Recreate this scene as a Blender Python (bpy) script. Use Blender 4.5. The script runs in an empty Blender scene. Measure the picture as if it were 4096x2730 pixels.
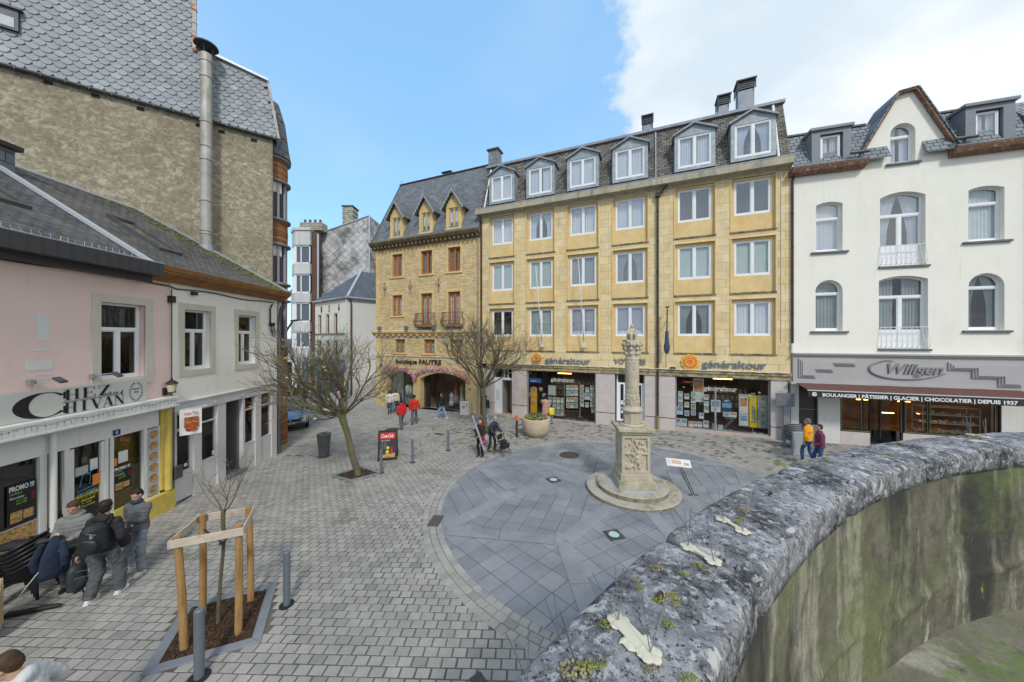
import bpy,bmesh,math,random
import numpy as np
from mathutils import Vector,Matrix,Euler
S=bpy.context.scene
COL=S.collection
PI=math.pi
R=math.radians
random.seed(7)
rng=np.random.default_rng(5)
# camera
FPX,CX,HY,CZ=1320.0,2048.0,1353.0,5.0
cam=bpy.data.cameras.new('camera');camo=bpy.data.objects.new('camera',cam);COL.objects.link(camo)
cam.sensor_width=36;cam.lens=36*FPX/4096;cam.shift_y=-(1365-HY)/4096
cam.clip_start=.05;cam.clip_end=5000
camo.location=(0,0,CZ);camo.rotation_euler=(PI/2,0,0)
S.camera=camo
# world
SUN_EL,SUN_AZ=R(44),R(166)
W=bpy.data.worlds.new('World');S.world=W;W.use_nodes=True
nt=W.node_tree;nt.nodes.clear()
def wn(t,**k):
 n=nt.nodes.new(t)
 for a,b in k.items():setattr(n,a,b)
 return n
out=wn('ShaderNodeOutputWorld');bg=wn('ShaderNodeBackground')
sky=wn('ShaderNodeTexSky',sky_type='NISHITA',sun_disc=False,sun_elevation=SUN_EL,sun_rotation=SUN_AZ,altitude=300,air_density=1.0,dust_density=.6,ozone_density=2.2)
tc=wn('ShaderNodeTexCoord');sp=wn('ShaderNodeSeparateXYZ')
nt.links.new(tc.outputs['Generated'],sp.inputs[0])
def wmath(op,a,b=None,c=None):
 n=wn('ShaderNodeMath',operation=op)
 for i,v in enumerate((a,b,c)):
  if v is None:continue
  if isinstance(v,(int,float)):n.inputs[i].default_value=v
  else:nt.links.new(v,n.inputs[i])
 return n.outputs[0]
ymax=wmath('MAXIMUM',sp.outputs[1],.12)
zz=wmath('ADD',wmath('MAXIMUM',sp.outputs[2],0.0),.16)
px=wmath('DIVIDE',sp.outputs[0],zz);py=wmath('DIVIDE',sp.outputs[1],zz)
cb=wn('ShaderNodeCombineXYZ');nt.links.new(px,cb.inputs[0]);nt.links.new(py,cb.inputs[1])
n1=wn('ShaderNodeTexNoise');n1.inputs['Scale'].default_value=2.1;n1.inputs['Detail'].default_value=9;n1.inputs['Roughness'].default_value=.6
nt.links.new(cb.outputs[0],n1.inputs['Vector'])
n0=wn('ShaderNodeTexNoise');n0.inputs['Scale'].default_value=.9;n0.inputs['Detail'].default_value=6
nt.links.new(cb.outputs[0],n0.inputs['Vector'])
az=wmath('DIVIDE',sp.outputs[0],ymax)
bank=wmath('ADD',wmath('MULTIPLY',wmath('SUBTRACT',az,.27),3.4),wmath('MULTIPLY',wmath('SUBTRACT',n1.outputs[0],.5),3.4))
lowright=wmath('MULTIPLY',wmath('SUBTRACT',az,.1),1.2)
cl=wn('ShaderNodeMapRange',interpolation_type='SMOOTHSTEP');nt.links.new(bank,cl.inputs[0]);cl.inputs[1].default_value=-.1;cl.inputs[2].default_value=.32
thin=wn('ShaderNodeMapRange',interpolation_type='SMOOTHSTEP');nt.links.new(n0.outputs[0],thin.inputs[0]);thin.inputs[1].default_value=.42;thin.inputs[2].default_value=.85;thin.inputs[4].default_value=.4
cov=wmath('MAXIMUM',cl.outputs[0],thin.outputs[0])
back=wn('ShaderNodeMapRange');nt.links.new(sp.outputs[1],back.inputs[0]);back.inputs[1].default_value=.2;back.inputs[2].default_value=-.3;back.inputs[3].default_value=0;back.inputs[4].default_value=.75
cov=wmath('MAXIMUM',cov,back.outputs[0])
cr=wn('ShaderNodeValToRGB');cr.color_ramp.elements[0].position=.40;cr.color_ramp.elements[0].color=(3.5,4.1,4.6,1)
cr.color_ramp.elements[1].position=.66;cr.color_ramp.elements[1].color=(5.2,5.35,5.5,1)
n2=wn('ShaderNodeTexNoise');n2.inputs['Scale'].default_value=1.7;n2.inputs['Detail'].default_value=5
nt.links.new(cb.outputs[0],n2.inputs['Vector']);nt.links.new(n2.outputs[0],cr.inputs[0])
hs=wn('ShaderNodeMixRGB',blend_type='MULTIPLY');hs.inputs[0].default_value=1;hs.inputs[2].default_value=(1.15,1.2,1.25,1)
nt.links.new(sky.outputs[0],hs.inputs[1])
mx=wn('ShaderNodeMixRGB');nt.links.new(cov,mx.inputs[0])
veil=wn('ShaderNodeMixRGB');veil.inputs[0].default_value=.5;veil.inputs[2].default_value=(2.0,4.1,6.3,1);nt.links.new(hs.outputs[0],veil.inputs[1]);nt.links.new(veil.outputs[0],mx.inputs[1]);nt.links.new(cr.outputs[0],mx.inputs[2])
nt.links.new(mx.outputs[0],bg.inputs[0]);bg.inputs[1].default_value=.14
nt.links.new(bg.outputs[0],out.inputs[0])
sl=bpy.data.lights.new('sun','SUN');sl.energy=1.5;sl.angle=R(8);sl.color=(1,.96,.9)
so=bpy.data.objects.new('sun',sl);COL.objects.link(so)
sd=Vector((math.sin(SUN_AZ)*math.cos(SUN_EL),math.cos(SUN_AZ)*math.cos(SUN_EL),math.sin(SUN_EL)))
so.rotation_euler=(-sd).to_track_quat('-Z','Y').to_euler();so.location=(-10,-10,30)
S.view_settings.view_transform='Standard';S.view_settings.look='None';S.view_settings.gamma=1
S.view_settings.exposure=.56
S.cycles.max_bounces=6;S.cycles.transparent_max_bounces=12;S.cycles.glossy_bounces=3
S.cycles.use_denoising=True
# geometry helpers
def zg(x,y):return .2-.02*y+.008*x
def G(px,py,up=0.0):
 """ground point seen at a pixel of the 4096-wide photograph"""
 u=(px-CX)/FPX;v=(py-HY)/FPX
 Y=(4.8-up)/(v-.02+.008*u)
 return Vector((u*Y,Y,zg(u*Y,Y)))
class Frame:
 """vertical plane through A and B (plan); local x runs A->B, local y into the wall, z up from base"""
 def __init__(s,ax,ay,bx,by,base=None):
  s.o=Vector((ax,ay));d=Vector((bx-ax,by-ay));s.L=d.length;s.d=d.normalized()
  s.n=Vector((-s.d.y,s.d.x));s.rot=math.atan2(d.y,d.x)
  s.base=zg(ax,ay)if base is None else base
 def P(s,px,py,dep=0.0):
  u=(px-CX)/FPX;o=s.o+s.n*dep
  den=s.d.x-u*s.d.y;t=(u*o.y-o.x)/den
  Y=o.y+t*s.d.y
  return t,CZ-(py-HY)/FPX*Y-s.base
 def w(s,x,y=0,z=0):
  p=s.o+s.d*x+s.n*y;return Vector((p.x,p.y,z+s.base))
class MB:
 def __init__(s):s.v=[];s.f=[];s.m=[];s.k=0;s.c=[]
 def cut(s):s.c.append((len(s.v),len(s.f)));return s
 def mat(s,k):s.k=k;return s
 def poly(s,pts):
  n=len(s.v);s.v+=[tuple(p)for p in pts];s.f.append(tuple(range(n,n+len(pts))));s.m.append(s.k);return s
 def add(s,vs,fs):
  n=len(s.v);s.v+=[tuple(p)for p in vs]
  for f in fs:s.f.append(tuple(i+n for i in f));s.m.append(s.k)
  return s
 def box(s,x0,x1,y0,y1,z0,z1,M=None):
  vs=[Vector((x,y,z))for z in(z0,z1)for y in(y0,y1)for x in(x0,x1)]
  if M is not None:vs=[M@v for v in vs]
  return s.add(vs,[(0,2,3,1),(4,5,7,6),(0,1,5,4),(1,3,7,5),(3,2,6,7),(2,0,4,6)])
 def hexa(s,b,t):
  n=len(b);vs=list(b)+list(t)
  return s.add(vs,[tuple(reversed(range(n))),tuple(range(n,2*n))]+[(i,(i+1)%n,n+(i+1)%n,n+i)for i in range(n)])
 def prism(s,pts,y0,y1):
  return s.hexa([(a,y1,b)for a,b in pts],[(a,y0,b)for a,b in pts])
 def slab(s,pts,z0,z1):
  return s.hexa([(a,b,z0)for a,b in pts],[(a,b,z1)for a,b in pts])
 def tube(s,P,r,n=8,cap=True,sq=1.0):
  P=[Vector(p)for p in P];rr=r if isinstance(r,(list,tuple))else[r]*len(P)
  base=len(s.v);up=None
  for i,p in enumerate(P):
   d=(P[min(i+1,len(P)-1)]-P[max(i-1,0)])
   d=d.normalized()if d.length>1e-9 else Vector((0,0,1))
   if up is None:up=d.orthogonal().normalized()
   else:
    up=up-d*up.dot(d);up=up.normalized()if up.length>1e-6 else d.orthogonal().normalized()
   b=d.cross(up)
   for k in range(n):
    a=2*PI*k/n
    s.v.append(tuple(p+(up*math.cos(a)+b*math.sin(a)*sq)*rr[i]))
  for i in range(len(P)-1):
   for k in range(n):
    a=base+i*n+k;b2=base+i*n+(k+1)%n
    s.f.append((a,b2,b2+n,a+n));s.m.append(s.k)
  if cap:
   s.f.append(tuple(reversed(range(base,base+n))));s.m.append(s.k)
   e=base+(len(P)-1)*n;s.f.append(tuple(range(e,e+n)));s.m.append(s.k)
  return s
 def lathe(s,prof,c=(0,0,0),n=24,a0=0,a1=2*PI,cap=False):
  base=len(s.v);full=abs(a1-a0-2*PI)<1e-6;m=n if full else n+1
  for r,z in prof:
   for k in range(m):
    a=a0+(a1-a0)*k/n
    s.v.append((c[0]+r*math.cos(a),c[1]+r*math.sin(a),c[2]+z))
  for i in range(len(prof)-1):
   for k in range(n):
    k2=(k+1)%m
    s.f.append((base+i*m+k,base+i*m+k2,base+(i+1)*m+k2,base+(i+1)*m+k));s.m.append(s.k)
  if cap:
   s.f.append(tuple(base+(len(prof)-1)*m+k for k in range(m)));s.m.append(s.k)
  return s
 def ell(s,c,r,n=12,m=8,M=None):
  c=Vector(c);vs=[];fs=[]
  for i in range(m+1):
   t=PI*i/m
   for k in range(n):
    a=2*PI*k/n
    p=Vector((r[0]*math.sin(t)*math.cos(a),r[1]*math.sin(t)*math.sin(a),r[2]*math.cos(t)))
    vs.append(c+(M@p if M is not None else p))
  for i in range(m):
   for k in range(n):
    a=i*n+k;b=i*n+(k+1)%n
    fs.append((a,a+n,b+n,b))
  return s.add(vs,fs)
 def build(s,name,mats,parent=None,smooth=False,fixn=False,loc=None,bev=0):
  if s.c:
   c=[(0,0)]+s.c+[(len(s.v),len(s.f))];o=None
   for(v0,f0),(v1,f1)in zip(c[:-1],c[1:]):
    if f1>f0:
     q=MB();q.v=s.v[v0:v1];q.f=[tuple(i-v0 for i in f)for f in s.f[f0:f1]];q.m=s.m[f0:f1];o=q.build(name,mats,parent,smooth,fixn,loc,bev)
   return o
  me=bpy.data.meshes.new(name);me.from_pydata(s.v,[],s.f)
  if not isinstance(mats,(list,tuple)):mats=[mats]
  for m in mats:me.materials.append(m)
  if len(mats)>1:me.polygons.foreach_set('material_index',s.m)
  if smooth:me.polygons.foreach_set('use_smooth',[True]*len(s.f))
  me.update()
  if fixn:
   bm=bmesh.new();bm.from_mesh(me);bmesh.ops.remove_doubles(bm,verts=bm.verts,dist=1e-5);bmesh.ops.recalc_face_normals(bm,faces=bm.faces);bm.to_mesh(me);bm.free()
  o=bpy.data.objects.new(name,me);COL.objects.link(o)
  if parent:o.parent=parent
  if loc is not None:o.location=loc
  if bev:bevel(o,bev,1)
  return o
def thing(name,label,cat,loc=(0,0,0),rz=0.0,group=None):
 o=bpy.data.objects.new(name,None);COL.objects.link(o);o.empty_display_size=.2
 o.location=loc;o.rotation_euler=(0,0,rz);o['label']=label;o['category']=cat
 if group:o['group']=group
 return o
def tag(o,label,cat,group=None):
 o['label']=label;o['category']=cat
 if group:o['group']=group
 return o
def frthing(name,label,cat,F,group=None):
 return thing(name,label,cat,(F.o.x,F.o.y,F.base),F.rot,group)
def struct(o):o['kind']='structure';return o
def bevel(o,w=.01,seg=2):
 m=o.modifiers.new('bevel','BEVEL');m.width=w;m.segments=seg;m.limit_method='ANGLE';m.angle_limit=R(40);return o
def copytree(o,parent=None):
 c=o.copy();COL.objects.link(c)
 if parent:c.parent=parent
 for ch in[x for x in bpy.data.objects if x.parent==o]:copytree(ch,c)
 return c
def text_mesh(txt,size,depth,mat,name='lettering',parent=None,loc=(0,0,0),rot=(PI/2,0,0),shear=0,width=None,bold=0,align='LEFT',space=1.0,hscale=1.0):
 cu=bpy.data.curves.new(name,'FONT');cu.body=txt;cu.size=size;cu.extrude=depth/2;cu.shear=shear;cu.offset=bold
 cu.align_x=align;cu.space_character=space;cu.resolution_u=3
 t=bpy.data.objects.new(name,cu);COL.objects.link(t)
 dg=bpy.context.evaluated_depsgraph_get();dg.update()
 me=bpy.data.meshes.new_from_object(t.evaluated_get(dg));bpy.data.objects.remove(t)
 me.materials.clear();me.materials.append(mat)
 co=np.zeros(len(me.vertices)*3);me.vertices.foreach_get('co',co);co=co.reshape(-1,3)
 if len(co)and width:
  w0=co[:,0].max()-co[:,0].min();co[:,0]=(co[:,0]-co[:,0].min())*width/w0
 co[:,0]*=hscale
 me.vertices.foreach_set('co',co.ravel());me.update();me.name=name
 o=bpy.data.objects.new(name,me);COL.objects.link(o);o.location=loc;o.rotation_euler=rot
 if parent:o.parent=parent
 return o
# materials
MT={}
def lk(nt,a,b):nt.links.new(a,b)
def M(name,col,rough=.8,var=.12,scale=2.0,bump=.15,bscale=30.0,metal=0.0,stain=None,coord='Object',spec=.4,col2=None,attr=None,coat=0,dist=0):
 if name in MT:return MT[name]
 m=bpy.data.materials.new(name);m.use_nodes=True;t=m.node_tree;N=t.nodes;b=N['Principled BSDF']
 b.inputs['Roughness'].default_value=rough;b.inputs['Metallic'].default_value=metal;b.inputs['Specular IOR Level'].default_value=spec
 if coat:b.inputs['Coat Weight'].default_value=coat
 tc=N.new('ShaderNodeTexCoord');src=tc.outputs[coord]
 n=N.new('ShaderNodeTexNoise');n.inputs['Scale'].default_value=scale;n.inputs['Detail'].default_value=8;n.inputs['Roughness'].default_value=.62
 lk(t,src,n.inputs['Vector'])
 r=N.new('ShaderNodeValToRGB');r.color_ramp.elements[0].position=.3;r.color_ramp.elements[1].position=.7
 c2=col2 if col2 else tuple(min(1,c*(1+var))for c in col);c1=col if col2 else tuple(c*(1-var)for c in col)
 r.color_ramp.elements[0].color=(*c1,1);r.color_ramp.elements[1].color=(*c2,1);lk(t,n.outputs[0],r.inputs[0])
 c=r.outputs[0]
 if attr:
  a=N.new('ShaderNodeAttribute');a.attribute_name='rnd'
  rr=N.new('ShaderNodeValToRGB');el=rr.color_ramp.elements
  while len(el)<len(attr):el.new(.5)
  for e,(p,cc)in zip(el,attr):e.position=p;e.color=(*cc,1)
  lk(t,a.outputs['Fac'],rr.inputs[0])
  mx=N.new('ShaderNodeMixRGB');mx.blend_type='MULTIPLY';mx.inputs[0].default_value=1;lk(t,c,mx.inputs[1]);lk(t,rr.outputs[0],mx.inputs[2]);c=mx.outputs[0]
 for st in(stain or[]):
  scol,ssc,lo,hi,amt=st
  mp=N.new('ShaderNodeMapping');mp.inputs['Scale'].default_value=ssc;lk(t,src,mp.inputs[0])
  n2=N.new('ShaderNodeTexNoise');n2.inputs['Scale'].default_value=1;n2.inputs['Detail'].default_value=7;n2.inputs['Roughness'].default_value=.65;n2.inputs['Distortion'].default_value=dist;lk(t,mp.outputs[0],n2.inputs['Vector'])
  mr=N.new('ShaderNodeMapRange');mr.inputs[1].default_value=lo;mr.inputs[2].default_value=hi;mr.inputs[4].default_value=amt;lk(t,n2.outputs[0],mr.inputs[0])
  mx=N.new('ShaderNodeMixRGB');lk(t,mr.outputs[0],mx.inputs[0]);lk(t,c,mx.inputs[1]);mx.inputs[2].default_value=(*scol,1);c=mx.outputs[0]
 lk(t,c,b.inputs['Base Color'])
 if bump:
  n3=N.new('ShaderNodeTexNoise');n3.inputs['Scale'].default_value=bscale;n3.inputs['Detail'].default_value=6;lk(t,src,n3.inputs['Vector'])
  bp=N.new('ShaderNodeBump');bp.inputs['Strength'].default_value=bump;bp.inputs['Distance'].default_value=.3/bscale if bscale>1 else .02
  lk(t,n3.outputs[0],bp.inputs['Height']);lk(t,bp.outputs[0],b.inputs['Normal'])
 MT[name]=m;return m
def brickM(name,c1,c2,mortar,bw,rh,ms=.008,off=.5,rough=.85,axes='xz',bump=.5,stain=None,smooth=.1,bias=0,freq=2,bumpd=.01,rowmod=None):
 """coursed blocks / slates in facade coordinates (metres)"""
 if name in MT:return MT[name]
 m=bpy.data.materials.new(name);m.use_nodes=True;t=m.node_tree;N=t.nodes;b=N['Principled BSDF'];b.inputs['Roughness'].default_value=rough;b.inputs['Specular IOR Level'].default_value=.3
 tc=N.new('ShaderNodeTexCoord');s=N.new('ShaderNodeSeparateXYZ');cb=N.new('ShaderNodeCombineXYZ');lk(t,tc.outputs['Object'],s.inputs[0])
 ax={'x':0,'y':1,'z':2};lk(t,s.outputs[ax[axes[0]]],cb.inputs[0]);lk(t,s.outputs[ax[axes[1]]],cb.inputs[1])
 br=N.new('ShaderNodeTexBrick');br.offset=off;br.offset_frequency=freq;br.inputs['Scale'].default_value=1
 br.inputs['Brick Width'].default_value=bw;br.inputs['Row Height'].default_value=rh;br.inputs['Mortar Size'].default_value=ms;br.inputs['Mortar Smooth'].default_value=smooth;br.inputs['Bias'].default_value=bias
 br.inputs['Color1'].default_value=(*c1,1);br.inputs['Color2'].default_value=(*c2,1);br.inputs['Mortar'].default_value=(*mortar,1)
 nz=N.new('ShaderNodeTexNoise');nz.inputs['Scale'].default_value=3.0;nz.inputs['Detail'].default_value=5;lk(t,tc.outputs['Object'],nz.inputs['Vector'])
 ml=N.new('ShaderNodeVectorMath');ml.operation='SCALE';ml.inputs['Scale'].default_value=.012*(1 if rh>.15 else .6);lk(t,nz.outputs['Color'],ml.inputs[0])
 ad=N.new('ShaderNodeVectorMath');ad.operation='ADD';lk(t,cb.outputs[0],ad.inputs[0]);lk(t,ml.outputs[0],ad.inputs[1]);lk(t,ad.outputs[0],br.inputs['Vector'])
 c=br.outputs['Color']
 n=N.new('ShaderNodeTexNoise');n.inputs['Scale'].default_value=1.3;n.inputs['Detail'].default_value=9;n.inputs['Roughness'].default_value=.7;lk(t,tc.outputs['Object'],n.inputs['Vector'])
 mr=N.new('ShaderNodeMapRange');mr.inputs[1].default_value=.25;mr.inputs[2].default_value=.75;mr.inputs[3].default_value=.72;mr.inputs[4].default_value=1.2;lk(t,n.outputs[0],mr.inputs[0])
 mx=N.new('ShaderNodeMixRGB');mx.blend_type='MULTIPLY';mx.inputs[0].default_value=1;lk(t,c,mx.inputs[1]);lk(t,mr.outputs[0],mx.inputs[2]);c=mx.outputs[0]
 for st in(stain or[]):
  scol,ssc,lo,hi,amt=st
  mp=N.new('ShaderNodeMapping');mp.inputs['Scale'].default_value=ssc;lk(t,tc.outputs['Object'],mp.inputs[0])
  n2=N.new('ShaderNodeTexNoise');n2.inputs['Scale'].default_value=1;n2.inputs['Detail'].default_value=8;n2.inputs['Roughness'].default_value=.68;lk(t,mp.outputs[0],n2.inputs['Vector'])
  m2=N.new('ShaderNodeMapRange');m2.inputs[1].default_value=lo;m2.inputs[2].default_value=hi;m2.inputs[4].default_value=amt;lk(t,n2.outputs[0],m2.inputs[0])
  mx=N.new('ShaderNodeMixRGB');lk(t,m2.outputs[0],mx.inputs[0]);lk(t,c,mx.inputs[1]);mx.inputs[2].default_value=(*scol,1);c=mx.outputs[0]
 lk(t,c,b.inputs['Base Color'])
 bp=N.new('ShaderNodeBump');bp.inputs['Strength'].default_value=bump;bp.inputs['Distance'].default_value=bumpd;bp.invert=True
 n4=N.new('ShaderNodeTexNoise');n4.inputs['Scale'].default_value=25;n4.inputs['Detail'].default_value=5;lk(t,tc.outputs['Object'],n4.inputs['Vector'])
 m4=N.new('ShaderNodeMath');m4.operation='MULTIPLY_ADD';lk(t,n4.outputs[0],m4.inputs[0]);m4.inputs[1].default_value=-.45;lk(t,br.outputs['Fac'],m4.inputs[2])
 lk(t,m4.outputs[0],bp.inputs['Height']);lk(t,bp.outputs[0],b.inputs['Normal'])
 MT[name]=m;return m
def glassM(name,tint=(.75,.8,.8),refl=.10,rough=.0):
 if name in MT:return MT[name]
 m=bpy.data.materials.new(name);m.use_nodes=True;t=m.node_tree;N=t.nodes;N.clear()
 o=N.new('ShaderNodeOutputMaterial');mx=N.new('ShaderNodeMixShader');tr=N.new('ShaderNodeBsdfTransparent');gl=N.new('ShaderNodeBsdfGlossy')
 tr.inputs[0].default_value=(*tint,1);gl.inputs['Roughness'].default_value=rough
 fr=N.new('ShaderNodeLayerWeight');fr.inputs[0].default_value=.5
 mr=N.new('ShaderNodeMapRange');mr.inputs[3].default_value=refl;mr.inputs[4].default_value=1;pw=N.new('ShaderNodeMath');pw.operation='POWER';pw.inputs[1].default_value=4;lk(t,fr.outputs['Facing'],pw.inputs[0]);lk(t,pw.outputs[0],mr.inputs[0])
 n=N.new('ShaderNodeTexNoise');n.inputs['Scale'].default_value=.8;tc=N.new('ShaderNodeTexCoord');lk(t,tc.outputs['Object'],n.inputs['Vector']);bp=N.new('ShaderNodeBump');bp.inputs['Strength'].default_value=.12;bp.inputs['Distance'].default_value=.02;lk(t,n.outputs[0],bp.inputs['Height']);lk(t,bp.outputs[0],gl.inputs['Normal'])
 lk(t,mr.outputs[0],mx.inputs[0]);lk(t,tr.outputs[0],mx.inputs[1]);lk(t,gl.outputs[0],mx.inputs[2]);lk(t,mx.outputs[0],o.inputs[0])
 MT[name]=m;return m
def emitM(name,col,s):
 if name in MT:return MT[name]
 m=bpy.data.materials.new(name);m.use_nodes=True;b=m.node_tree.nodes['Principled BSDF'];b.inputs['Emission Color'].default_value=(*col,1);b.inputs['Emission Strength'].default_value=s;b.inputs['Base Color'].default_value=(*col,1)
 MT[name]=m;return m
def P(name,col,rough=.5,metal=0,var=.06,**k):return M(name,col,rough,var,k.pop('scale',5),k.pop('bump',.04),k.pop('bscale',60),metal,**k)
white_pvc=P('white_pvc',(.80,.81,.82),.35,scale=1)
glass=glassM('window_glass',(.84,.88,.88),.11)
glass_mid=glassM('window_glass_soft',(.84,.88,.9),.17)
glass_hi=glassM('window_glass_bright',(.82,.86,.9),.24)
shopglass=glassM('shop_glass',(.80,.82,.80),.05)
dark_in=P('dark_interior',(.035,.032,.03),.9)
warm_in=P('shop_interior',(.10,.075,.055),.9,var=.4)
curtain=P('net_curtain',(.74,.75,.78),.9)
curtain_g=P('grey_curtain',(.33,.36,.37),.9)
blind_g=P('pale_green_blind',(.52,.58,.53),.8)
blind_v=P('violet_blind',(.34,.34,.42),.8)
zinc=P('zinc',(.27,.29,.32),.55,.15,var=.25,scale=3)
zinc_d=P('dark_zinc',(.09,.095,.105),.5,.3,var=.3,scale=3)
black=P('black_paint',(.02,.02,.022),.45)
steel=P('brushed_steel',(.55,.56,.57),.35,.9)
grey_metal=P('grey_powder_coat',(.15,.18,.205),.42,.2)
slate=brickM('slate_roof',(.085,.09,.10),(.15,.155,.165),(.035,.035,.04),.26,.13,.008,bump=.7,bumpd=.02,stain=[((.16,.16,.13),(.7,.7,.7),.5,.75,.7)])
slate_moss=brickM('mossy_slate_roof',(.06,.06,.062),(.13,.125,.115),(.02,.02,.02),.3,.14,.01,bump=.8,bumpd=.025,stain=[((.30,.28,.25),(9,9,9),.58,.66,.8),((.07,.10,.02),(2.2,2.2,2.2),.56,.66,.85)])
# wall with openings
def arc_pts(xa,xb,zt,rise,n=10):
 """points of a segmental arch from (xa, zt-rise) over the crown (.., zt) to (xb, zt-rise)"""
 w=(xb-xa)/2;Rr=(w*w+rise*rise)/(2*rise);cx=(xa+xb)/2;cz=zt-Rr;a=math.asin(min(1,w/Rr))
 return[(cx+Rr*math.sin(-a+2*a*i/n),cz+Rr*math.cos(-a+2*a*i/n))for i in range(n+1)]
def wall(mb,x0,x1,z0,top,holes,y=0.0,depth=.18,brk=(),k=0,kr=None,sill=True):
 tf=top if callable(top)else(lambda x:top)
 kr=k if kr is None else kr
 xs=sorted(set([x0,x1]+[h[0]for h in holes]+[h[1]for h in holes]+list(brk)));xs=[x for x in xs if x0-1e-6<=x<=x1+1e-6]
 zs=sorted(set([z0]+[h[2]for h in holes]+[h[3]for h in holes]))
 mb.k=k
 for i in range(len(xs)-1):
  a,b=xs[i],xs[i+1];mid=(a+b)/2
  if b-a<1e-5:continue
  zc=[z for z in zs if z<min(tf(a+1e-6),tf(b-1e-6))-1e-6]
  for j in range(len(zc)):
   lo=zc[j];last=j==len(zc)-1;hi=None if last else zc[j+1]
   mz=(lo+(hi if hi else lo+.01))/2
   if any(h[0]<mid<h[1]and h[2]<mz<h[3]for h in holes):continue
   mb.poly([(a,y,lo),(b,y,lo),(b,y,hi if hi else tf(b-1e-6)),(a,y,hi if hi else tf(a+1e-6))])
 for h in holes:
  a,b,lo,hi=h[:4];rise=h[4]if len(h)>4 else 0;mb.k=kr
  zt=hi-rise
  mb.poly([(a,y,lo),(a,y,zt),(a,y+depth,zt),(a,y+depth,lo)])
  mb.poly([(b,y,zt),(b,y,lo),(b,y+depth,lo),(b,y+depth,zt)])
  if sill:mb.poly([(a,y+depth,lo),(b,y+depth,lo),(b,y,lo),(a,y,lo)])
  if rise:
   pts=arc_pts(a,b,hi,rise);m=len(pts)//2
   for i in range(len(pts)-1):
    p,q=pts[i],pts[i+1];mb.k=kr
    mb.poly([(p[0],y,p[1]),(q[0],y,q[1]),(q[0],y+depth,q[1]),(p[0],y+depth,p[1])])
    mb.k=k
    mb.poly([(p[0],y,p[1]),(q[0],y,q[1]),(q[0],y,hi),(p[0],y,hi)])
  else:mb.poly([(a,y,hi),(b,y,hi),(b,y+depth,hi),(a,y+depth,hi)])
def curtain_mesh(x0,x1,z0,z1,y,amp=.02,wl=.13,rise=0,seed=0,mode='full'):
 mb=MB();r=random.Random(seed);n=max(6,int((x1-x0)/.02));ph=r.random()*6
 if mode=='tie':
  for sd_ in(0,1):
   for i in range(n//2):
    for j in range(6):
     q=[]
     for ii,jj in((i,j),(i+1,j),(i+1,j+1),(i,j+1)):
      t=ii/(n//2);h=jj/6;w=(x1-x0)/2*(.50+.48*max(0,(h-.4)/.6)**1.5);xx=t*w;xx=x0+xx if sd_==0 else x1-xx
      zt=z1
      if rise:w2=(x1-x0)/2;R2=(w2*w2+rise*rise)/(2*rise);zt=z1-R2+math.sqrt(max(0,R2*R2-(xx-(x0+x1)/2)**2))
      q.append((xx,y+amp*1.3*math.sin(t*n*.55+ph),z0+(zt-z0)*h))
     mb.poly(q)
  return mb
 cols=[]
 for i in range(n+1):
  t=i/n;x=x0+(x1-x0)*t
  yy=y+amp*(math.sin(2*PI*x/wl+ph+.8*math.sin(x*9+ph))+.4*math.sin(2*PI*x/(wl*.43)+ph*2))
  zt=z1
  if rise:
   w=(x1-x0)/2;Rr=(w*w+rise*rise)/(2*rise);zt=z1-Rr+math.sqrt(max(0,Rr*Rr-(x-(x0+x1)/2)**2))
  zb=z0
  if mode=='tie':zb=z0;
  cols.append(((x,yy,zb),(x,yy*1.0,zt)))
 for i in range(n):
  if mode=='split' and abs((i+.5)/n-.5)<.09:continue
  mb.poly([cols[i][0],cols[i+1][0],cols[i+1][1],cols[i][1]])
 return mb
WSEED=[0]
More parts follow.
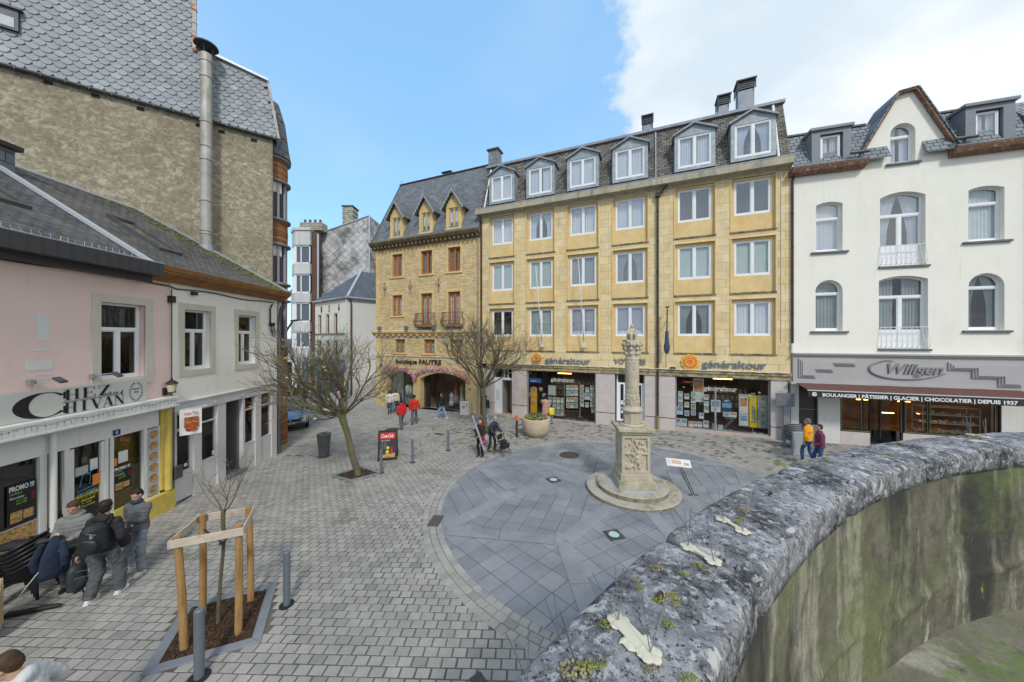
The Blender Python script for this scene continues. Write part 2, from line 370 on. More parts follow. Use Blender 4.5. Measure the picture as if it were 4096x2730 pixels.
def window(par,x0,x1,z0,z1,y,fm=None,fw=.06,mul=(.5,),trans=(),rise=0,cur='net',gl=None,muntin=None,name='window',dp=.07,mw=None,sub=True,tilt=0,transmul=True,panel=0):
 """framed window; x0..z1 the opening, y the plane of the frame's face. mul: upright positions 0..1 below the transom"""
 fm=fm or white_pvc;WSEED[0]+=1;sd=WSEED[0];mw=mw or fw*1.5
 mb=MB();zt=z1-rise
 mb.box(x0,x0+fw,y,y+dp,z0,zt);mb.box(x1-fw,x1,y,y+dp,z0,zt);mb.box(x0+fw,x1-fw,y,y+dp,z0,z0+fw*1.3)
 if rise:
  o=arc_pts(x0,x1,z1,rise,12);i_=arc_pts(x0+fw,x1-fw,z1-fw,max(.02,rise*(x1-x0-2*fw)/(x1-x0)),12)
  for a in range(12):mb.hexa([(o[a][0],y+dp,o[a][1]),(o[a+1][0],y+dp,o[a+1][1]),(i_[a+1][0],y+dp,i_[a+1][1]),(i_[a][0],y+dp,i_[a][1])],[(o[a][0],y,o[a][1]),(o[a+1][0],y,o[a+1][1]),(i_[a+1][0],y,i_[a+1][1]),(i_[a][0],y,i_[a][1])])
 else:mb.box(x0+fw,x1-fw,y,y+dp,z1-fw,z1)
 H=z1-z0;tz=[z0+H*t for t in trans]
 zsplit=min(tz)if tz else(z1-fw)
 for t in tz:mb.box(x0+fw,x1-fw,y-.003,y+dp,t-mw/2,t+mw/2)
 for u in mul:
  xm=x0+(x1-x0)*u;mb.box(xm-mw/2,xm+mw/2,y-.004,y+dp-.004,z0+fw*1.3,(zsplit-mw/2)if tz else z1-fw)
 edges=[x0+fw]+[x0+(x1-x0)*u for u in mul]+[x1-fw]
 for a,b in zip(edges[:-1],edges[1:]):
  a2=a+(mw/2 if a!=edges[0]else 0);b2=b-(mw/2 if b!=edges[-1]else 0);zb=z0+fw*1.3;zu=(zsplit-mw/2)if tz else z1-fw
  if rise and not tz:continue
  s=fw*.45
  mb.box(a2,a2+s,y+.012,y+dp-.01,zb,zu);mb.box(b2-s,b2,y+.012,y+dp-.01,zb,zu);mb.box(a2+s,b2-s,y+.012,y+dp-.01,zb,zb+s);mb.box(a2+s,b2-s,y+.012,y+dp-.01,zu-s,zu)
 if muntin:
  nx,nz=muntin
  for a,b in zip(edges[:-1],edges[1:]):
   for i in range(1,nx):xm=a+(b-a)*i/nx;mb.box(xm-.012,xm+.012,y+.02,y+dp-.02,z0+fw,z1-fw)
   for i in range(1,nz):zm=z0+fw+(H-2*fw)*i/nz;mb.box(a,b,y+.022,y+dp-.022,zm-.012,zm+.012)
 if panel:mb.box(x0+fw,x1-fw,y+.02,y+dp-.015,z0+fw,z0+panel)
 f=mb.build(name,fm,par);bevel(f,.006,1)
 g=MB();yy=y+dp*.55;e=fw*.6
 if rise:g.poly([(x0+e,yy,z0+e),(x1-e,yy,z0+e)]+[(p,yy,q)for p,q in reversed(arc_pts(x0+e,x1-e,z1-e,max(.02,rise*.97),12))])
 else:g.poly([(x0+e,yy,z0+e),(x1-e,yy,z0+e),(x1-e,yy,z1-e),(x0+e,yy,z1-e)])
 tgt=f if sub else par
 g.build('pane',gl or glass,tgt)
 if cur and cur!='none':
  cm,md={'net':(curtain,'full'),'split':(curtain,'split'),'tie':(curtain,'tie'),'greytie':(curtain_g,'tie'),'grey':(curtain_g,'split'),'greyfull':(curtain_g,'full')}.get(cur,(None,None))
  if cm:curtain_mesh(x0+e,x1-e,z0+e,z1-e,y+dp+.08,rise=rise,seed=sd,mode=md).build('curtain',cm,tgt,smooth=True)
  elif cur in('green','violet','green_low'):
   zz0=z0+(H*.22 if cur=='violet' else e)
   b=MB()
   if cur=='green_low':
    for i in range(int((z1-zz0)/.06)):b.box(x0+e,x1-e,y+dp+.05,y+dp+.056,zz0+i*.06,zz0+i*.06+.055)
   else:b.box(x0+e,x1-e,y+dp+.05,y+dp+.056,zz0,z1-e)
   b.build('blind',blind_v if cur=='violet' else blind_g,tgt)
   if cur=='violet':curtain_mesh(x0+e,x1-e,z0+e,z0+H*.3,y+dp+.1,seed=sd).build('curtain',curtain,tgt,smooth=True)
 return f
def gutter_pipe(par,pts,r=.05,mat=None,name='downpipe',collars=True):
 mb=MB();mb.tube(pts,r,10)
 if collars:
  for a,b in zip(pts[:-1],pts[1:]):
   a=Vector(a);b=Vector(b)
   if abs(a.z-b.z)>2:
    n=int(abs(a.z-b.z)/1.6)
    for i in range(1,n):p=a.lerp(b,i/n);mb.tube([p-Vector((0,0,.03)),p+Vector((0,0,.03))],r*1.25,10)
 return mb.build(name,mat or zinc_d,par,smooth=False)
# ground
FE=Frame(-2.19,22.9,13.69,16.18);FF=Frame(-10.95,26.6,-2.19,22.9);FW=Frame(13.69,16.18,21.3,13.7)
FL=Frame(-9.93,3,-10.48,14.75);FT=Frame(-18.6,10.3,-11.1,15.3,0.0)
DC=Vector((3.56,10.35));DR=5.66;MC=Vector((3.93,10.8))
def clip_poly(p,a,b):
 """keep the part of p left of a->b"""
 o=[];n=len(p)
 for i in range(n):
  P0,P1=p[i],p[(i+1)%n]
  d0=(b[0]-a[0])*(P0[1]-a[1])-(b[1]-a[1])*(P0[0]-a[0]);d1=(b[0]-a[0])*(P1[1]-a[1])-(b[1]-a[1])*(P1[0]-a[0])
  if d0>=0:o.append(P0)
  if(d0>=0)!=(d1>=0):t=d0/(d0-d1);o.append((P0[0]+(P1[0]-P0[0])*t,P0[1]+(P1[1]-P0[1])*t))
 return o
def area(p):return .5*sum(p[i][0]*p[(i+1)%len(p)][1]-p[(i+1)%len(p)][0]*p[i][1]for i in range(len(p)))
class Pav:
 """collects paving units as bevelled tops with a random value each"""
 def __init__(s):s.v=[];s.f=[];s.r=[]
 def unit(s,p,lift,gap,bev=.012,jit=.003,rr=None,sink=.012):
  n=len(p);cx=sum(q[0]for q in p)/n;cy=sum(q[1]for q in p)/n
  sx=max(abs(q[0]-cx)for q in p);sy=max(abs(q[1]-cy)for q in p);m=max(.03,(sx+sy)/2)
  k0=1-gap/m;k1=1-(gap+bev)/m;h=lift+random.uniform(-jit,jit);tx=random.uniform(-1,1)*jit/m*.6;ty=random.uniform(-1,1)*jit/m*.6
  b=len(s.v)
  for k,dz in((k0,-sink),(k1,0)):
   for q in p:
    x=cx+(q[0]-cx)*k;y=cy+(q[1]-cy)*k;s.v.append((x,y,zg(x,y)+h+dz+tx*(x-cx)+ty*(y-cy)))
  s.f.append(tuple(range(b+n,b+2*n)));r=random.random()if rr is None else rr;s.r.append(r)
  for i in range(n):s.f.append((b+i,b+(i+1)%n,b+n+(i+1)%n,b+n+i));s.r.append(r)
 def build(s,name,mat):
  me=bpy.data.meshes.new(name);me.from_pydata(s.v,[],s.f);me.materials.append(mat)
  a=me.attributes.new('rnd','FLOAT','FACE');a.data.foreach_set('value',s.r);me.update()
  o=bpy.data.objects.new(name,me);COL.objects.link(o);return struct(o)
moss_st=((.045,.06,.02),(1.1,1.1,1.1),.56,.74,.75)
dirt_st=((.05,.048,.042),(.5,.5,.5),.5,.8,.5)
joint=M('joint_sand',(.12,.112,.095),.95,.4,1.5,.5,60,stain=[((.05,.065,.02),(.8,.8,.8),.5,.7,.8)])
pave_m=M('grey_sett',(.34,.33,.315),.8,.16,2.5,.35,45,stain=[((.16,.16,.15),(.45,.45,.45),.45,.75,.55),((.10,.13,.045),(.9,.9,.9),.59,.74,.7),((.10,.10,.10),(7,7,7),.66,.72,.5),((.62,.6,.56),(45,45,45),.735,.76,.6)],
   attr=[(0,(.66,.66,.66)),(.05,(.84,.84,.83)),(.5,(.96,.95,.93)),(1,(1.05,1.03,.99))])
pave_d=M('weathered_sett',(.32,.31,.29),.8,.16,2.5,.35,45,stain=[((.10,.11,.085),(.6,.6,.6),.5,.8,.55),((.10,.12,.05),(1.2,1.2,1.2),.62,.78,.6)],
   attr=[(0,(.36,.37,.36)),(.10,(.45,.45,.45)),(.18,(.88,.88,.85)),(1,(1.10,1.07,1.02))])
blue_m=M('bluestone_slab',(.235,.247,.272),.62,.14,1.5,.2,40,stain=[((.11,.12,.14),(.8,.8,.8),.45,.8,.6),((.34,.35,.36),(3,3,3),.62,.8,.4),((.5,.5,.48),(38,38,38),.745,.77,.5)],
   attr=[(0,(.84,.86,.88)),(.5,(.97,.98,1)),(1,(1.12,1.11,1.08))])
g=MB()
g.slab([(-400,-60),(400,-60),(400,500),(-400,500)],-1,-.02)
gv=[]
for(x,y)in[(-60,-20),(60,-20),(60,60),(-60,60)]:gv.append((x,y,zg(x,y)-.006))
ground=MB().poly(gv)
n0_=len(ground.v)
for a,b,c,d in[((-60,60),(60,60),(900,1500),(-900,1500)),((60,-20),(900,-400),(900,1500),(60,60)),((-60,60),(-900,1500),(-900,-400),(-60,-20)),((-60,-20),(-900,-400),(900,-400),(60,-20))]:
 zf=lambda p:zg(*p)-.006 if abs(p[0])<61 and abs(p[1])<61 else-2.2
 ground.poly([(p[0],p[1],zf(p))for p in(a,b,c,d)])
struct(ground.build('ground',joint,fixn=True))
pv=Pav();pd=Pav()
PITS=[[G(558,2712),G(1043,2572),G(1110,2331),G(741,2419)],
  [G(1317,1905),G(1400,1927),G(1532,1893),G(1450,1865)],
  [G(1876,1720),G(1905,1752),G(2016,1724),G(1990,1692)]]
def in_quad(x,y,q,m=0.0):
 c=sum((p.xy for p in q),Vector((0,0)))/4
 for i in range(4):
  a=q[i].xy;b=q[(i+1)%4].xy;
  if((b-a).cross(Vector((x,y))-a))*((b-a).cross(c-a))<-m:return False
 return True
def visible(x,y,m=1.2):return y>1.2 and abs(x)<1.56*y+m+max(0,7-y)*.6
def blocked(x,y):
 if(x-DC.x)**2+(y-DC.y)**2<(DR+.42)**2:return True
 if x>0 and(x-4.73)**2+(y+3.8)**2<6.3**2:return True
 for F in(FE,FF,FW,FL):
  p=Vector((x,y))-F.o;s=p.dot(F.d)
  if p.dot(F.n)>.12 and-.3<s<F.L+.3:return True
 return any(in_quad(x,y,q)for q in PITS)
def bond(P,ang,w,h,x0,x1,y0,y1,test,lift=0.0,gap=.0045):
 c,s_=math.cos(ang),math.sin(ang);j=int(y0/h)
 while j*h<y1:
  off=(w/2 if j%2 else 0)+random.uniform(-.02,.02);i=int(x0/w)
  while i*w<x1:
   ww=w
   a=i*w+off;b=j*h;cx,cy=a+w/2,b+h/2;X,Y=c*cx-s_*cy,s_*cx+c*cy
   if test(X,Y):
    e=[(a,b),(a+ww,b),(a+ww,b+h),(a,b+h)]
    P.unit([(c*p-s_*q,s_*p+c*q)for p,q in e],lift,gap*random.uniform(.7,1.5))
   i+=1
  j+=1
def zone_r(x,y):return(y>15.75 and x>-3.4)or(x>3 and y>12 and(Vector((x,y))-DC).length>DR)
def ok(x,y):return visible(x,y)and not blocked(x,y)
bond(pv,R(-2),.225,.168,-24,26,0,27,lambda x,y:ok(x,y)and not zone_r(x,y)and not(x<-4.5 and y>14.5))
bond(pd,R(33),.235,.165,-10,34,-8,32,lambda x,y:ok(x,y)and zone_r(x,y))
bond(pv,R(-24),.25,.19,-40,5,2,46,lambda x,y:ok(x,y)and x<-4.5 and y>14.5 and y<34)
for q in range(3):
 r0=DR-.02+q*.17;n=int(2*PI*(r0+.08)/(.2 if q!=1 else .24))
 for i in range(n):
  a0=2*PI*i/n;a1=2*PI*(i+1)/n;am=(a0+a1)/2
  x,y=DC.x+r0*math.cos(am),DC.y+r0*math.sin(am)
  if not visible(x,y)or math.hypot(x-4.73,y+3.8)<6.2:continue
  pv.unit([(DC.x+rr_*math.cos(a),DC.y+rr_*math.sin(a))for rr_,a in((r0,a0),(r0+.17,a0),(r0+.17,a1),(r0,a1))],.008,.006,jit=.002)
for(pa,pb)in[((1200,1690),(1850,1790)),((1300,1745),(2000,1850)),((1180,1660),(1290,1600))]:
 A=G(*pa).xy;B=G(*pb).xy;L_=(B-A).length;d=(B-A).normalized();nn=Vector((-d.y,d.x))*.09;k=int(L_/.24)
 for i in range(k):
  a=A+d*(L_*i/k);b=A+d*(L_*(i+1)/k)
  if(a-DC).length<DR+.4:continue
  pv.unit([tuple(a-nn),tuple(b-nn),tuple(b+nn),tuple(a+nn)],.009,.007,jit=.002,rr=random.uniform(.0,.35))
pv.build('pavement',pave_m);pd.build('pavement',pave_d)
bl=Pav()
NS=8;J=[];RM=[]
for k in range(NS):
 a=R(180-0+k*45+1);J.append(Vector((MC.x+3.85*math.cos(a),MC.y+3.85*math.sin(a))))
 a2=R(180+21.5+k*45)
 d=Vector((math.cos(a2),math.sin(a2)));o=MC-DC;bb=o.dot(d);t=-bb+math.sqrt(bb*bb-o.dot(o)+DR*DR);RM.append(MC+d*t)
for k in range(NS):
 if(J[k]-DC).length>DR*.8:J[k]=DC+(J[k]-DC).normalized()*DR*.8
def tile(P,poly,ang,w,h,lift=.012,off=0.0,gap=.010):
 if area(poly)<0:poly=poly[::-1]
 c,s_=math.cos(ang),math.sin(ang);loc=[(c*x+s_*y,-s_*x+c*y)for x,y in poly]
 xa,xb=min(p[0]for p in loc),max(p[0]for p in loc);ya,yb=min(p[1]for p in loc),max(p[1]for p in loc)
 j=0;y=ya
 while y<yb:
  x=xa-(off*w if j%2 else 0)
  while x<xb:
   cell=[(x,y),(x+w,y),(x+w,y+h),(x,y+h)]
   for i in range(len(loc)):
    cell=clip_poly(cell,loc[i],loc[(i+1)%len(loc)])
    if len(cell)<3:break
   if len(cell)>=3 and abs(area(cell))>.006:P.unit([(c*p-s_*q,s_*p+c*q)for p,q in cell],lift,gap,.004,.001,sink=.005)
   x+=w
  y+=h;j+=1
for k in range(NS):
 k2=(k+1)%NS;kp=(k-1)%NS
 mid=(J[k]+J[k2])/2-MC;an=math.atan2(mid.y,mid.x)
 tile(bl,[tuple(MC),tuple(J[k]),tuple(RM[k]),tuple(J[k2])],an+PI/4+.12*(k%3),.46,.46)
 a0=math.atan2(RM[kp].y-DC.y,RM[kp].x-DC.x);a1=math.atan2(RM[k].y-DC.y,RM[k].x-DC.x)
 while a1<a0:a1+=2*PI
 arcp=[(DC.x+DR*math.cos(a0+(a1-a0)*i/9),DC.y+DR*math.sin(a0+(a1-a0)*i/9))for i in range(10)]
 tile(bl,[tuple(J[k])]+arcp,(a0+a1)/2+(.0 if k%2 else .5),.50,.42)
def band(P,a,b,w,lift,seg=1.5,t0=0,t1=0):
 d=(b-a).normalized();a=a+d*t0;b=b-d*t1;L_=(b-a).length;n=max(1,round(L_/seg));q=Vector((-d.y,d.x))*w/2
 for i in range(n):
  p0=a+d*L_*i/n;p1=a+d*L_*(i+1)/n
  P.unit([tuple(p0-q),tuple(p1-q),tuple(p1+q),tuple(p0+q)],lift,.008,.004,.0008,sink=.008,rr=random.uniform(.8,1))
for k in range(NS):
 kp=(k-1)%NS
 band(bl,MC,J[k],.40,.020,1.55,1.2,.05)
 band(bl,J[k],RM[k],.40,.024,1.4,.08,.12);band(bl,J[k],RM[kp],.40,.028,1.4,.2,.12)
bl.build('square',blue_m)
db_=MB();db_.poly([(DC.x+DR*math.cos(a),DC.y+DR*math.sin(a),zg(DC.x+DR*math.cos(a),DC.y+DR*math.sin(a))+.0055)for a in np.linspace(0,2*PI,97)[:-1]]);struct(db_.build('ground',joint))
mulch_m=M('bark_mulch',(.05,.028,.016),.9,.5,25,0,stain=[((.13,.08,.045),(30,30,30),.55,.62,.7)],attr=[(0,(.5,.5,.5)),(.8,(1.2,1.1,1)),(1,(2.6,2.2,1.7))])
def inset(q,w):
 c=sum((p.xy for p in q),Vector((0,0)))/4;o=[]
 n=4
 for i in range(4):
  a,b,c2=q[i-1].xy,q[i].xy,q[(i+1)%4].xy
  d1=(b-a).normalized();d2=(c2-b).normalized();n1=Vector((-d1.y,d1.x));n2=Vector((-d2.y,d2.x))
  if n1.dot(c-b)<0:n1=-n1;n2=-n2
  bis=(n1+n2).normalized();o.append(b+bis*w/max(.35,bis.dot(n1)))
 return o
for qi,q in enumerate(PITS):
 wd=.15 if qi==0 else .12
 inn=inset(q,wd);kb=MB()
 for i in range(4):
  j=(i+1)%4;t=[q[i].xy,q[j].xy,inn[j],inn[i]];c=sum(t,Vector((0,0)))/4;t=[c+(p-c)*.995 for p in t]
  if area([tuple(p)for p in t])<0:t=t[::-1]
  kb.hexa([(p.x,p.y,zg(*p)-.08)for p in t],[(p.x,p.y,zg(*p)+.022)for p in t])
 k=bevel(kb.build('kerb',blue_m),.006,1);struct(k)
 ml=Pav();ml_n=5200 if qi==0 else 700
 xs=[p.x for p in inn];ys=[p.y for p in inn];V4=[Vector((p.x,p.y,0))for p in inn]
 base=MB().poly([(p.x,p.y,zg(*p)-.02)for p in(inn if area([tuple(p)for p in inn])>0 else inn[::-1])])
 vv=[];ff=[];rr=[]
 cnt=0
 while cnt<ml_n:
  x=random.uniform(min(xs),max(xs));y=random.uniform(min(ys),max(ys))
  if not in_quad(x,y,V4):continue
  cnt+=1;a=random.uniform(0,PI);l=random.uniform(.01,.035)*(1 if qi==0 else 1.6);w=l*random.uniform(.25,.6);tl=random.uniform(-.5,.5)
  z=zg(x,y)-.005+random.uniform(-.012,.022);ca,sa=math.cos(a),math.sin(a);b=len(vv)
  for(p,r_)in((-l,-w),(l,-w),(l,w),(-l,w)):vv.append((x+ca*p-sa*r_,y+sa*p+ca*r_,z+tl*p*.5+random.uniform(-.003,.003)))
  ff.append((b,b+1,b+2,b+3));rr.append(random.random())
 b=len(vv);vv+=base.v;ff.append(tuple(range(b,b+4)));rr.append(.1)
 ml.v,ml.f,ml.r=vv,ff,rr
 o=ml.build('bark_mulch',mulch_m);o['kind']='stuff';tag(o,['bark mulch filling the near tree pit with the staked sapling','bark mulch in the pit under the mossy tree','bark mulch in the far tree pit beside the boutique'][qi],'mulch')
# yellow stone building
Eb=FE.base
stoneE=brickM('ochre_ashlar',(.70,.54,.285),(.76,.63,.39),(.38,.28,.13),.74,.44,.008,off=.37,bump=.25,bumpd=.006,freq=2,
 stain=[((.30,.25,.16),(5,5,.35),.60,.72,.4),((.70,.40,.10),(.9,.9,.35),.52,.75,.6),((.76,.67,.45),(1.6,1.6,1.6),.58,.75,.5),((.30,.24,.13),(2,2,1.1),.68,.8,.5)])
stoneE_p=M('ochre_panel',(.70,.52,.25),.85,.12,1.5,.15,20,stain=[((.68,.38,.10),(1.1,1.1,.6),.5,.72,.6),((.22,.19,.12),(3,3,2),.66,.8,.6)])
stone_dirty=M('weathered_sill',(.26,.22,.14),.9,.4,6,.3,40,stain=[((.06,.055,.045),(4,4,8),.45,.6,.85)])
cornice_m=M('cornice_concrete',(.40,.365,.28),.85,.15,3,.2,30,stain=[((.15,.13,.10),(5,5,.7),.5,.72,.7),((.6,.5,.3),(1,1,1),.55,.7,.5)])
granite=M('pink_granite',(.55,.49,.46),.35,.08,2.5,0,stain=[((.44,.37,.34),(1.3,1.3,.5),.5,.7,.6),((.68,.64,.61),(2,2,4),.6,.75,.5)])
granite_d=M('granite_base',(.50,.40,.34),.45,.1,4,.05,30,stain=[((.36,.27,.2),(2,2,2),.5,.7,.6)])
bE=frthing('apartment_building','long yellow stone apartment building with travel agency shops below and six gabled dormers','building',FE)
L=FE.L
colsE=[(.86,2.39),(3.57,5.13),(6.27,7.85),(8.98,10.58),(12.27,13.87),(14.9,16.47)]
rowsE=[(5.38,7.14),(8.48,10.28),(11.62,13.38)]
panE=[4.45,7.6,10.74]
rec=.12
holes=[]
for a,b in colsE:
 for(z0,z1),zb in zip(rowsE,panE):holes.append((a-.14,b+.14,zb,z1+.12))
mb=MB();wall(mb,0,L,3.52,13.75,holes,0,rec);mb.build('wall',stoneE,bE)
fr=MB();sl_=MB();pn=MB()
for h in holes:
 a,b,lo,hi=h;w=.07;fr.cut();sl_.cut()
 fr.box(a-w,a,-.035,.06,lo,hi);fr.box(b,b+w,-.035,.06,lo,hi)
 fr.box(a-w,b+w,-.037,.06,hi,hi+w)
 sl_.box(a-w,b+w,-.05,rec+.01,lo-.055,lo+.02)
 pn.box(a,b,rec-.03,rec+.05,lo+.02,hi)
fr.build('window_surround',stoneE_p,bE,bev=.01);sl_.build('sill',stone_dirty,bE)
pn=MB()
curE=[['net','tie','net','net','none','none'],['green','green_low','greyfull','greytie','green','green'],['none','green_low','violet','violet','greytie','split']]
for ci,(a,b)in enumerate(colsE):
 for ri,((z0,z1),zb)in enumerate(zip(rowsE,panE)):
  pn.cut();wall(pn,a-.14,b+.14,zb,z1+.12,[(a,b,z0,z1)],rec-.002,.1)
  kind=curE[2-ri][ci]
  window(bE,a,b,z0,z1,rec+.03,fw=.075,cur=kind,gl=[glass_mid,glass_hi,glass_mid,glass_hi,glass_hi,glass_hi][ci]if ri==2 else(glass_hi if ci in(0,3)and ri==1 else(glass,glass_mid)[(ci+ri)%2]))
pn.build('panel',stoneE_p,bE)
sc_=MB();sc_.box(.5,L,-.14,.02,3.38,3.50);sc_.box(.5,L,-.09,.02,3.18,3.38);sc_.box(.5,L,-.17,.02,3.5,3.545)
bevel(sc_.build('string_course',M('weathered_course',(.42,.34,.19),.9,.3,3,.3,30,stain=[((.10,.095,.06),(3,3,6),.46,.62,.85)]),bE),.01,1)
co=MB();co.prism([(0,0)],0,0)if False else None
for x0,x1 in[(-.15+i*(L+.15)/12,-.15+(i+1)*(L+.15)/12-.006)for i in range(12)]:
 pts=[(-.45,13.70),(-.45,14.05),(.3,14.12),(.3,13.55),(-.05,13.55),(-.1,13.64)]
 co.hexa([(x1,a,b)for a,b in pts],[(x0,a,b)for a,b in pts])
co.build('cornice',cornice_m,bE,fixn=True)
tr=MB();tr.box(-.15,L,-.462,-.40,14.05,14.10);tr.build('gutter_edge',zinc,bE)
slateE=brickM('old_slate',(.11,.10,.09),(.26,.235,.21),(.03,.03,.028),.27,.13,.014,bump=1,bumpd=.03,rough=.9,
 stain=[((.30,.27,.22),(8,8,8),.56,.66,.7),((.05,.075,.012),(1.3,1.3,.5),.56,.68,.85)])
mz0,mz1,my0,my1=14.1,17.55,.05,1.15
mb=MB();mb.poly([(-.05,my0,mz0),(L,my0,mz0),(L,my1,mz1),(-.05,my1,mz1)])
mb.poly([(L,my0,mz0),(L,9,mz0),(L,9,mz1),(L,my1,mz1)]);mb.poly([(-.05,9,mz0),(-.05,my0,mz0),(-.05,my1,mz1),(-.05,9,mz1)])
mb.build('roof',slateE,bE)
mb=MB();mb.box(-.12,L+.08,my1-.16,my1+.08,mz1-.02,mz1+.13);mb.box(-.12,L+.08,my1+.08,9.1,mz1+.02,mz1+.16)
mb.build('roof_edge',zinc,bE)
bk=MB();bk.box(0,L,4.1,9,-.4,13.6);bk.build('back_wall',M('plain_render',(.4,.36,.28)),bE)
for di,(a,b)in enumerate(colsE):
 dx0,dx1,z0,z1,ap=a-.17,b+.17,14.38,16.25,16.95
 d=MB();cx=(dx0+dx1)/2
 wall(d,dx0,dx1,z0+.0,lambda x,dx0=dx0,dx1=dx1,cx=cx:16.36+(.44)*(1-abs(x-cx)/((dx1-dx0)/2)),[(a+.0,b-.0,14.55,16.24)],-.02,.1,brk=(cx,))
 d.poly([(dx0,-.02,z0),(dx0,-.02,16.36),(dx0,1.1,16.36),(dx0,.2,z0)]);d.poly([(dx1,-.02,16.36),(dx1,-.02,z0),(dx1,.2,z0),(dx1,1.1,16.36)])
 do=d.build('dormer',M('dormer_zinc',(.30,.345,.37),.55,.2,3,.05,metal=.2,stain=[((.5,.52,.52),(3,3,3),.5,.7,.4)]),bE)
 rf=MB()
 for sgn in(-1,1):
  e=cx+sgn*((dx1-dx0)/2+.1)
  rf.hexa([(cx,-.16,16.82),(e,-.16,16.31),(e,1.3,16.31),(cx,1.3,16.82)],[(cx,-.16,16.91),(e,-.16,16.40),(e,1.3,16.40),(cx,1.3,16.91)])
 rf.build('dormer_roof',zinc,do,fixn=True)
 mz=MB()
 window(do,a,b,14.55,16.24,.01,fw=.075,cur=['net','split','net','net','split','tie'][di],gl=glass_hi,sub=False,name='window_frame')
ch=MB();ch.box(-.1,.65,1.4,2.1,17.4,19.0);ch.build('chimney',brickM('slate_cladding_v',(.2,.22,.24),(.27,.29,.31),(.08,.08,.09),.35,.3,.01),bE)
ch=MB();ch.box(-.2,.75,1.3,2.2,19.0,19.1);ch.build('chimney_cap',zinc_d,bE)
for cx,w,zt in[(10.7,.5,18.9),(14.7,.5,19.0),(15.75,.75,19.55)]:
 ch=MB();ch.box(cx-w/2,cx+w/2,1.6,2.2,17.4,zt-.55);co_=ch.build('chimney',zinc,bE)
 c2=MB();c2.box(cx-w/2-.1,cx+w/2+.1,1.45,2.35,zt-.06,zt)
 for k in range(4):c2.box(cx-w/2-.02,cx+w/2+.02,1.55,2.25,zt-.5+k*.11,zt-.44+k*.11)
 for sx in(-1,1):
  for yy in(1.5,2.3):c2.tube([(cx+sx*(w/2+.04),yy,zt-.6),(cx+sx*(w/2+.04),yy,zt)],.025,6)
 c2.build('chimney_cowl',zinc_d,co_)
vp=MB();vp.tube([(11.15,.05,14.2),(11.15,1.0,17.4)],.05,8);vp.build('vent_pipe',zinc,bE)
vp=MB();vp.tube([(16.75,-.02,14.15),(16.78,.95,17.4)],.06,8);vp.build('vent_pipe',P('white_pipe',(.75,.76,.77),.4),bE)
vp=MB();vp.tube([(.3,-.02,14.15),(.35,.95,17.3)],.05,8);vp.build('vent_pipe',MT['white_pipe'],bE)
pipe_m=P('brown_pipe',(.05,.04,.035),.5,.2)
hop=MB();hop.box(11.13,11.38,-.24,-.02,13.15,13.4)
hop.tube([(11.25,-.12,13.2),(11.25,-.12,.95)],.06,10)
for k in range(7):hop.tube([(11.25,-.12,12.4-k*1.7),(11.25,-.12,12.32-k*1.7)],.075,10)
hop.tube([(11.38,-.12,13.3),(11.55,-.2,13.5),(11.75,-.3,13.68)],.05,8)
hop.build('downpipe',pipe_m,bE)
ft=MB();ft.tube([(11.25,-.12,.95),(11.25,-.12,.1)],.075,10);ft.build('downpipe',P('brass_pipe',(.35,.27,.12),.5,.5),bE)
gutter_pipe(bE,[(.12,-.3,13.6),(.12,-.1,13.2),(.12,-.1,-.1)],.06,pipe_m)
cbm=P('white_cable',(.7,.7,.68),.5)
cbl=MB();cbl.tube([(16.85,-.03,13.3),(16.85,-.03,5.1)],.018,6);cbl.tube([(.62,-.03,13.4),(.62,-.03,4)],.014,6)
cbl.tube([(.62,-.03,13.42),(8,-.03,13.44),(16.85,-.03,13.4)],.012,6)
random.seed(3);cbl.tube([(x,-.19,3.57+.02*math.sin(x*5)+.02*math.sin(x*13))for x in np.linspace(.6,17,90)],.018,5);cbl.build('cable',cbm,bE)
def seg(mb,a,b,lo=-.5,hi=3.2,y=0):mb.box(a,b,y,y+.35,lo,hi)
pl=MB()
for a,b in[(.15,1.0),(2.38,3.44),(7.85,8.95),(10.59,12.14),(16.42,17.1)]:
 n=2 if b-a>1.2 else 1;pl.cut()
 for i in range(n):
  p=a+(b-a)*i/n;q=a+(b-a)*(i+1)/n
  for z0,z1 in[(-.5,.82),(.868,2.0),(2.006,3.19)]:pl.box(p+.002,q-.002,-.03,.35,z0,z1)
pl.build('pillar',granite,bE)
rl=MB()
for a,b in[(.15,1.0),(2.38,3.44),(7.85,8.95),(10.59,12.14),(16.42,17.1)]:rl.cut().box(a,b,-.034,.3,.82,.868)
rl.build('red_band',P('red_stone',(.20,.07,.05),.4),bE)
bs=MB();bs.box(3.44,7.85,-.03,.34,-.5,.12);bs.cut().box(12.14,16.42,-.03,.34,-.5,.36);bs.cut().box(.9,2.38,-.12,.6,-.5,.02);bs.box(1.0,2.38,.02,.6,.02,.14);bs.cut().box(8.95,10.59,-.0,.6,-.5,.36)
bs.build('plinth',granite_d,bE,bev=.01)
it=MB()
for a,b,f in[(3.3,8.0,.12),(12.0,16.6,.36)]:
 it.cut();it.poly([(a,.36,f),(b,.36,f),(b,4,f),(a,4,f)]);it.poly([(a,4,f),(b,4,f),(b,4,3.2),(a,4,3.2)]);it.poly([(a,.36,3.19),(b,.36,3.19),(b,4,3.19),(a,4,3.19)])
 it.poly([(a,.36,f),(a,4,f),(a,4,3.2),(a,.36,3.2)]);it.poly([(b,.36,f),(b,4,f),(b,4,3.2),(b,.36,3.2)])
it.build('shop_interior',warm_in,bE)
gl=MB()
for a,b,lo in[(3.46,7.83,.13),(12.16,16.40,.37)]:
 gl.cut().poly([(a,.12,lo),(b,.12,lo),(b,.12,3.18),(a,.12,3.18)])
gl.build('shop_window',shopglass,bE)
fm_=MB()
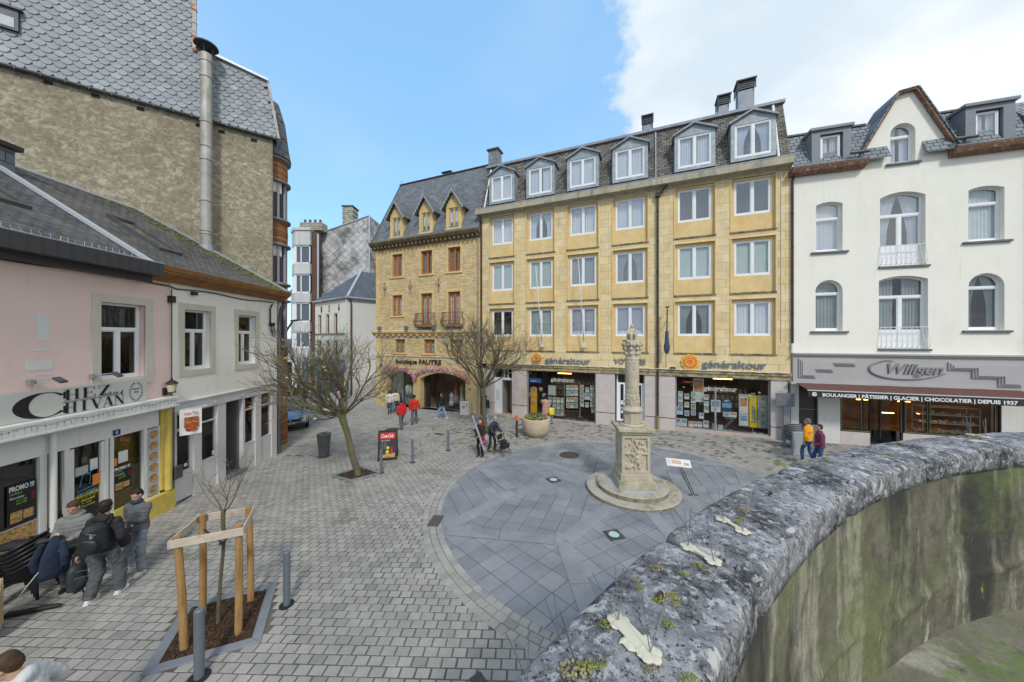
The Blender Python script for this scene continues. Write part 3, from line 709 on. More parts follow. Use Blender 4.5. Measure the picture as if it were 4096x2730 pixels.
for a,b,lo in[(3.46,7.83,.13),(12.16,16.40,.37)]:
 fm_.cut();fm_.box(a,a+.05,.08,.16,lo,3.18);fm_.box(b-.05,b,.08,.16,lo,3.18);fm_.box(a+.05,b-.05,.08,.16,lo,lo+.04);fm_.box(a+.05,b-.05,.08,.16,3.14,3.18)
fm_.box(14.02,14.10,.07,.17,.41,2.6)
fm_.build('shop_frame',zinc,bE)
for cx_,zc in[(5.6,2.88),(14.6,2.95)]:
 lt=MB();lt.box(cx_-.45,cx_+.45,1.3,1.5,zc+.02,zc+.05);lt.build('fill_glow',emitM('shop_fill_glow',(1,.45,.12),8),bE)  # glowing orange bar, made larger to brighten the shop interior
dm=MB()
def doorpart(a,b,lo,hi,y):return MB().box(a,b,y,y+.05,lo,hi)
d=MB();d.box(1.0,1.55,.25,.31,.14,2.5);d.box(1.55,2.38,.24,.32,2.42,2.52);d.box(1.0,2.38,.25,.31,2.52,2.58);d.box(2.31,2.38,.25,.31,.14,2.42);d.box(1.68,1.74,.25,.3,2.58,3.15);d.box(1.96,2.02,.25,.3,2.58,3.15)
dd=d.build('entrance_door',white_pvc,bE);MB().poly([(1.0,.28,2.58),(2.38,.28,2.58),(2.38,.28,3.18),(1.0,.28,3.18)]).build('pane',glass,dd)
hall=MB();hall.box(1.0,2.42,.6,2.2,.13,.14)
hall.poly([(1.55,1.5,.14),(2.4,1.5,.14),(2.4,1.5,2.5),(1.55,1.5,2.5)]);hall.poly([(1.55,.3,.14),(1.55,1.5,.14),(1.55,1.5,2.5),(1.55,.3,2.5)])
hall.build('hallway',P('hall_wall',(.42,.38,.31),.8),bE)
mt_=MB();mt_.box(1.62,2.28,.5,1.2,.145,.16);mt_.build('doormat',P('coir',(.16,.09,.04),.95),bE)
pb=MB()
for k in range(6):pb.cut().box(1.1,1.34,.235,.25,1.05+k*.12,1.13+k*.12)
pb.build('mail_slot',P('slot_grey',(.55,.56,.58),.4),dd)
d=MB();d.box(9.03,9.1,.22,.3,.38,3.15);d.box(10.52,10.59,.22,.3,.38,3.15);d.box(9.1,10.52,.22,.3,2.55,2.65);d.box(9.1,9.24,.22,.28,.38,2.55);d.box(9.42,9.62,.22,.28,.38,2.55);d.box(10.38,10.52,.22,.28,.38,2.55);d.box(9.24,9.42,.22,.28,.38,.5);d.box(9.62,10.38,.22,.28,.38,.55)
dd=d.build('entrance_door',white_pvc,bE);MB().poly([(9.1,.25,.4),(10.52,.25,.4),(10.52,.25,3.15),(9.1,.25,3.15)]).build('pane',glass,dd)
st=MB();st.box(9.27,9.39,.215,.218,1.35,1.6);st.cut().box(9.27,9.39,.215,.218,1.1,1.22);st.cut().box(9.27,9.39,.215,.218,.85,1.0);st.build('sticker',P('sticker_white',(.7,.72,.74),.5),dd)
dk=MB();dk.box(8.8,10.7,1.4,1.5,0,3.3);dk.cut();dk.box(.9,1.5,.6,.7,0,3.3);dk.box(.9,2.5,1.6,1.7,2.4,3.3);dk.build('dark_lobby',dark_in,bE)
md=MB();md.build if False else None
# boutique building
bF=frthing('boutique_building','rough yellow stone house with flower trimmed shop arches and three pointed dormers','building',FF)
stoneF=brickM('rough_yellow_stone',(.62,.45,.225),(.78,.62,.37),(.46,.35,.19),.36,.135,.008,off=.4,bump=1,bumpd=.03,freq=3,
 stain=[((.66,.48,.22),(1.2,1.2,1.2),.5,.75,.4),((.34,.27,.17),(2.5,2.5,2.5),.62,.75,.5)])
stoneFs=M('smooth_yellow_stone',(.70,.51,.23),.85,.12,2,.15,25,stain=[((.48,.30,.1),(1.5,1.5,.8),.5,.7,.5)])
shopF=brickM('shop_ashlar',(.56,.43,.20),(.62,.49,.25),(.36,.27,.13),.8,.36,.006,bump=.25,bumpd=.008)
wood=P('orange_wood',(.40,.15,.04),.5,var=.2)
LF=FF.L;k_=LF/8.976
f2=[(1.69,2.66,10.2,11.95),(4.45,5.45,10.2,11.95),(6.85,7.88,10.2,11.95)]
f1=[(1.69,2.66,7.15,8.75),(4.45,5.45,6.4,8.75),(6.85,7.88,6.4,8.75)]
mz_=[(1.98,2.92,4.28,5.32),(4.72,5.68,4.28,5.32),(7.05,8.1,4.28,5.32)]
arches=[(1.12,3.72,.1,2.86,.42),(4.35,8.3,.1,2.86,.5)]
hl=[h for h in f2+f1+mz_]
mb=MB();wall(mb,0,LF,4.0,12.6,hl,0,.22);mb.build('wall',stoneF,bF)
mb=MB();wall(mb,0,LF,-.6,4.0,arches,-.0,.5);mb.build('shop_wall',shopF,bF)
mb=MB();wall(mb,.0,LF,3.05,4.02,[],-.02,.01);mb.box(0,LF,-.03,-.02,3.05,4.02);mb.build('sign_band',stoneF,bF)
mb=MB()
for h in hl:
 a,b,lo,hi=h;w=.13;mb.cut()
 for z in np.arange(lo,hi-.01,(hi-lo)/4):
  ww=w+.05*(int(round((z-lo)/((hi-lo)/4)))%2)
  mb.box(a-ww,a,-.025,.05,z,z+(hi-lo)/4-.005);mb.box(b,b+ww,-.025,.05,z,z+(hi-lo)/4-.005)
 mb.box(a-.2,b+.2,-.03,.05,hi,hi+.17);mb.box(a-.22,b+.22,-.07,.05,lo-.13,lo)
bevel_q=mb;mb=MB()
bevel_q.build('window_surround',stoneFs,bF,bev=.012)
for z in np.arange(4.1,12.4,.5):mb.box(-.01,.28+.12*(int(z*2)%2),-.024,.02,z,z+.495)
mb.cut()
for z in np.arange(4.1,12.4,.5):mb.box(LF-.3-.12*(int(z*2)%2),LF,-.024,.02,z,z+.495)
mb.build('quoins',stoneFs,bF,bev=.012)
for i,h in enumerate(hl):
 a,b,lo,hi=h
 window(bF,a,b,lo,hi,.12,fm=wood,fw=.075,mul=(.5,),muntin=(2,4 if hi-lo>1.2 else 2)if i<6 else(1,2),cur='net' if 3<=i<6 else('grey' if i<3 else 'green'))
co=MB()
pr=[(-.12,12.45),(-.12,12.62),(-.38,12.72),(-.5,12.9),(-.5,12.98),(.3,13.05),(.3,12.45)]
co.hexa([(LF+.05,a,b)for a,b in pr],[(-.35,a,b)for a,b in pr])
for i in range(26):x=.05+i*(LF-.2)/25;co.box(x,x+.13,-.33,-.1,12.46,12.64)
bevel(co.build('cornice',M('brown_cornice',(.17,.13,.075),.85,.35,3,.2,30,stain=[((.35,.30,.18),(2,2,2),.55,.7,.6)]),bF,fixn=True),.01,1)
co=MB();pr=[(-.0,5.55),(-.06,5.62),(-.16,5.7),(-.3,5.84),(-.3,5.92),(0,6.0)]
co.hexa([(LF,a,b)for a,b in pr],[(-.2,a,b)for a,b in pr])
for i in range(17):x=.1+i*(LF-.3)/16;co.box(x,x+.18,-.2,-.02,5.6,5.74)
co.build('string_course',stoneFs,bF,fixn=True)
lt=MB();lt.tube([(-.1,-.33,5.98),(LF,-.33,5.98)],.02,6);lt.cut().tube([(0,-.06,5.5),(LF,-.06,5.5)],.02,6);lt.cut().tube([(0,-.07,4.03),(LF,-.07,4.03)],.025,6);lt.build('cable',cbm,bF)
rf=MB();zr=18.55;rf.poly([(-.2,-.3,13.0),(LF,-.3,13.0),(LF,2.2,zr),(.55,2.2,zr)]);rf.poly([(-.2,9,13),(-.2,-.3,13.0),(.55,2.2,zr),(.55,7,zr)]);rf.poly([(.55,2.2,zr),(LF,2.2,zr),(LF,7,zr),(.55,7,zr)]);rf.poly([(LF,-.3,13.0),(LF,9,13),(LF,7,zr),(LF,2.2,zr)])
slateF=brickM('grey_slate',(.14,.155,.175),(.21,.225,.245),(.05,.055,.06),.3,.16,.008,bump=.7,bumpd=.02,stain=[((.28,.29,.29),(4,4,.5),.6,.75,.5),((.10,.11,.11),(1,1,1),.5,.7,.5)])
rf.build('roof',slateF,bF)
r_=MB();r_.tube([(.5,2.15,zr+.02),(LF,2.15,zr+.02)],.06,8);r_.tube([(-.2,-.3,13.02),(.55,2.2,zr)],.05,8);r_.tube([(.75,2.1,zr),(.75,2.1,zr+.35)],.02,6);r_.box(4.6,5.3,2.6,3.2,zr-.1,zr+.45);r_.box(4.5,5.4,2.5,3.3,zr+.45,zr+.53);r_.build('ridge_flashing',zinc_d,bF)
bk=MB();bk.box(.0,LF,2.3,9,-.6,12.9);bk.build('back_wall',MT['plain_render'],bF)
bd=MB()
for i,(a,b,z0,z1)in enumerate([(1.72,2.72,13.3,14.75),(4.5,5.5,13.3,14.75),(6.9,7.95,13.3,14.75)]):
 cx=(a+b)/2;d=MB()
 wall(d,a-.12,b+.12,13.0,lambda x,cx=cx,a=a,b=b:14.95+.95*(1-abs(x-cx)/((b-a)/2+.12)),[(a+.12,b-.12,z0,z1)],-.15,.12,brk=(cx,))
 d.poly([(a-.12,-.15,13),(a-.12,-.15,14.95),(a-.12,1.1,14.95),(a-.12,-.15,13)]);d.poly([(b+.12,-.15,14.95),(b+.12,-.15,13),(b+.12,1.1,14.95)])
 d.box(a-.16,b+.16,-.22,-.15,z0-.12,z0)
 do=d.build('dormer',stoneFs,bF)
 rf=MB();tm=MB();hw=(b-a)/2+.42
 for sg in(-1,1):
  e=cx+sg*hw
  q=[(cx,16.08),(e,14.72)]
  rf.hexa([(cx,-.42,15.98),(e,-.42,14.62),(e,.75,14.62),(cx,1.5,15.98)],[(cx,-.42,16.06),(e,-.42,14.70),(e,.75,14.70),(cx,1.5,16.06)])
  n=6
  for j in range(n):
   p0=Vector((cx,0,16.02)).lerp(Vector((e,0,14.66)),j/n);p1=Vector((cx,0,16.02)).lerp(Vector((e,0,14.66)),(j+1)/n);pm=(p0+p1)/2
   tm.hexa([(p0.x,-.43,p0.z),(p1.x,-.43,p1.z),(p1.x,-.43,p1.z-.13),(pm.x,-.43,pm.z-.24),(p0.x,-.43,p0.z-.13)],[(p0.x,-.46,p0.z),(p1.x,-.46,p1.z),(p1.x,-.46,p1.z-.13),(pm.x,-.46,pm.z-.24),(p0.x,-.46,p0.z-.13)])
 rf.build('dormer_roof',slateF,do,fixn=True);tm.build('bargeboard',P('lead_grey',(.30,.33,.36),.6),do,fixn=True)
 window(do,a+.12,b-.12,z0,z1,-.1,fm=P('cream_frame',(.55,.42,.2),.5),fw=.06,cur='net',sub=False,name='window_frame')
iron=P('wrought_iron',(.04,.025,.02),.6)
def balcony(par,a,b,lo,hi,y=-.02,out=.42,mat=iron,n=14,slab=None,belly=.16,r=.011):
 mb=MB()
 if slab:mb2=MB();mb2.box(a,b,y-out-.03,y+.03,lo-.1,lo);mb2.box(a+.06,b-.06,y-out+.05,y,lo-.17,lo-.1);bevel(mb2.build('balcony_slab',slab,par),.01,1)
 def bal(x,yo,nx,ny):
  z=[0,.06,.2,.36,.5,.66,.84,1];o=[0,.5,1,.95,.6,.25,.05,0]
  mb.tube([(x+nx*belly*q,yo+ny*belly*q,lo+(hi-lo)*t)for t,q in zip(z,o)],r,5)
 for i in range(n+1):bal(a+(b-a)*i/n,y-out,0,-1)
 for k in range(1,4):
  if out>.2:bal(a,y-out*k/4,-1,0);bal(b,y-out*k/4,1,0)
 mb.tube([(a,y,hi),(a,y-out,hi),(b,y-out,hi),(b,y,hi)],r*1.6,6);mb.tube([(a,y,lo+.04),(a,y-out,lo+.04),(b,y-out,lo+.04),(b,y,lo+.04)],r*1.4,6)
 for z in(lo+(hi-lo)*.35,):
  for i in range(n):cx=a+(b-a)*(i+.5)/n;mb.tube([(cx+.028*math.cos(t),y-out-belly*.9,z+.028*math.sin(t))for t in np.linspace(0,2*PI,9)],r*.7,4)
 return mb.build('balcony_railing',mat,par)
balcony(bF,4.2,5.75,6.32,7.25,slab=stone_dirty);balcony(bF,6.6,8.15,6.32,7.25,slab=stone_dirty)
an=MB()
for x in(.95,3.45,6.05):
 an.cut()
 an.tube([(x,-.05,8.75),(x,-.05,9.75)],.018,6);an.tube([(x+.12*math.cos(t),-.05,9.35+.12*math.sin(t))for t in np.linspace(PI*1.0,PI*2,7)],.015,5);an.tube([(x-.12,-.05,9.35),(x-.16,-.05,9.5)],.015,5);an.tube([(x+.12,-.05,9.35),(x+.16,-.05,9.5)],.015,5);an.ell((x,-.05,9.78),(.03,.03,.05),6,5)
an.build('wall_anchor',iron,bF)
for x in(.55,3.2,5.75):
 f_=MB();f_.box(x,x+.28,-.45,-.25,6.02,6.32);f_.box(x+.1,x+.18,-.33,-.27,5.9,6.02)
 bevel(f_.build('floodlight',grey_metal,bF),.02,2)
gutter_pipe(bF,[(LF-.28,-.45,12.9),(LF-.14,-.14,12.5),(LF-.14,-.1,4.1),(LF-.16,-.1,-.2)],.045,zinc)
it=MB()
it.poly([(.9,.5,-.0),(8.5,.5,-.0),(8.5,4,.0),(.9,4,.0)]);it.poly([(.9,2.2,0),(8.5,2.2,0),(8.5,2.2,3),(.9,2.2,3)]);it.poly([(.9,.5,3),(8.5,.5,3),(8.5,4,3),(.9,4,3)]);it.box(3.85,4.2,.5,2.2,0,3)
it.build('shop_interior',P('boutique_inside',(.13,.09,.055),.9,var=.4,scale=1.5),bF)
bs=MB();bs.box(1.0,3.8,-.05,.5,-.6,.1);bs.cut().box(4.25,8.35,-.06,.9,-.6,.1);bs.build('shop_step',blue_m,bF)
fb=MB()
for x in(1.2,2.45,3.6):fb.box(x,x+.05,.42,.48,.1,2.85)
fb.cut()
for x in(4.75,5.45,5.9,8.2):fb.box(x,x+.06,.6,.66,.1,2.85)
fb.box(4.45,4.75,.58,.66,.1,2.85)
fb.build('shop_frame',black,bF)
MB().poly([(1.15,.45,.1),(3.72,.45,.1),(3.72,.45,2.86),(1.15,.45,2.86)]).build('shop_window',shopglass,bF)
MB().poly([(5.45,.63,.1),(8.3,.63,.1),(8.3,.63,2.86),(5.45,.63,2.86)]).build('shop_window',shopglass,bF)
gc=curtain_mesh(1.25,3.0,.15,1.35,.8,amp=.04,wl=.4,seed=3);gc.build('shop_curtain',P('teal_grey_cloth',(.22,.28,.28),.7),bF,smooth=True)
for x_ in(1.9,3.0,5.2,6.4,7.6):lq=MB();lq.box(x_-.12,x_+.12,1.3,1.5,2.9,2.93);lq.build('fill_glow',emitM('boutique_fill_glow',(1,.8,.55),7),bF)  # row of glowing bars added to brighten the inside of the boutique
gm=[P('cloth_%s'%n,c,.9)for n,c in[('white',(.6,.6,.58)),('grey',(.25,.27,.29)),('tan',(.35,.22,.12)),('navy',(.05,.08,.15)),('rust',(.3,.1,.05)),('cream',(.5,.45,.35)),('teal',(.08,.2,.22))]]
def garment(par,x,y,z,h,w,mat):
 mb=MB();mb.tube([(x,y,z),(x,y,z-.06),(x,y,z-.1),(x,y,z-h*.5),(x,y,z-h)],[.03,w*.35,w*.5,w*.42,w*.6],10,sq=.35)
 mb.tube([(x-w*.4,y,z-.1),(x-w*.62,y-.02,z-h*.45)],[w*.16,w*.1],7);mb.tube([(x+w*.4,y,z-.1),(x+w*.62,y-.02,z-h*.45)],[w*.16,w*.1],7)
 return mb.build('garment',mat,par,smooth=True)
rk=MB();rk.tube([(2.7,.75,1.85),(3.6,.75,1.85)],.015,6);rk.tube([(2.7,.75,.15),(2.7,.75,1.85)],.015,6);rk.tube([(3.6,.75,.15),(3.6,.75,1.85)],.015,6)
F_=FF
rt=thing('clothes_rail','metal clothes rail of pale tops in the left boutique window','clothes rail',F_.w(2.9,.75,.1),FF.rot)
def reloc(mb,dx,dy,dz):mb.v=[(a+dx,b+dy,c+dz)for a,b,c in mb.v];return mb
rm=MB();rm.tube([(-.45,0,0),(-.45,0,1.6)],.015,6);rm.tube([(.5,0,0),(.5,0,1.6)],.015,6);rm.tube([(-.45,0,1.6),(.5,0,1.6)],.015,6);rm.build('rail',steel,rt)
for k in range(7):garment(rt,-.38+k*.14,0,1.58,.75+.1*(k%2),.3,gm[[0,0,5,0,1,0,5][k]])
def mannequin(x,y,z,h,lab,mats):
 t=thing('mannequin',lab,'mannequin',FF.w(x,y,z),FF.rot)
 b=MB();b.tube([(0,0,0),(0,0,h*.45)],.015,6);b.lathe([(.16,0),(.16,.02),(.02,.03)],n=12);b.build('stand',steel,t)
 b=MB();b.tube([(0,0,h*.42),(0,0,h*.55),(0,0,h*.7),(0,0,h*.85),(0,0,h*.92),(0,0,h)],[.17,.16,.13,.19,.1,.05],12,sq=.6);b.build('torso',mats[0],t,smooth=True)
 b=MB();b.tube([(0,0,h*.2),(0,0,h*.5)],[.24,.16],14,sq=.7);b.build('skirt',mats[1],t,smooth=True)
 return t
mannequin(1.75,.8,.1,1.9,'mannequin in a grey dress in the left boutique window',(gm[1],gm[3]));mannequin(6.9,1.0,.1,1.9,'mannequin in a patterned rust dress behind the boutique glass',(gm[4],gm[1]))
mannequin(7.45,.95,.1,1.85,'mannequin in a cream dress beside the rust one',(gm[5],gm[5]));mannequin(6.6,.85,.1,1.2,'short dress form in a pale blue striped top',(P('cloth_paleblue',(.35,.42,.5),.9),gm[0]));mannequin(8.0,1.1,.1,1.7,'mannequin in a teal dress at the right end of the boutique window',(gm[6],gm[3]))
# bakery house
bW=frthing('bakery_house','cream rendered house with central gable above a grey bakery front','house',FW)
LW=FW.L+.05
cream=M('cream_render',(.81,.785,.695),.85,.03,1.2,.12,60,stain=[((.60,.58,.50),(.8,.8,.25),.52,.8,.4),((.42,.41,.36),(4.5,4.5,.3),.60,.74,.4)])
revl=cream
sillm=P('bluestone_sill',(.13,.13,.14),.6,var=.3)
W2=[(.98,2.0,9.15,11.5,.13),(3.36,4.92,8.3,11.62,.22),(6.3,7.4,9.17,11.5,.13)]
W1=[(.96,2.0,5.36,7.78,.5),(3.32,5.0,4.55,7.82,.17),(6.3,7.4,5.36,7.78,.52)]
WA=[(3.72,4.58,12.95,14.72,.42)]
def topW(x):
 P_=[(0,12.95),(2.66,12.95),(2.67,13.52),(3.98,16.02),(4.48,16.1),(5.68,13.52),(5.69,12.95),(LW,12.95)]
 for(a,b),(c,d)in zip(P_[:-1],P_[1:]):
  if a<=x<=c and c>a:return b+(d-b)*(x-a)/(c-a)
 return 12.95
mb=MB();wall(mb,0,LW,4.3,topW,W2+W1+WA,0,.26,brk=(2.66,2.67,3.98,4.48,5.68,5.69));mb.build('wall',cream,bW)
sb=MB()
for a,b,z in[(.78,2.2,9.1),(6.1,7.6,9.12),(.76,2.2,5.31),(6.1,7.6,5.31),(3.55,4.75,12.9),(3.3,5.05,8.25),(3.28,5.1,4.5)]:
 sb.cut().box(a,b,-.10 if b-a<1.68 else-.08,.2,z-.06,z+.03)
sb.build('sill',sillm,bW,bev=.008)
yw=.2
window(bW,*W2[0][:4],yw,fw=.075,mul=(),trans=(.68,),rise=.13,cur='net',gl=glass_hi)
window(bW,*W2[1][:4],yw,fw=.08,mul=(.5,),trans=(.70,),rise=.22,cur='tie',gl=glass_hi,panel=.95)
window(bW,*W2[2][:4],yw,fw=.075,mul=(),trans=(.70,),rise=.13,cur='net')
window(bW,*W1[0][:4],yw,fw=.075,mul=(),trans=(.74,),rise=.5,cur='greyfull')
window(bW,*W1[1][:4],yw,fw=.08,mul=(.5,),trans=(.72,),rise=.17,cur='grey',panel=.85)
window(bW,*W1[2][:4],yw,fw=.075,mul=(),trans=(.76,),rise=.52,cur='greytie')
window(bW,*WA[0][:4],yw,fw=.07,mul=(),trans=(.70,),rise=.42,cur='split',gl=glass_hi)
wr=P('white_railing',(.72,.72,.70),.5)
balcony(bW,3.36,4.9,8.32,9.2,y=.06,out=.1,mat=wr,n=9,belly=.1);balcony(bW,3.34,4.98,4.57,5.5,y=.06,out=.1,mat=wr,n=9,belly=.1)
gb=MB()
def board(p,q,t,y0,y1,mbx):
 p=Vector((p[0],0,p[1]));q=Vector((q[0],0,q[1]));d=(q-p).normalized();n=Vector((-d.z,0,d.x))
 if n.z<0:n=-n
 mbx.hexa([(p.x,y1,p.z),(q.x,y1,q.z),(q.x+n.x*t,y1,q.z+n.z*t),(p.x+n.x*t,y1,p.z+n.z*t)],[(p.x,y0,p.z),(q.x,y0,q.z),(q.x+n.x*t,y0,q.z+n.z*t),(p.x+n.x*t,y0,p.z+n.z*t)])
woodw=M('weathered_wood',(.20,.10,.06),.85,.3,5,.3,50,stain=[((.38,.34,.30),(9,9,9),.52,.62,.7)])
board((2.66,13.5),(3.95,15.98),.08,-.2,.02,gb);board((3.95,15.98),(4.5,16.07),.08,-.2,.02,gb);board((4.5,16.07),(5.7,13.48),.08,-.2,.02,gb)
gb.build('bargeboard',woodw,bW,fixn=True)
rf=MB();board((2.5,13.35),(3.9,16.04),.04,-.24,1.3,rf);board((3.9,16.05),(4.55,16.14),.04,-.24,1.3,rf);board((4.55,16.14),(5.85,13.4),.04,-.24,1.3,rf)
fish=brickM('fish_slate',(.20,.225,.25),(.27,.29,.31),(.07,.08,.09),.30,.2,.02,bump=.9,bumpd=.03,smooth=.3,stain=[((.38,.40,.40),(2,2,2),.55,.75,.5)])
rf.build('roof',fish,bW,fixn=True)
ev=MB()
for a,b in[(-.12,2.72),(5.64,LW+.1)]:
 ev.cut();pr=[(-.38,12.95),(-.46,13.12),(-.46,13.16),(.1,13.16),(.1,12.86),(-.2,12.86)]
 ev.hexa([(b,p,q)for p,q in pr],[(a,p,q)for p,q in pr])
ev.build('eaves_board',woodw,bW,fixn=True)
gt=MB()
for a,b in[(-.12,2.72),(5.64,LW+.1),(2.1,2.75),(5.6,6.3)]:
 gt.cut();z=13.17 if b-a>1 else 13.5
 gt.tube([(a,-.4,z),(b,-.4,z)],.07,8)
gt.tube([(2.45,-.35,13.5),(2.45,-.3,13.1)],.035,6);gt.tube([(5.95,-.35,13.5),(5.95,-.3,13.1)],.035,6)
gt.build('gutter',zinc_d,bW)
rf=MB()
for a,b in[(0,3.6),(4.8,LW)]:
 rf.cut();rf.poly([(a,-.3,13.15),(b,-.3,13.15),(b,.7,15.25),(a,.7,15.25)]);rf.poly([(a,.7,15.25),(b,.7,15.25),(b,6,16.4),(a,6,16.4)])
rf.poly([(LW,-.3,13.15),(LW,6,13.15),(LW,6,16.4),(LW,.7,15.25)])
rf.build('roof',fish,bW)
mo=MB();r2=random.Random(4)
for a,b in[(.1,2.9),(5.6,LW)]:
 for k in range(260):
  x=r2.uniform(a,b);y=r2.uniform(.68,1.4);z=15.25+(y-.7)*1.15/5.3;s=r2.uniform(.03,.1);mo.ell((x,y,z),(s*1.4,s,s*.5),6,4)
mo.build('moss',P('moss_green',(.16,.17,.035),.95,var=.5),bW,smooth=True)['kind']='stuff'
re=MB()
for a,b in[(0,3.2),(5.2,LW)]:re.cut().box(a,b,.6,.74,15.2,15.28)
re.build('roof_edge',zinc_d,bW)
anthr=P('anthracite',(.20,.21,.23),.5)
for a,b,wa,wb in[(.72,2.2,1.1,1.86),(6.05,7.55,6.42,7.15)]:
 d=MB();wall(d,a,b,13.2,14.85,[(wa-.05,wb+.05,13.28,14.65)],-.22,.22)
 d.poly([(a,-.22,13.2),(a,-.22,14.85),(a,.7,14.85),(a,-.1,13.2)]);d.poly([(b,-.22,14.85),(b,-.22,13.2),(b,-.1,13.2),(b,.7,14.85)])
 d.box(a-.08,b+.08,-.32,.8,14.85,14.97);do=d.build('dormer',anthr,bW)
 window(do,wa,wb,13.28,14.6,-.1,fw=.07,mul=(),cur='split',gl=glass_hi,sub=False,name='window_frame')
gs=P('grey_fascia_paint',(.40,.385,.38),.55,var=.05,scale=1)
fa=MB();fa.box(.02,LW-.02,-.12,.3,2.9,4.22);fa.box(-.02,LW+.04,-.26,.3,4.22,4.30);fa.box(.0,LW+.02,-.20,.3,4.15,4.22);fa.box(-.12,LW+.06,-.28,.3,2.78,2.9)
bevel(fa.build('fascia',gs,bW),.01,1)
def stepped(pts,mbx):
 for k,(off,y)in enumerate([(0,-.18),(.055,-.225),(.11,-.27)]):
  q=pts(off);mbx.prism(q,y,-.119 if k==0 else y+.045)
stp=MB()
lf=lambda o:[(.24+o,3.12+o),(.92-o,3.12+o),(.92-o,3.42+o),(1.60-o,3.42+o),(1.60-o,3.72+o),(2.42-o,3.72+o),(2.42-o,4.03-o),(.24+o,4.03-o)]
rt_=lambda o:[(LW-.24-o,2.98+o),(LW-.95+o,2.98+o),(LW-.95+o,3.3+o),(LW-1.75+o,3.3+o),(LW-1.75+o,3.62+o),(LW-2.5+o,3.62+o),(LW-2.5+o,3.96-o),(LW-.24-o,3.96-o)]
stepped(lf,stp);stp.cut();stepped(rt_,stp);stp.build('stepped_moulding',gs,bW,fixn=True)
aw=thing('awning','brown retractable shop awning with lettered black valance over the bakery front','awning',FW.w(0,-.14,2.75),FW.rot)
rn=24
am=MB()
for i in range(rn):
 x0=.1+7.55*i/rn;x1=.1+7.55*(i+1)/rn;s0=.03*math.sin(i*1.3);s1=.03*math.sin((i+1)*1.3)
 ya,yb=.0,-1.15
 am.poly([(x0-.0,ya,.14),(x1,ya,.14),(x1-.0,(ya+yb)/2,.01+s1*.4),(x0,(ya+yb)/2,.01+s0*.4)]);am.poly([(x0,(ya+yb)/2,.01+s0*.4),(x1,(ya+yb)/2,.01+s1*.4),(x1,yb,-.09),(x0,yb,-.09)])
am.build('canopy',M('brown_canvas',(.13,.06,.05),.9,.15,3,.1,60),aw,smooth=True)
vl=MB()
for i in range(90):
 x0=.1+7.55*i/90;x1=.1+7.55*(i+1)/90;w_=lambda x:-1.16-.008*math.sin(x*3.1);lo=lambda x:-.40+.012*abs(math.sin(x*14))
 vl.poly([(x0,w_(x0),lo(x0)),(x1,w_(x1),lo(x1)),(x1,w_(x1),-.12),(x0,w_(x0),-.12)])
vl.build('valance',M('black_canvas',(.035,.033,.035),.85,.3,4,.1,50),aw)
b_=MB();b_.tube([(.08,-1.15,-.1),(7.67,-1.15,-.1)],.03,8);b_.box(.05,7.7,-.12,.0,.08,.16);b_.tube([(1.5,0,.05),(1.7,-1.1,-.1)],.02,6);b_.tube([(6.2,0,.05),(6.0,-1.1,-.1)],.02,6);b_.build('front_bar',P('grey_bar',(.35,.35,.36),.5,.3),aw)
wt=P('white_lettering',(.75,.75,.73),.7)
text_mesh('BOULANGER | PÂTISSIER | GLACIER | CHOCOLATIER | DEPUIS 1937',.2,.004,wt,'lettering',aw,(.62,-1.172,-.34),width=6.12,bold=.006)
e=MB();e.tube([(.33,-1.168,-.26),(.33,-1.175,-.26)],.09,20);e.build('emblem',wt,aw);text_mesh('W',.12,.004,black,'emblem_letter',aw,(.28,-1.182,-.30),shear=.3)
sf=MB();wh=P('white_stone_panel',(.62,.60,.56),.5,var=.05)
for a,b in[(-.02,.3),(1.07,1.9),(7.3,LW)]:sf.cut().box(a,b,-.02,.4,-.5,2.8)
sf.build('pillar',wh,bW)
bs=MB();bs.box(1.9,3.0,-.02,.4,-.5,.62);bs.cut().box(4.15,7.3,-.02,.4,-.5,.72);bs.build('plinth',granite,bW,bev=.01)
gold=P('brass_trim',(.45,.36,.15),.35,.7)
fm_=MB()
for x in(1.9,2.72,3.0,3.35,4.1,4.18,5.0,7.15,7.26):fm_.box(x,x+.05,.0,.1,.4 if 2.9<x<4.15 else .7,2.7)
fm_.box(1.95,3.0,.0,.08,.62,.72);fm_.box(4.18,7.3,.0,.08,.72,.82);fm_.box(.3,.36,.1,.2,0,2.75);fm_.box(1.0,1.07,.1,.2,0,2.75);fm_.box(.36,1.0,.12,.18,1.5,1.6)
fm_.build('shop_frame',black,bW)
tr_=MB()
for x in(1.96,2.68,4.08,4.24,4.97,5.06,7.12):tr_.box(x,x+.012,-.012,-.001,.75,2.7)
tr_.box(1.95,3.0,-.012,-.001,.67,.69);tr_.box(4.18,7.3,-.012,-.001,.76,.78);tr_.box(.36,1.0,.108,.119,1.54,1.56);tr_.build('trim',gold,bW)
MB().poly([(1.95,.05,.7),(3.0,.05,.7),(3.0,.05,2.7),(1.95,.05,2.7)]).cut().poly([(3.0,.3,.2),(4.15,.3,.2),(4.15,.3,2.7),(3.0,.3,2.7)]).cut().poly([(4.15,.05,.7),(7.2,.05,.7),(7.2,.05,2.7),(4.15,.05,2.7)]).build('shop_window',shopglass,bW)
MB().box(.36,1.0,.15,.17,0,2.75).build('side_door',P('dark_door',(.05,.045,.04),.3),bW)
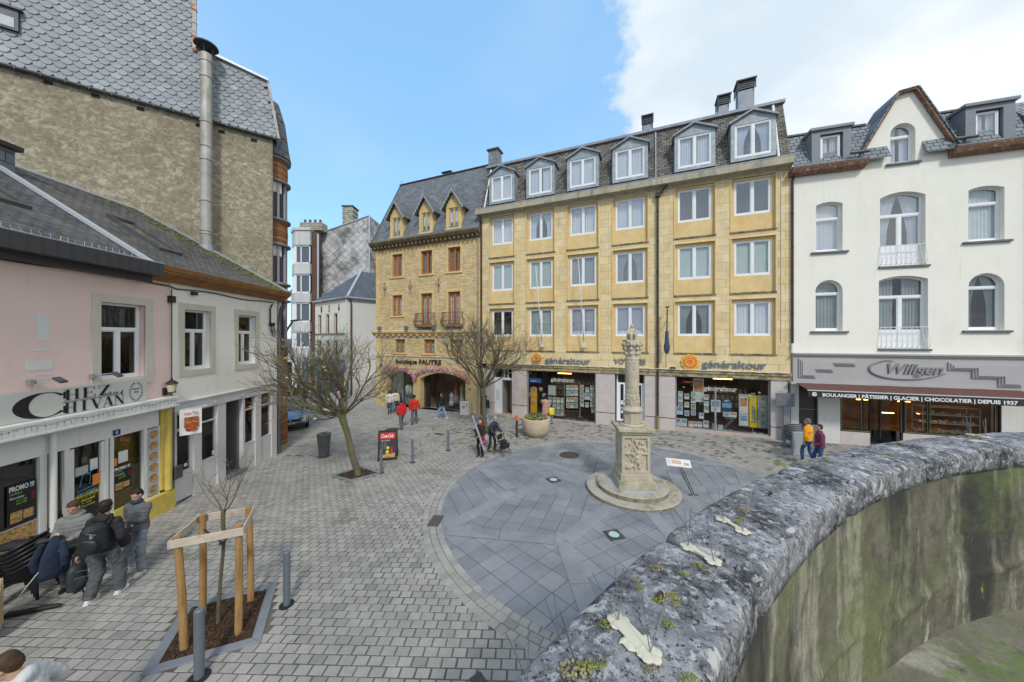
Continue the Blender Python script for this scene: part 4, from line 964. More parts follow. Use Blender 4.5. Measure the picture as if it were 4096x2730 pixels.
it=MB();it.poly([(1.9,.41,.7),(7.3,.41,.7),(7.3,3,.7),(1.9,3,.7)]);it.poly([(1.9,3,0),(7.3,3,0),(7.3,3,2.8),(1.9,3,2.8)]);it.poly([(1.9,.4,2.79),(7.3,.4,2.79),(7.3,3,2.79),(1.9,3,2.79)]);it.poly([(1.9,.4,0),(1.9,3,0),(1.9,3,2.8),(1.9,.4,2.8)]);it.poly([(7.3,.4,0),(7.3,3,0),(7.3,3,2.8),(7.3,.4,2.8)])
it.build('shop_interior',P('bakery_inside',(.17,.10,.045),.7,var=.6,scale=1.2),bW)
lt=MB()
for x,z in[(4.7,2.3),(5.2,1.9),(3.6,1.9),(2.4,2.2),(5.9,1.35),(6.5,1.35),(5.5,2.55),(6.6,2.5),(2.2,1.5),(4.6,1.3)]:lt.cut().box(x-.22,x+.22,1.6,1.65,z,z+.03)
lt.build('fill_glow',emitM('bakery_fill_glow',(1,.5,.15),9),bW)  # glowing bars, several of them added to brighten and warm the dark display
vt=thing('cake_display','glass cake display case of pastries in the right bakery window','display case',FW.w(6.1,.8,.72),FW.rot)
v=MB()
for z in(.0,.42,.8,1.15):v.box(-.95,.95,-.3,.3,z,z+.03)
for x in(-.95,.93):
 for y in(-.3,.28):v.box(x,x+.02,y,y+.02,0,1.18)
v.build('shelf',P('shelf_white',(.55,.6,.58),.4),vt)
r2=random.Random(9);cm=[P('cake_%d'%i,c,.7)for i,c in enumerate([(.5,.28,.1),(.6,.5,.35),(.35,.12,.08),(.6,.55,.5)])]
mbs=[MB()for _ in cm]
for z in(.03,.45,.83):
 for i in range(16):
  m_=r2.choice(mbs);x=-.85+i*.113;m_.lathe([(.05,0),(.055,.05),(.03,.09),(.001,.1)],(x,r2.uniform(-.2,.2),z),8)
for i in range(26):
 m_=r2.choice(mbs);m_.ell((-2.0+i*.11,r2.uniform(-.45,-.35),.05),(.06,.04,.04),7,5)
for m_,c in zip(mbs,cm):m_.build('pastry',c,vt,smooth=True)
gutter_pipe(bW,[(.02,-.3,13.0),(.02,-.08,12.7),(.02,-.08,4.6)],.05,P('brown_pipe',(.05,.04,.035)))
gutter_pipe(bW,[(.02,-.08,4.75),(.02,-.08,4.4)],.06,P('white_pipe',(.7,.7,.7)),collars=False)
bk=MB();bk.box(.0,LW,.65,9,-.5,12.9)if False else bk.box(0,LW,3.1,9,-.5,12.9);bk.build('back_wall',MT['plain_render'],bW)
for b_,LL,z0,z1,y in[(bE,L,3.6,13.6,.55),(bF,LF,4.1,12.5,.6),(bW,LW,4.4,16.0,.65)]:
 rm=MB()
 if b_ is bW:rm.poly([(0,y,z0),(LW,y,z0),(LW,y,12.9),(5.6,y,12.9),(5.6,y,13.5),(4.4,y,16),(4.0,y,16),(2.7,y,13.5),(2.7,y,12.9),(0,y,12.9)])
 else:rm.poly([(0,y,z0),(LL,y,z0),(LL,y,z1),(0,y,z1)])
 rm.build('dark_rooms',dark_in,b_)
for a,b in colsE:pass
FN=Frame(21.34,13.69,27.5,11.7)
bN=frthing('stone_house','brown stone house at the right edge beyond two grey downpipes','house',FN)
mb=MB();mb.box(.12,6.4,0,6,-.6,13.4);mb.build('wall',brickM('brown_stone',(.16,.12,.08),(.27,.21,.14),(.12,.1,.08),.4,.16,.012,bump=.8,bumpd=.02),bN)
mb=MB();mb.box(.05,6.5,-.5,.2,13.4,13.6);mb.build('eaves',woodw,bN)
rf=MB();rf.poly([(.05,-.4,13.6),(6.5,-.4,13.6),(6.5,1.0,15.2),(.05,1.0,15.2)]);rf.poly([(.05,-.4,13.6),(.05,1.0,15.2),(.05,6,13.6)]);rf.build('roof',fish,bN)
gutter_pipe(bN,[(.06,-.35,13.5),(.06,-.1,13.0),(.06,-.1,0)],.06,zinc_d);gutter_pipe(bN,[(.3,-.4,13.5),(.3,-.12,12.9),(.3,-.12,0)],.06,zinc)
mb=MB();mb.box(.9,2.2,-.05,.1,1.5,3.0);mb.build('poster_board',P('red_board',(.5,.08,.04),.5),bN)
# wall lettering
blueg=P('blue_grey_letters',(.155,.20,.255),.4,.1)
def swirl_logo(name,lab,F,cx,cz,r,y=-.06):
 t=thing(name,lab,'logo sign',F.w(cx,y,cz),F.rot)
 mb=MB();pts=[((r*(1+.07*math.sin(11*a)))*math.cos(a),(r*(1+.07*math.sin(11*a+1)))*math.sin(a))for a in np.linspace(0,2*PI,67)[:-1]]
 mb.prism(pts,-.02,.03);mb.build('disc',P('logo_yellow',(.75,.5,.04),.5),t,fixn=True)
 mb=MB();pts=[((r*.84*(1+.06*math.sin(9*a)))*math.cos(a),(r*.84)*math.sin(a))for a in np.linspace(0,2*PI,67)[:-1]]
 mb.prism(pts,-.032,-.021);mb.build('disc',P('logo_orange',(.78,.2,.02),.5),t,fixn=True)
 mb=MB()
 for k in range(3):mb.tube([(r*(.62-.13*k-.05*s)*math.cos(a0),-.04,r*(.62-.13*k-.05*s)*math.sin(a0))for s,a0 in[(i/14,.5+k*2+i/14*4.6)for i in range(15)]],[.008+.022*math.sin(PI*i/14)for i in range(15)],5)
 mb.build('swirl',P('logo_swirl',(.72,.55,.4)if r>.38 else(.7,.45,.12),.5),t)
 return t
swirl_logo('logo_sign','round orange swirl logo left of the smaller travel agency name',FE,4.12,3.97,.33)
swirl_logo('logo_sign','round orange swirl logo left of the larger travel agency name',FE,12.85,3.97,.42)
tag(text_mesh('généraltour',.55,.04,blueg,'wall_lettering',None,FE.w(4.67,-.05,3.68),(PI/2,0,FE.rot),width=2.86,bold=.006),'smaller blue grey travel agency name on the yellow wall','lettering')
tag(text_mesh('VOYAGES',.42,.04,blueg,'wall_lettering',None,FE.w(8.91,-.05,3.78),(PI/2,0,FE.rot),width=1.72,bold=.006),'blue grey word VOYAGES partly behind the stone column','lettering')
tag(text_mesh('généraltour',.55,.04,blueg,'wall_lettering',None,FE.w(13.41,-.05,3.72),(PI/2,0,FE.rot),width=2.84,bold=.006),'larger blue grey travel agency name near the grey bakery front','lettering')
tag(text_mesh('boutique FAUTRE',.5,.05,P('black_letters',(.03,.025,.022),.5),'wall_lettering',None,FF.w(2.12,-.09,3.47),(PI/2,0,FF.rot),width=4.2,bold=.002),'black boutique name above the flower garlands','lettering')
wl=thing('shop_sign','raised grey script bakery name with a long swash on the grey fascia','sign',FW.w(3.0,-.14,3.45),FW.rot)
text_mesh('Wiligen',.62,.05,P('fascia_letters',(.25,.24,.245),.5),'lettering',wl,(.55,-.02,-.02),shear=.35,width=1.85,bold=.012)
mb=MB();sw=[(.75,.5),(.55,.56),(.3,.5),(.05,.38),(-.1,.2),(-.02,.0),(.3,-.17),(.8,-.26),(1.4,-.26),(1.9,-.18),(2.3,-.05),(2.5,.04)]
def cr_spline(P_,n=6):
 o=[];P_=[Vector(p)for p in P_];Q=[P_[0]]+P_+[P_[-1]]
 for i in range(1,len(Q)-2):
  for j in range(n):
   t=j/n;a,b,c,d=Q[i-1],Q[i],Q[i+1],Q[i+2]
   o.append(.5*((2*b)+(-a+c)*t+(2*a-5*b+4*c-d)*t*t+(-a+3*b-3*c+d)*t**3))
 return o+[P_[-1]]
sp_=cr_spline([(x,-.02,z)for x,z in sw]);mb.tube(sp_,[.012+.03*math.sin(PI*i/(len(sp_)-1))for i in range(len(sp_))],8);mb.build('swash',MT['fascia_letters'],wl,smooth=True)
# pink kebab house and white shop house on the left
pinkm=M('pink_render',(.74,.57,.525),.85,.03,1.2,.2,35,stain=[((.40,.33,.30),(5,5,.35),.61,.74,.4),((.50,.42,.39),(.8,.8,.4),.55,.8,.5),((.62,.58,.54),(1.5,1.5,3),.68,.72,.5)])
whitem=M('off_white_render',(.80,.785,.73),.85,.03,1.2,.12,35,stain=[((.42,.38,.31),(5,5,.4),.58,.72,.45),((.50,.46,.38),(1.2,1.2,3),.58,.8,.4)])
surr=M('grey_beige_surround',(.56,.53,.45),.8,.05,3,.1,30)
greyw=M('grey_white_paint',(.70,.70,.67),.6,.04,1.5,.08,30,stain=[((.42,.41,.37),(3,3,1),.6,.8,.4)])
darkref=glassM('brown_reflecting_glass',(.55,.55,.5),.09)
bP=frthing('pink_house','pink rendered house over the kebab shop front with dark box gutter','house',FL)
bS=frthing('white_house','off white two storey house with grey shop front and brown timber gutter','house',FL)
SP=6.93
def left_wall(b,x0,x1,hs,m,zlo):
 mb=MB();wall(mb,x0,x1,zlo,6.66,hs,0,.24);return mb.build('wall',m,b)
left_wall(bP,-1.2,SP,[(5.17,6.2,3.88,5.84)],pinkm,2.9)
left_wall(bS,SP,11.72,[(7.36,8.3,3.92,5.84),(9.52,10.42,3.92,5.82)],whitem,2.85)
for b,a,c,lo,hi in[(bP,5.17,6.2,3.88,5.84),(bS,7.36,8.3,3.92,5.84),(bS,9.52,10.42,3.92,5.82)]:
 mb=MB();w=.2
 mb.box(a-w,a,-.02,.03,lo-w,hi+w);mb.box(c,c+w,-.02,.03,lo-w,hi+w);mb.box(a,c,-.02,.03,hi,hi+w);mb.box(a,c,-.022,.03,lo-w,lo)
 bevel(mb.build('window_surround',surr,b),.006,1)
 window(b,a,c,lo,hi,.16,fw=.06,mul=(.5,),trans=(.66,),cur='none',gl=darkref)
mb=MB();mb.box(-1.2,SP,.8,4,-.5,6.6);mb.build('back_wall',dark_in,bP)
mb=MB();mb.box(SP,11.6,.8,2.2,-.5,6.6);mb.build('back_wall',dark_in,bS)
mb=MB();mb.box(11.45,11.72,.01,1.2,-.5,6.62);mb.build('end_wall',brickM('worn_brick',(.26,.10,.06),(.36,.27,.2),(.3,.26,.2),.22,.075,.01,axes='yz',bump=.6),bS)
mb=MB();mb.box(11.725,11.8,.02,.3,-.4,6.4);mb.build('corner_strip',MT['worn_brick'],bS)
ry,rz0,rz1=4.0,6.98,9.83
def rp(s,t,lift=0):return(s,-.4+t*(ry+.4),rz0+t*(rz1-rz0)+lift)
slateL=brickM('worn_slate',(.075,.08,.09),(.135,.135,.14),(.02,.02,.022),.24,.13,.011,bump=1,bumpd=.03,axes='xy',stain=[((.19,.17,.13),(.5,.5,.5),.48,.7,.6),((.4,.4,.38),(14,14,14),.70,.73,.6)])
slateR=brickM('mossy_slate',(.07,.07,.072),(.13,.128,.125),(.02,.02,.02),.24,.13,.011,bump=1,bumpd=.03,axes='xy',stain=[((.17,.16,.13),(.5,.5,.5),.45,.7,.5),((.42,.42,.38),(11,11,11),.66,.72,.6)])
mb=MB();mb.poly([rp(-1.2,0),rp(5.86,0),rp(5.86,1),rp(-1.2,1)]);mb.poly([rp(-1.2,1),rp(5.86,1),(5.86,8,7.0),(-1.2,8,7.0)]);mb.build('roof',slateL,bP)
mb=MB();mb.poly([rp(5.86,0),rp(12.05,0),rp(10.1,1),rp(5.86,1)]);mb.poly([rp(5.86,1),rp(10.1,1),(7.5,7,7.8),(5.86,7,7.8)]);mb.build('roof',slateR,bS)
mb=MB();a,c=Vector(rp(12.0,0,.03)),Vector(rp(10.05,1,.03));n_=(c-a).normalized();sd_=Vector((-1,0,0))
mb.hexa([a,c,c+sd_*.22,a+sd_*.22],[a+Vector((0,0,.05)),c+Vector((0,0,.05)),c+sd_*.22+Vector((0,0,.03)),a+sd_*.22+Vector((0,0,.03))]);mb.build('flashing',zinc,bS,fixn=True)
mb=MB();q=[rp(5.80,-.02,.02),rp(5.95,-.02,.02),rp(5.95,1,.02),rp(5.80,1,.02)]
mb.hexa(q,[(a,b,c+.09)for a,b,c in q]);mb.build('roof_flashing',P('pale_zinc',(.5,.53,.57),.45,.3),bP,fixn=True)
mb=MB();mb.tube([rp(-1.2,1,.03),rp(5.86,1,.03)],.05,6);mb.build('ridge_flashing',MT['pale_zinc'],bP)
mb=MB();mb.tube([rp(5.86,1,.03),rp(10.1,1,.03)],.05,6);mb.build('ridge_flashing',MT['pale_zinc'],bS)
mo=MB();r2=random.Random(8)
for k in range(520):
 t=r2.random()**1.3;e=12.05-1.95*t;s=e-abs(r2.gauss(.25,.55))-.1
 if s<6:continue
 w_=r2.uniform(.015,.06);mo.ell(rp(s,t,.0),(w_*1.6,w_,w_*.5),6,4)
mo.build('moss',MT['moss_green'],bS,smooth=True)['kind']='stuff'
mo=MB()
for k in range(130):w_=r2.uniform(.012,.035);mo.ell(rp(r2.uniform(-.5,5.8),r2.random(),0),(w_*1.6,w_,w_*.5),6,4)
mo.build('moss',MT['moss_green'],bP,smooth=True)['kind']='stuff'
for b,s0,s1,t0,t1 in[(bS,7.25,8.0,.24,.60),(bP,3.9,4.75,.33,.72)]:
 mb=MB();fw=.07
 def rb(a0,a1,b0,b1,h):q=[rp(a0,b0,-.02),rp(a1,b0,-.02),rp(a1,b1,-.02),rp(a0,b1,-.02)];mb.hexa(q,[(x,y-.03,z+h)for x,y,z in q])
 rb(s0,s1,t0,t0+.025,.1);rb(s0,s1,t1-.02,t1,.14);rb(s0,s0+fw,t0+.025,t1-.02,.12);rb(s1-fw,s1,t0+.025,t1-.02,.12)
 so_=mb.build('roof_window',zinc_d,b,fixn=True)
 MB().poly([rp(s0+fw,t0+.02,.07),rp(s1-fw,t0+.02,.07),rp(s1-fw,t1-.02,.07),rp(s0+fw,t1-.02,.07)]).build('pane',glassM('sky_glass',(.5,.5,.48),.35),so_)
gt=MB();gt.box(-1.2,6.2,-.5,-.44,6.66,7.0);gt.box(-1.2,6.2,-.44,.0,6.66,6.70)
gt.box(-1.2,6.2,-.2,.02,6.50,6.66)
for k in range(32):x=-1.1+k*.23;gt.box(x,x+.012,-.508,-.5,6.67,6.99)
gt.build('box_gutter',P('black_zinc',(.055,.055,.062),.5,.2),bP)
gt=MB();gt.tube([(-1.2,-.49,7.01),(6.2,-.49,7.01)],.018,6);gt.build('gutter_edge',zinc,bP)
sp_m=MB();r2=random.Random(2)
for k in range(46):x=-.5+k*.14;sp_m.tube([(x,-.35,7.02),(x+r2.uniform(-.04,.04),-.33,7.16)],.0035,3)
sp_m.build('bird_spikes',P('spike_wire',(.4,.4,.38),.5,.5),bP)
tb=M('varnished_timber',(.24,.11,.03),.55,.25,3,.1,30,stain=[((.12,.05,.02),(2,2,12),.5,.7,.6)])
gt=MB();pr=[(-.42,6.88),(-.44,7.0),(-.36,7.0),(-.05,6.98),(.0,6.6),(-.12,6.6),(-.2,6.72),(-.34,6.78)]
gt.hexa([(12.05,a,b)for a,b in pr],[(6.2,a,b)for a,b in pr]);gt.box(6.2,12.0,-.39,-.35,6.80,6.86)
gt.build('timber_gutter',tb,bS,fixn=True)
cb_=MB();cb_.tube([(x,-.04,6.52-.03*math.sin(x*2.1)+(.0 if x<6.9 else-.06))for x in np.linspace(-1,11.5,60)],.018,5);cb_.build('cable',black,bS)
cb_=MB();cb_.tube([(6.9,-.05,z)for z in(2.7,4,5.5,6.4)],.014,5);cb_.tube([(11.35,-.05,6.4),(11.2,-.06,6.2),(11.2,-.06,5.5)],.03,5)
for k in range(5):cb_.tube([(11.3+.12*math.cos(t)+k*.03,-.08,5.35-k*.05+.16*math.sin(t))for t in np.linspace(0,2*PI,14)],.01,4)
cb_.box(6.82,6.98,-.1,0,6.0,6.2);cb_.box(7.55,7.7,-.12,-.02,6.32,6.42);cb_.box(11.2,11.42,-.12,-.0,5.45,5.6)
cb_.build('junction_box',black,bS)
gutter_pipe(bS,[(11.95,-.25,6.6),(11.85,-.1,6.3),(11.8,-.06,5.8),(11.8,-.06,-.2)],.055,zinc_d)
mk=MB();mk.box(4.02,4.22,-.006,0,4.88,5.44);mk.cut().box(3.88,4.28,-.006,0,4.25,4.45);mk.cut().box(3.96,4.26,-.006,0,4.66,4.70);mk.cut().box(4.0,4.3,-.006,0,4.14,4.16);mk.cut().tube([(4.12,-.003,4.7),(4.13,-.003,4.86)],.01,4)
mk.build('old_plaster_patch',P('bare_plaster',(.62,.63,.62),.9),bP)
ln=thing('wall_lantern','black wall lantern with cream glass at the corner of the two houses','lantern',FL.w(6.72,-.02,3.35),FL.rot)
m_=MB();m_.box(-.05,.05,-.04,.02,-.1,.12);m_.tube([(0,-.03,-.05),(0,-.12,-.08),(0,-.2,-.02)],.018,6);m_.lathe([(.02,.0),(.09,.0),(.10,.03)],(0,-.2,-.02),10);m_.lathe([(.15,.26),(.13,.3),(.06,.36),(.02,.38),(.03,.42),(.001,.44)],(0,-.2,-.02),12);m_.build('bracket',black,ln)
m_=MB();m_.lathe([(.08,.02),(.12,.25)],(0,-.2,-.02),10);m_.build('lamp_glass',P('cream_glass',(.6,.52,.36),.3),ln,smooth=True)
sg=thing('signboard','grey kebab shop signboard with large serif lettering and a laurel wreath','sign',FL.w(0,-.06,3.2),FL.rot)
m_=MB();m_.box(.6,6.14,-.04,.03,.02,.63);m_.build('board',P('sign_grey',(.50,.51,.48),.5,var=.02,scale=1),sg)
ink=P('ink_black',(.012,.012,.012),.5)
def didone(mb,ch,x,z,w,h,y=-.045):
 """high-contrast capitals"""
 T_,t_=w*.2,w*.035;B=lambda x0,x1,z0,z1:mb.box(x+x0*w,x+x1*w,y-.004,y,z+z0*h,z+z1*h)
 def dg(x0,z0,x1,z1,tk):mb.prism([(x+x0*w,z+z0*h),(x+x0*w+tk,z+z0*h),(x+x1*w+tk,z+z1*h),(x+x1*w,z+z1*h)],y-.0045,y)
 s_=.03
 if ch=='H':B(.1,.3,0,1);B(.7,.9,0,1);B(.3,.7,.48,.51);B(0,.4,0,s_);B(.6,1,0,s_);B(0,.4,1-s_,1);B(.6,1,1-s_,1)
 if ch=='E':B(.12,.34,0,1);B(0,.95,0,s_);B(0,.9,1-s_,1);B(.34,.7,.48,.51);B(.9,.95,0,.25);B(.86,.9,.75,1);B(.67,.7,.38,.6)
 if ch=='Z':B(.05,.95,1-s_,1);B(.05,.98,0,s_);B(.05,.09,.75,1);B(.93,.98,0,.28);dg(.05,.0,.68,1,T_*1.3)
 if ch=='I':B(.38,.62,0,1);B(.25,.75,0,s_);B(.25,.75,1-s_,1)
 if ch=='V':dg(.45,0,.05,1,T_*1.2);dg(.53,0,.88,1,t_);B(-.05,.4,1-s_,1);B(.72,1.05,1-s_,1)
 if ch=='A':dg(.05,0,.43,1,t_);dg(.72,0,.38,1,T_*1.2);B(-.05,.25,0,s_);B(.6,1.05,0,s_);B(.2,.75,.3,.33)
 if ch=='N':B(.12,.15,0,1);B(.85,.88,0,1);dg(.78,0,.08,1,T_*1.2);B(0,.3,0,s_);B(.7,1.02,1-s_,1)
m_=MB()
X0=3.55;pts_o=[];
cxx,czz,rr=4.06,.30,.27
for i in range(40):
 a0=R(40)+R(280)*i/40;a1=R(40)+R(280)*(i+1)/40
 q=lambda a,k:(cxx+.46*math.cos(a)-(0 if k else 0),czz+rr*math.sin(a))if k else(cxx+.05+.28*math.cos(a)+(.0),czz+(rr-.015)*math.sin(a))
 p=[q(a0,1),q(a1,1),q(a1,0),q(a0,0)]
 if True:m_.prism(p,-.0445,-.04)
m_.box(4.38,4.42,-.0445,-.04,.38,.54);m_.box(4.38,4.42,-.0445,-.04,.06,.22)
for i,c in enumerate('HEZ'):didone(m_,c,4.40+i*.31,.335,.27,.24)
for i,c in enumerate('HIVAN'):didone(m_,c,4.40+i*.24,.04,.22,.24)
m_.box(4.36,5.55,-.044,-.04,.305,.309);m_.box(4.36,5.55,-.044,-.04,.291,.295);m_.prism([(5.5,.31),(5.55,.31),(5.55,.42)],-.044,-.04)
m_.build('lettering',ink,sg,fixn=True)
text_mesh('SINCE 2001',.07,.003,ink,'lettering',sg,(5.12,-.043,.325),width=.34);text_mesh('Depuis',.07,.003,ink,'lettering',sg,(5.78,-.043,.36),width=.17);text_mesh('2001',.06,.003,ink,'lettering',sg,(5.82,-.043,.27),width=.11)
m_=MB()
for s_ in(-1,1):
 for i in range(9):
  a=R(-75)+R(140)*i/8;cx_,cz_=5.87+s_*.15*math.cos(a),.31+.23*math.sin(a)
  for o in(-1,1):
   an_=a+PI/2+o*.6;dx,dz=s_*math.cos(an_),math.sin(an_);p0=(cx_,cz_);p1=(cx_+dx*.045,cz_+dz*.05)
   m_.prism([p0,((p0[0]+p1[0])/2-dz*.01,(p0[1]+p1[1])/2+dx*.01),p1,((p0[0]+p1[0])/2+dz*.01,(p0[1]+p1[1])/2-dx*.01)],-.0435,-.04)
 m_.tube([(5.87-s_*.05,-.042,.05),(5.87+s_*.03,-.042,.085)],.004,4)
m_.build('laurel_wreath',ink,sg,fixn=True)
for x in(3.92,4.98):
 f_=thing('sign_lamp','small arm spotlight above the %s part of the kebab signboard'%('left' if x<4.5 else 'middle'),'spotlight',FL.w(x,-.02,4.02),FL.rot,'spotlights over the signboard')
 m_=MB();m_.box(-.05,.05,-.06,.0,-.05,.05);m_.tube([(0,-.05,.02),(.1,-.42,.06)],.012,5);m_.tube([(0,-.03,-.05),(0,-.03,-.22)],.008,5);m_.build('arm',zinc,f_)
 m_=MB();m_.hexa([(.02,-.56,-.04),(.2,-.5,-.04),(.18,-.36,.05),(0,-.42,.05)],[(.02,-.56,-.0),(.2,-.5,-.0),(.18,-.36,.09),(0,-.42,.09)]);m_.build('lamp_head',zinc_d,f_)
cp=MB();
for k in range(52):
 x=-1.2+k*.156
 if x+.15>6.86:break
 cp.box(x,x+.15,-.30,-.28,2.96,3.16)
cp.box(-1.2,6.86,-.31,-.0,3.16,3.21);cp.box(-1.2,6.86,-.315,-.27,2.93,2.97);cp.box(-1.2,6.86,-.27,0,2.9,2.96)
cp.build('lath_canopy',greyw,bP)
fl_=MB();r2=random.Random(5);prev=None
pts=[(x,-.325,3.12+.02*math.sin(x*9))for x in np.linspace(.5,6.8,80)];fl_.tube(pts,.004,3)
for x in np.linspace(.6,6.7,60):fl_.tube([(x,-.325,3.12),(x+r2.uniform(-.02,.02),-.33,3.12-r2.uniform(.03,.09))],.004,3)
fl_.build('fairy_lights',P('wire_dark',(.08,.08,.08),.6),bP)
sf=MB();y0=.02
def fb(mb,a,b,lo,hi,y=0.0,t=.08):mb.box(a,b,y,y+t,lo,hi)
fb(sf,-1.2,SP-.36,2.40,2.92,.0,.12)
for x in(4.14,4.75,5.75):fb(sf,x,x+.015,2.42,2.9,-.008,.01)
sf.build('shop_fascia',greyw,bP)
fr_=MB()
for a,b in[(4.09,4.2),(4.24,4.30),(4.49,4.58),(5.27,5.34),(5.38,5.46),(6.17,6.27)]:fb(fr_,a,b,-.1,2.41,.01,.1)
fb(fr_,4.58,4.68,.0,2.36,.03,.06);fb(fr_,5.20,5.27,.0,2.36,.03,.06);fb(fr_,4.68,5.20,.0,.2,.03,.06)
fb(fr_,-1.2,4.09,.0,.22,.02,.1);fb(fr_,6.56,6.60,.42,2.4,.0,.1);fb(fr_,6.27,6.56,.38,.44,.0,.1)
fr_.build('shop_frame',greyw,bP)
pz=MB();pz.tube([(4.22,-.1,2.92),(4.22,-.1,0)],.05,10);pz.build('downpipe',greyw,bP)
yl=P('yellow_paint',(.58,.45,.10),.7,var=.15)
pz=MB();pz.box(6.6,6.9,-.05,.3,.5,2.92);pz.box(6.1,6.93,-.13,.3,-.4,.42);pz.box(5.46,6.17,.0,.1,-.3,.5);pz.lathe([(.09,.45),(.09,2.9)],(6.78,-.06,0),10)
bevel(pz.build('yellow_pilaster',yl,bP),.01,1)
pz=MB();pz.box(6.9,6.96,-.08,.2,-.3,2.9);pz.build('downpipe',P('grey_corner',(.13,.14,.17),.6),bP)
for a,b,lo in[(-1.2,4.09,.22),(4.3,4.49,0),(4.68,5.20,.2),(5.46,6.17,.5)]:
 MB().poly([(a,.08,lo),(b,.08,lo),(b,.08,2.40),(a,.08,2.40)]).build('shop_window',darkref,bP)
it=MB();it.poly([(5.3,.22,.3),(6.3,.3,.3),(6.3,.3,2.4),(5.3,.22,2.4)]);it.build('yellow_inside',P('mustard_wall',(.42,.31,.04),.8),bP)
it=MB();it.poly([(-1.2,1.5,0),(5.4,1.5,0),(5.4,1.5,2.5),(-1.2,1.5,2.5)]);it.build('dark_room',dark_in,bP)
def poster(name,lab,cat,F,x,z,w,h,bgm,y,parts=(),group=None):
 t=thing(name,lab,cat,F.w(x,y,z),F.rot,group)
 m=MB();m.box(0,w,0,.01,0,h);m.build('sheet',bgm,t)
 return t
pblack=P('poster_black',(.015,.015,.015),.5);pgrey=P('poster_grey',(.45,.46,.48),.5);pwhite=P('poster_white',(.72,.72,.72),.6);pyel=P('poster_yellow',(.75,.65,.05),.6);pred=P('poster_red',(.6,.03,.02),.6);pgreen=P('lime_green',(.25,.6,.1),.6);pblue=P('neon_blue',(.08,.4,.8),.5);porange=P('poster_orange',(.75,.25,.03),.5)
food=M('food_print',(.45,.25,.10),.6,.8,14,0,10,stain=[((.15,.35,.05),(18,18,18),.55,.6,.9),((.6,.05,.03),(15,22,15),.6,.64,.9),((.75,.72,.65),(10,10,14),.62,.66,.9)])
def promo(x,z,w,h,lab,y=.05):
 t=poster('promo_poster',lab,'poster',FL,x,z,w,h,pblack,y,group='black promo posters in the kebab shop windows')
 text_mesh('PROMO !!!',h*.17,.002,pwhite,'lettering',t,(w*.06,-.004,h*.84),width=w*.86,bold=.004)
 text_mesh('étuditant',h*.08,.002,pgreen,'lettering',t,(w*.08,-.004,h*.75),width=w*.42)
 text_mesh('Dürum/pita :',h*.085,.002,pwhite,'lettering',t,(w*.08,-.004,h*.64),width=w*.52)
 text_mesh('petit : 6.00€',h*.06,.002,pgreen,'lettering',t,(w*.3,-.004,h*.56),width=w*.36);text_mesh('grand : 8.00€',h*.06,.002,pgreen,'lettering',t,(w*.3,-.004,h*.49),width=w*.36)
 text_mesh('7€\n9€\n7€',h*.07,.002,pred,'lettering',t,(w*.82,-.004,h*.66),width=w*.11)
 m=MB();m.box(w*.1,w*.5,-.006,-.001,h*.05,h*.32);m.box(w*.54,w*.9,-.006,-.001,h*.08,h*.3);m.build('food_picture',food,t)
 return t
promo(3.64,1.12,.42,.82,'large black promo poster with prices in the left kebab window')
promo(5.48,.95,.42,.65,'smaller black promo poster in the right kebab window above the yellow sill')
t=thing('window_banner','grey film with wrap picture and red scooter along the foot of the kebab window','banner',FL.w(2.2,.045,.22),FL.rot)
m=MB();m.box(0,1.88,0,.01,0,.86);m.build('sheet',pgrey,t);m=MB();m.box(1.25,1.85,-.004,-.001,.42,.84);m.build('food_picture',food,t)
text_mesh('à domicile',.12,.002,ink,'lettering',t,(1.45,-.004,.06),width=.4);text_mesh('- 43',.09,.002,ink,'lettering',t,(1.1,-.004,.12))
m=MB();m.box(1.42,1.58,-.006,-.001,.2,.32);m.tube([(1.46,-.004,.19),(1.47,-.004,.19)],.03,8);m.tube([(1.55,-.004,.27),(1.68,-.004,.22),(1.75,-.004,.34)],.012,5)
for cx_ in(1.5,1.74):m.tube([(cx_+.04*math.cos(a),-.004,.2+.04*math.sin(a))for a in np.linspace(0,2*PI,11)],.008,4)
m.build('scooter_emblem',pred,t)
t=thing('opening_hours','yellow opening hours lettering on the glass kebab shop door','lettering',FL.w(4.72,.05,.85),FL.rot)
text_mesh("HEURES D'OUVERTURE",.07,.002,pyel,'lettering',t,(0,0,.32),width=.45,bold=.002);text_mesh('LUNDI AU JEUDI',.05,.002,pyel,'lettering',t,(.09,0,.2),width=.28,bold=.002);text_mesh('11H - 22H30',.05,.002,pyel,'lettering',t,(.1,0,.13),width=.2);text_mesh('VEN. & SAMEDI',.05,.002,pyel,'lettering',t,(.11,0,.06),width=.26)
m=MB();m.box(0,.45,-.002,0,.3,.305)
for k in range(6):m.box(.46,.47,-.002,0,.04+k*.05,.075+k*.05);m.box(.02+k*.08,.07+k*.08,-.002,0,.27,.275)
m.build('border',pyel,t)
t=thing('shop_name_sticker','pale blue shop name with a plate line above the opening hours','lettering',FL.w(4.75,.05,1.22),FL.rot)
text_mesh('Chez CHIVAN',.09,.002,pblue,'lettering',t,(0,0,0),width=.37);m=MB();m.tube([(0,0,.1),(.38,0,.13)],.006,4);m.tube([(.05,0,.2),(.1,0,.45),(.2,0,.5),(.26,0,.4),(.24,0,.2),(.3,0,.16)],.005,4);m.tube([(.2,0,.42),(.3,0,.52),(.36,0,.56)],.005,4);m.build('drawing',pblue,t)
m=MB();m.box(.32,.48,-.004,0,.30,.56);tag(m.build('orange_sticker',porange,None,loc=FL.w(4.72,.045,1.05)),'orange square sticker beside the blue drawing on the door','sticker').rotation_euler=(0,0,FL.rot)
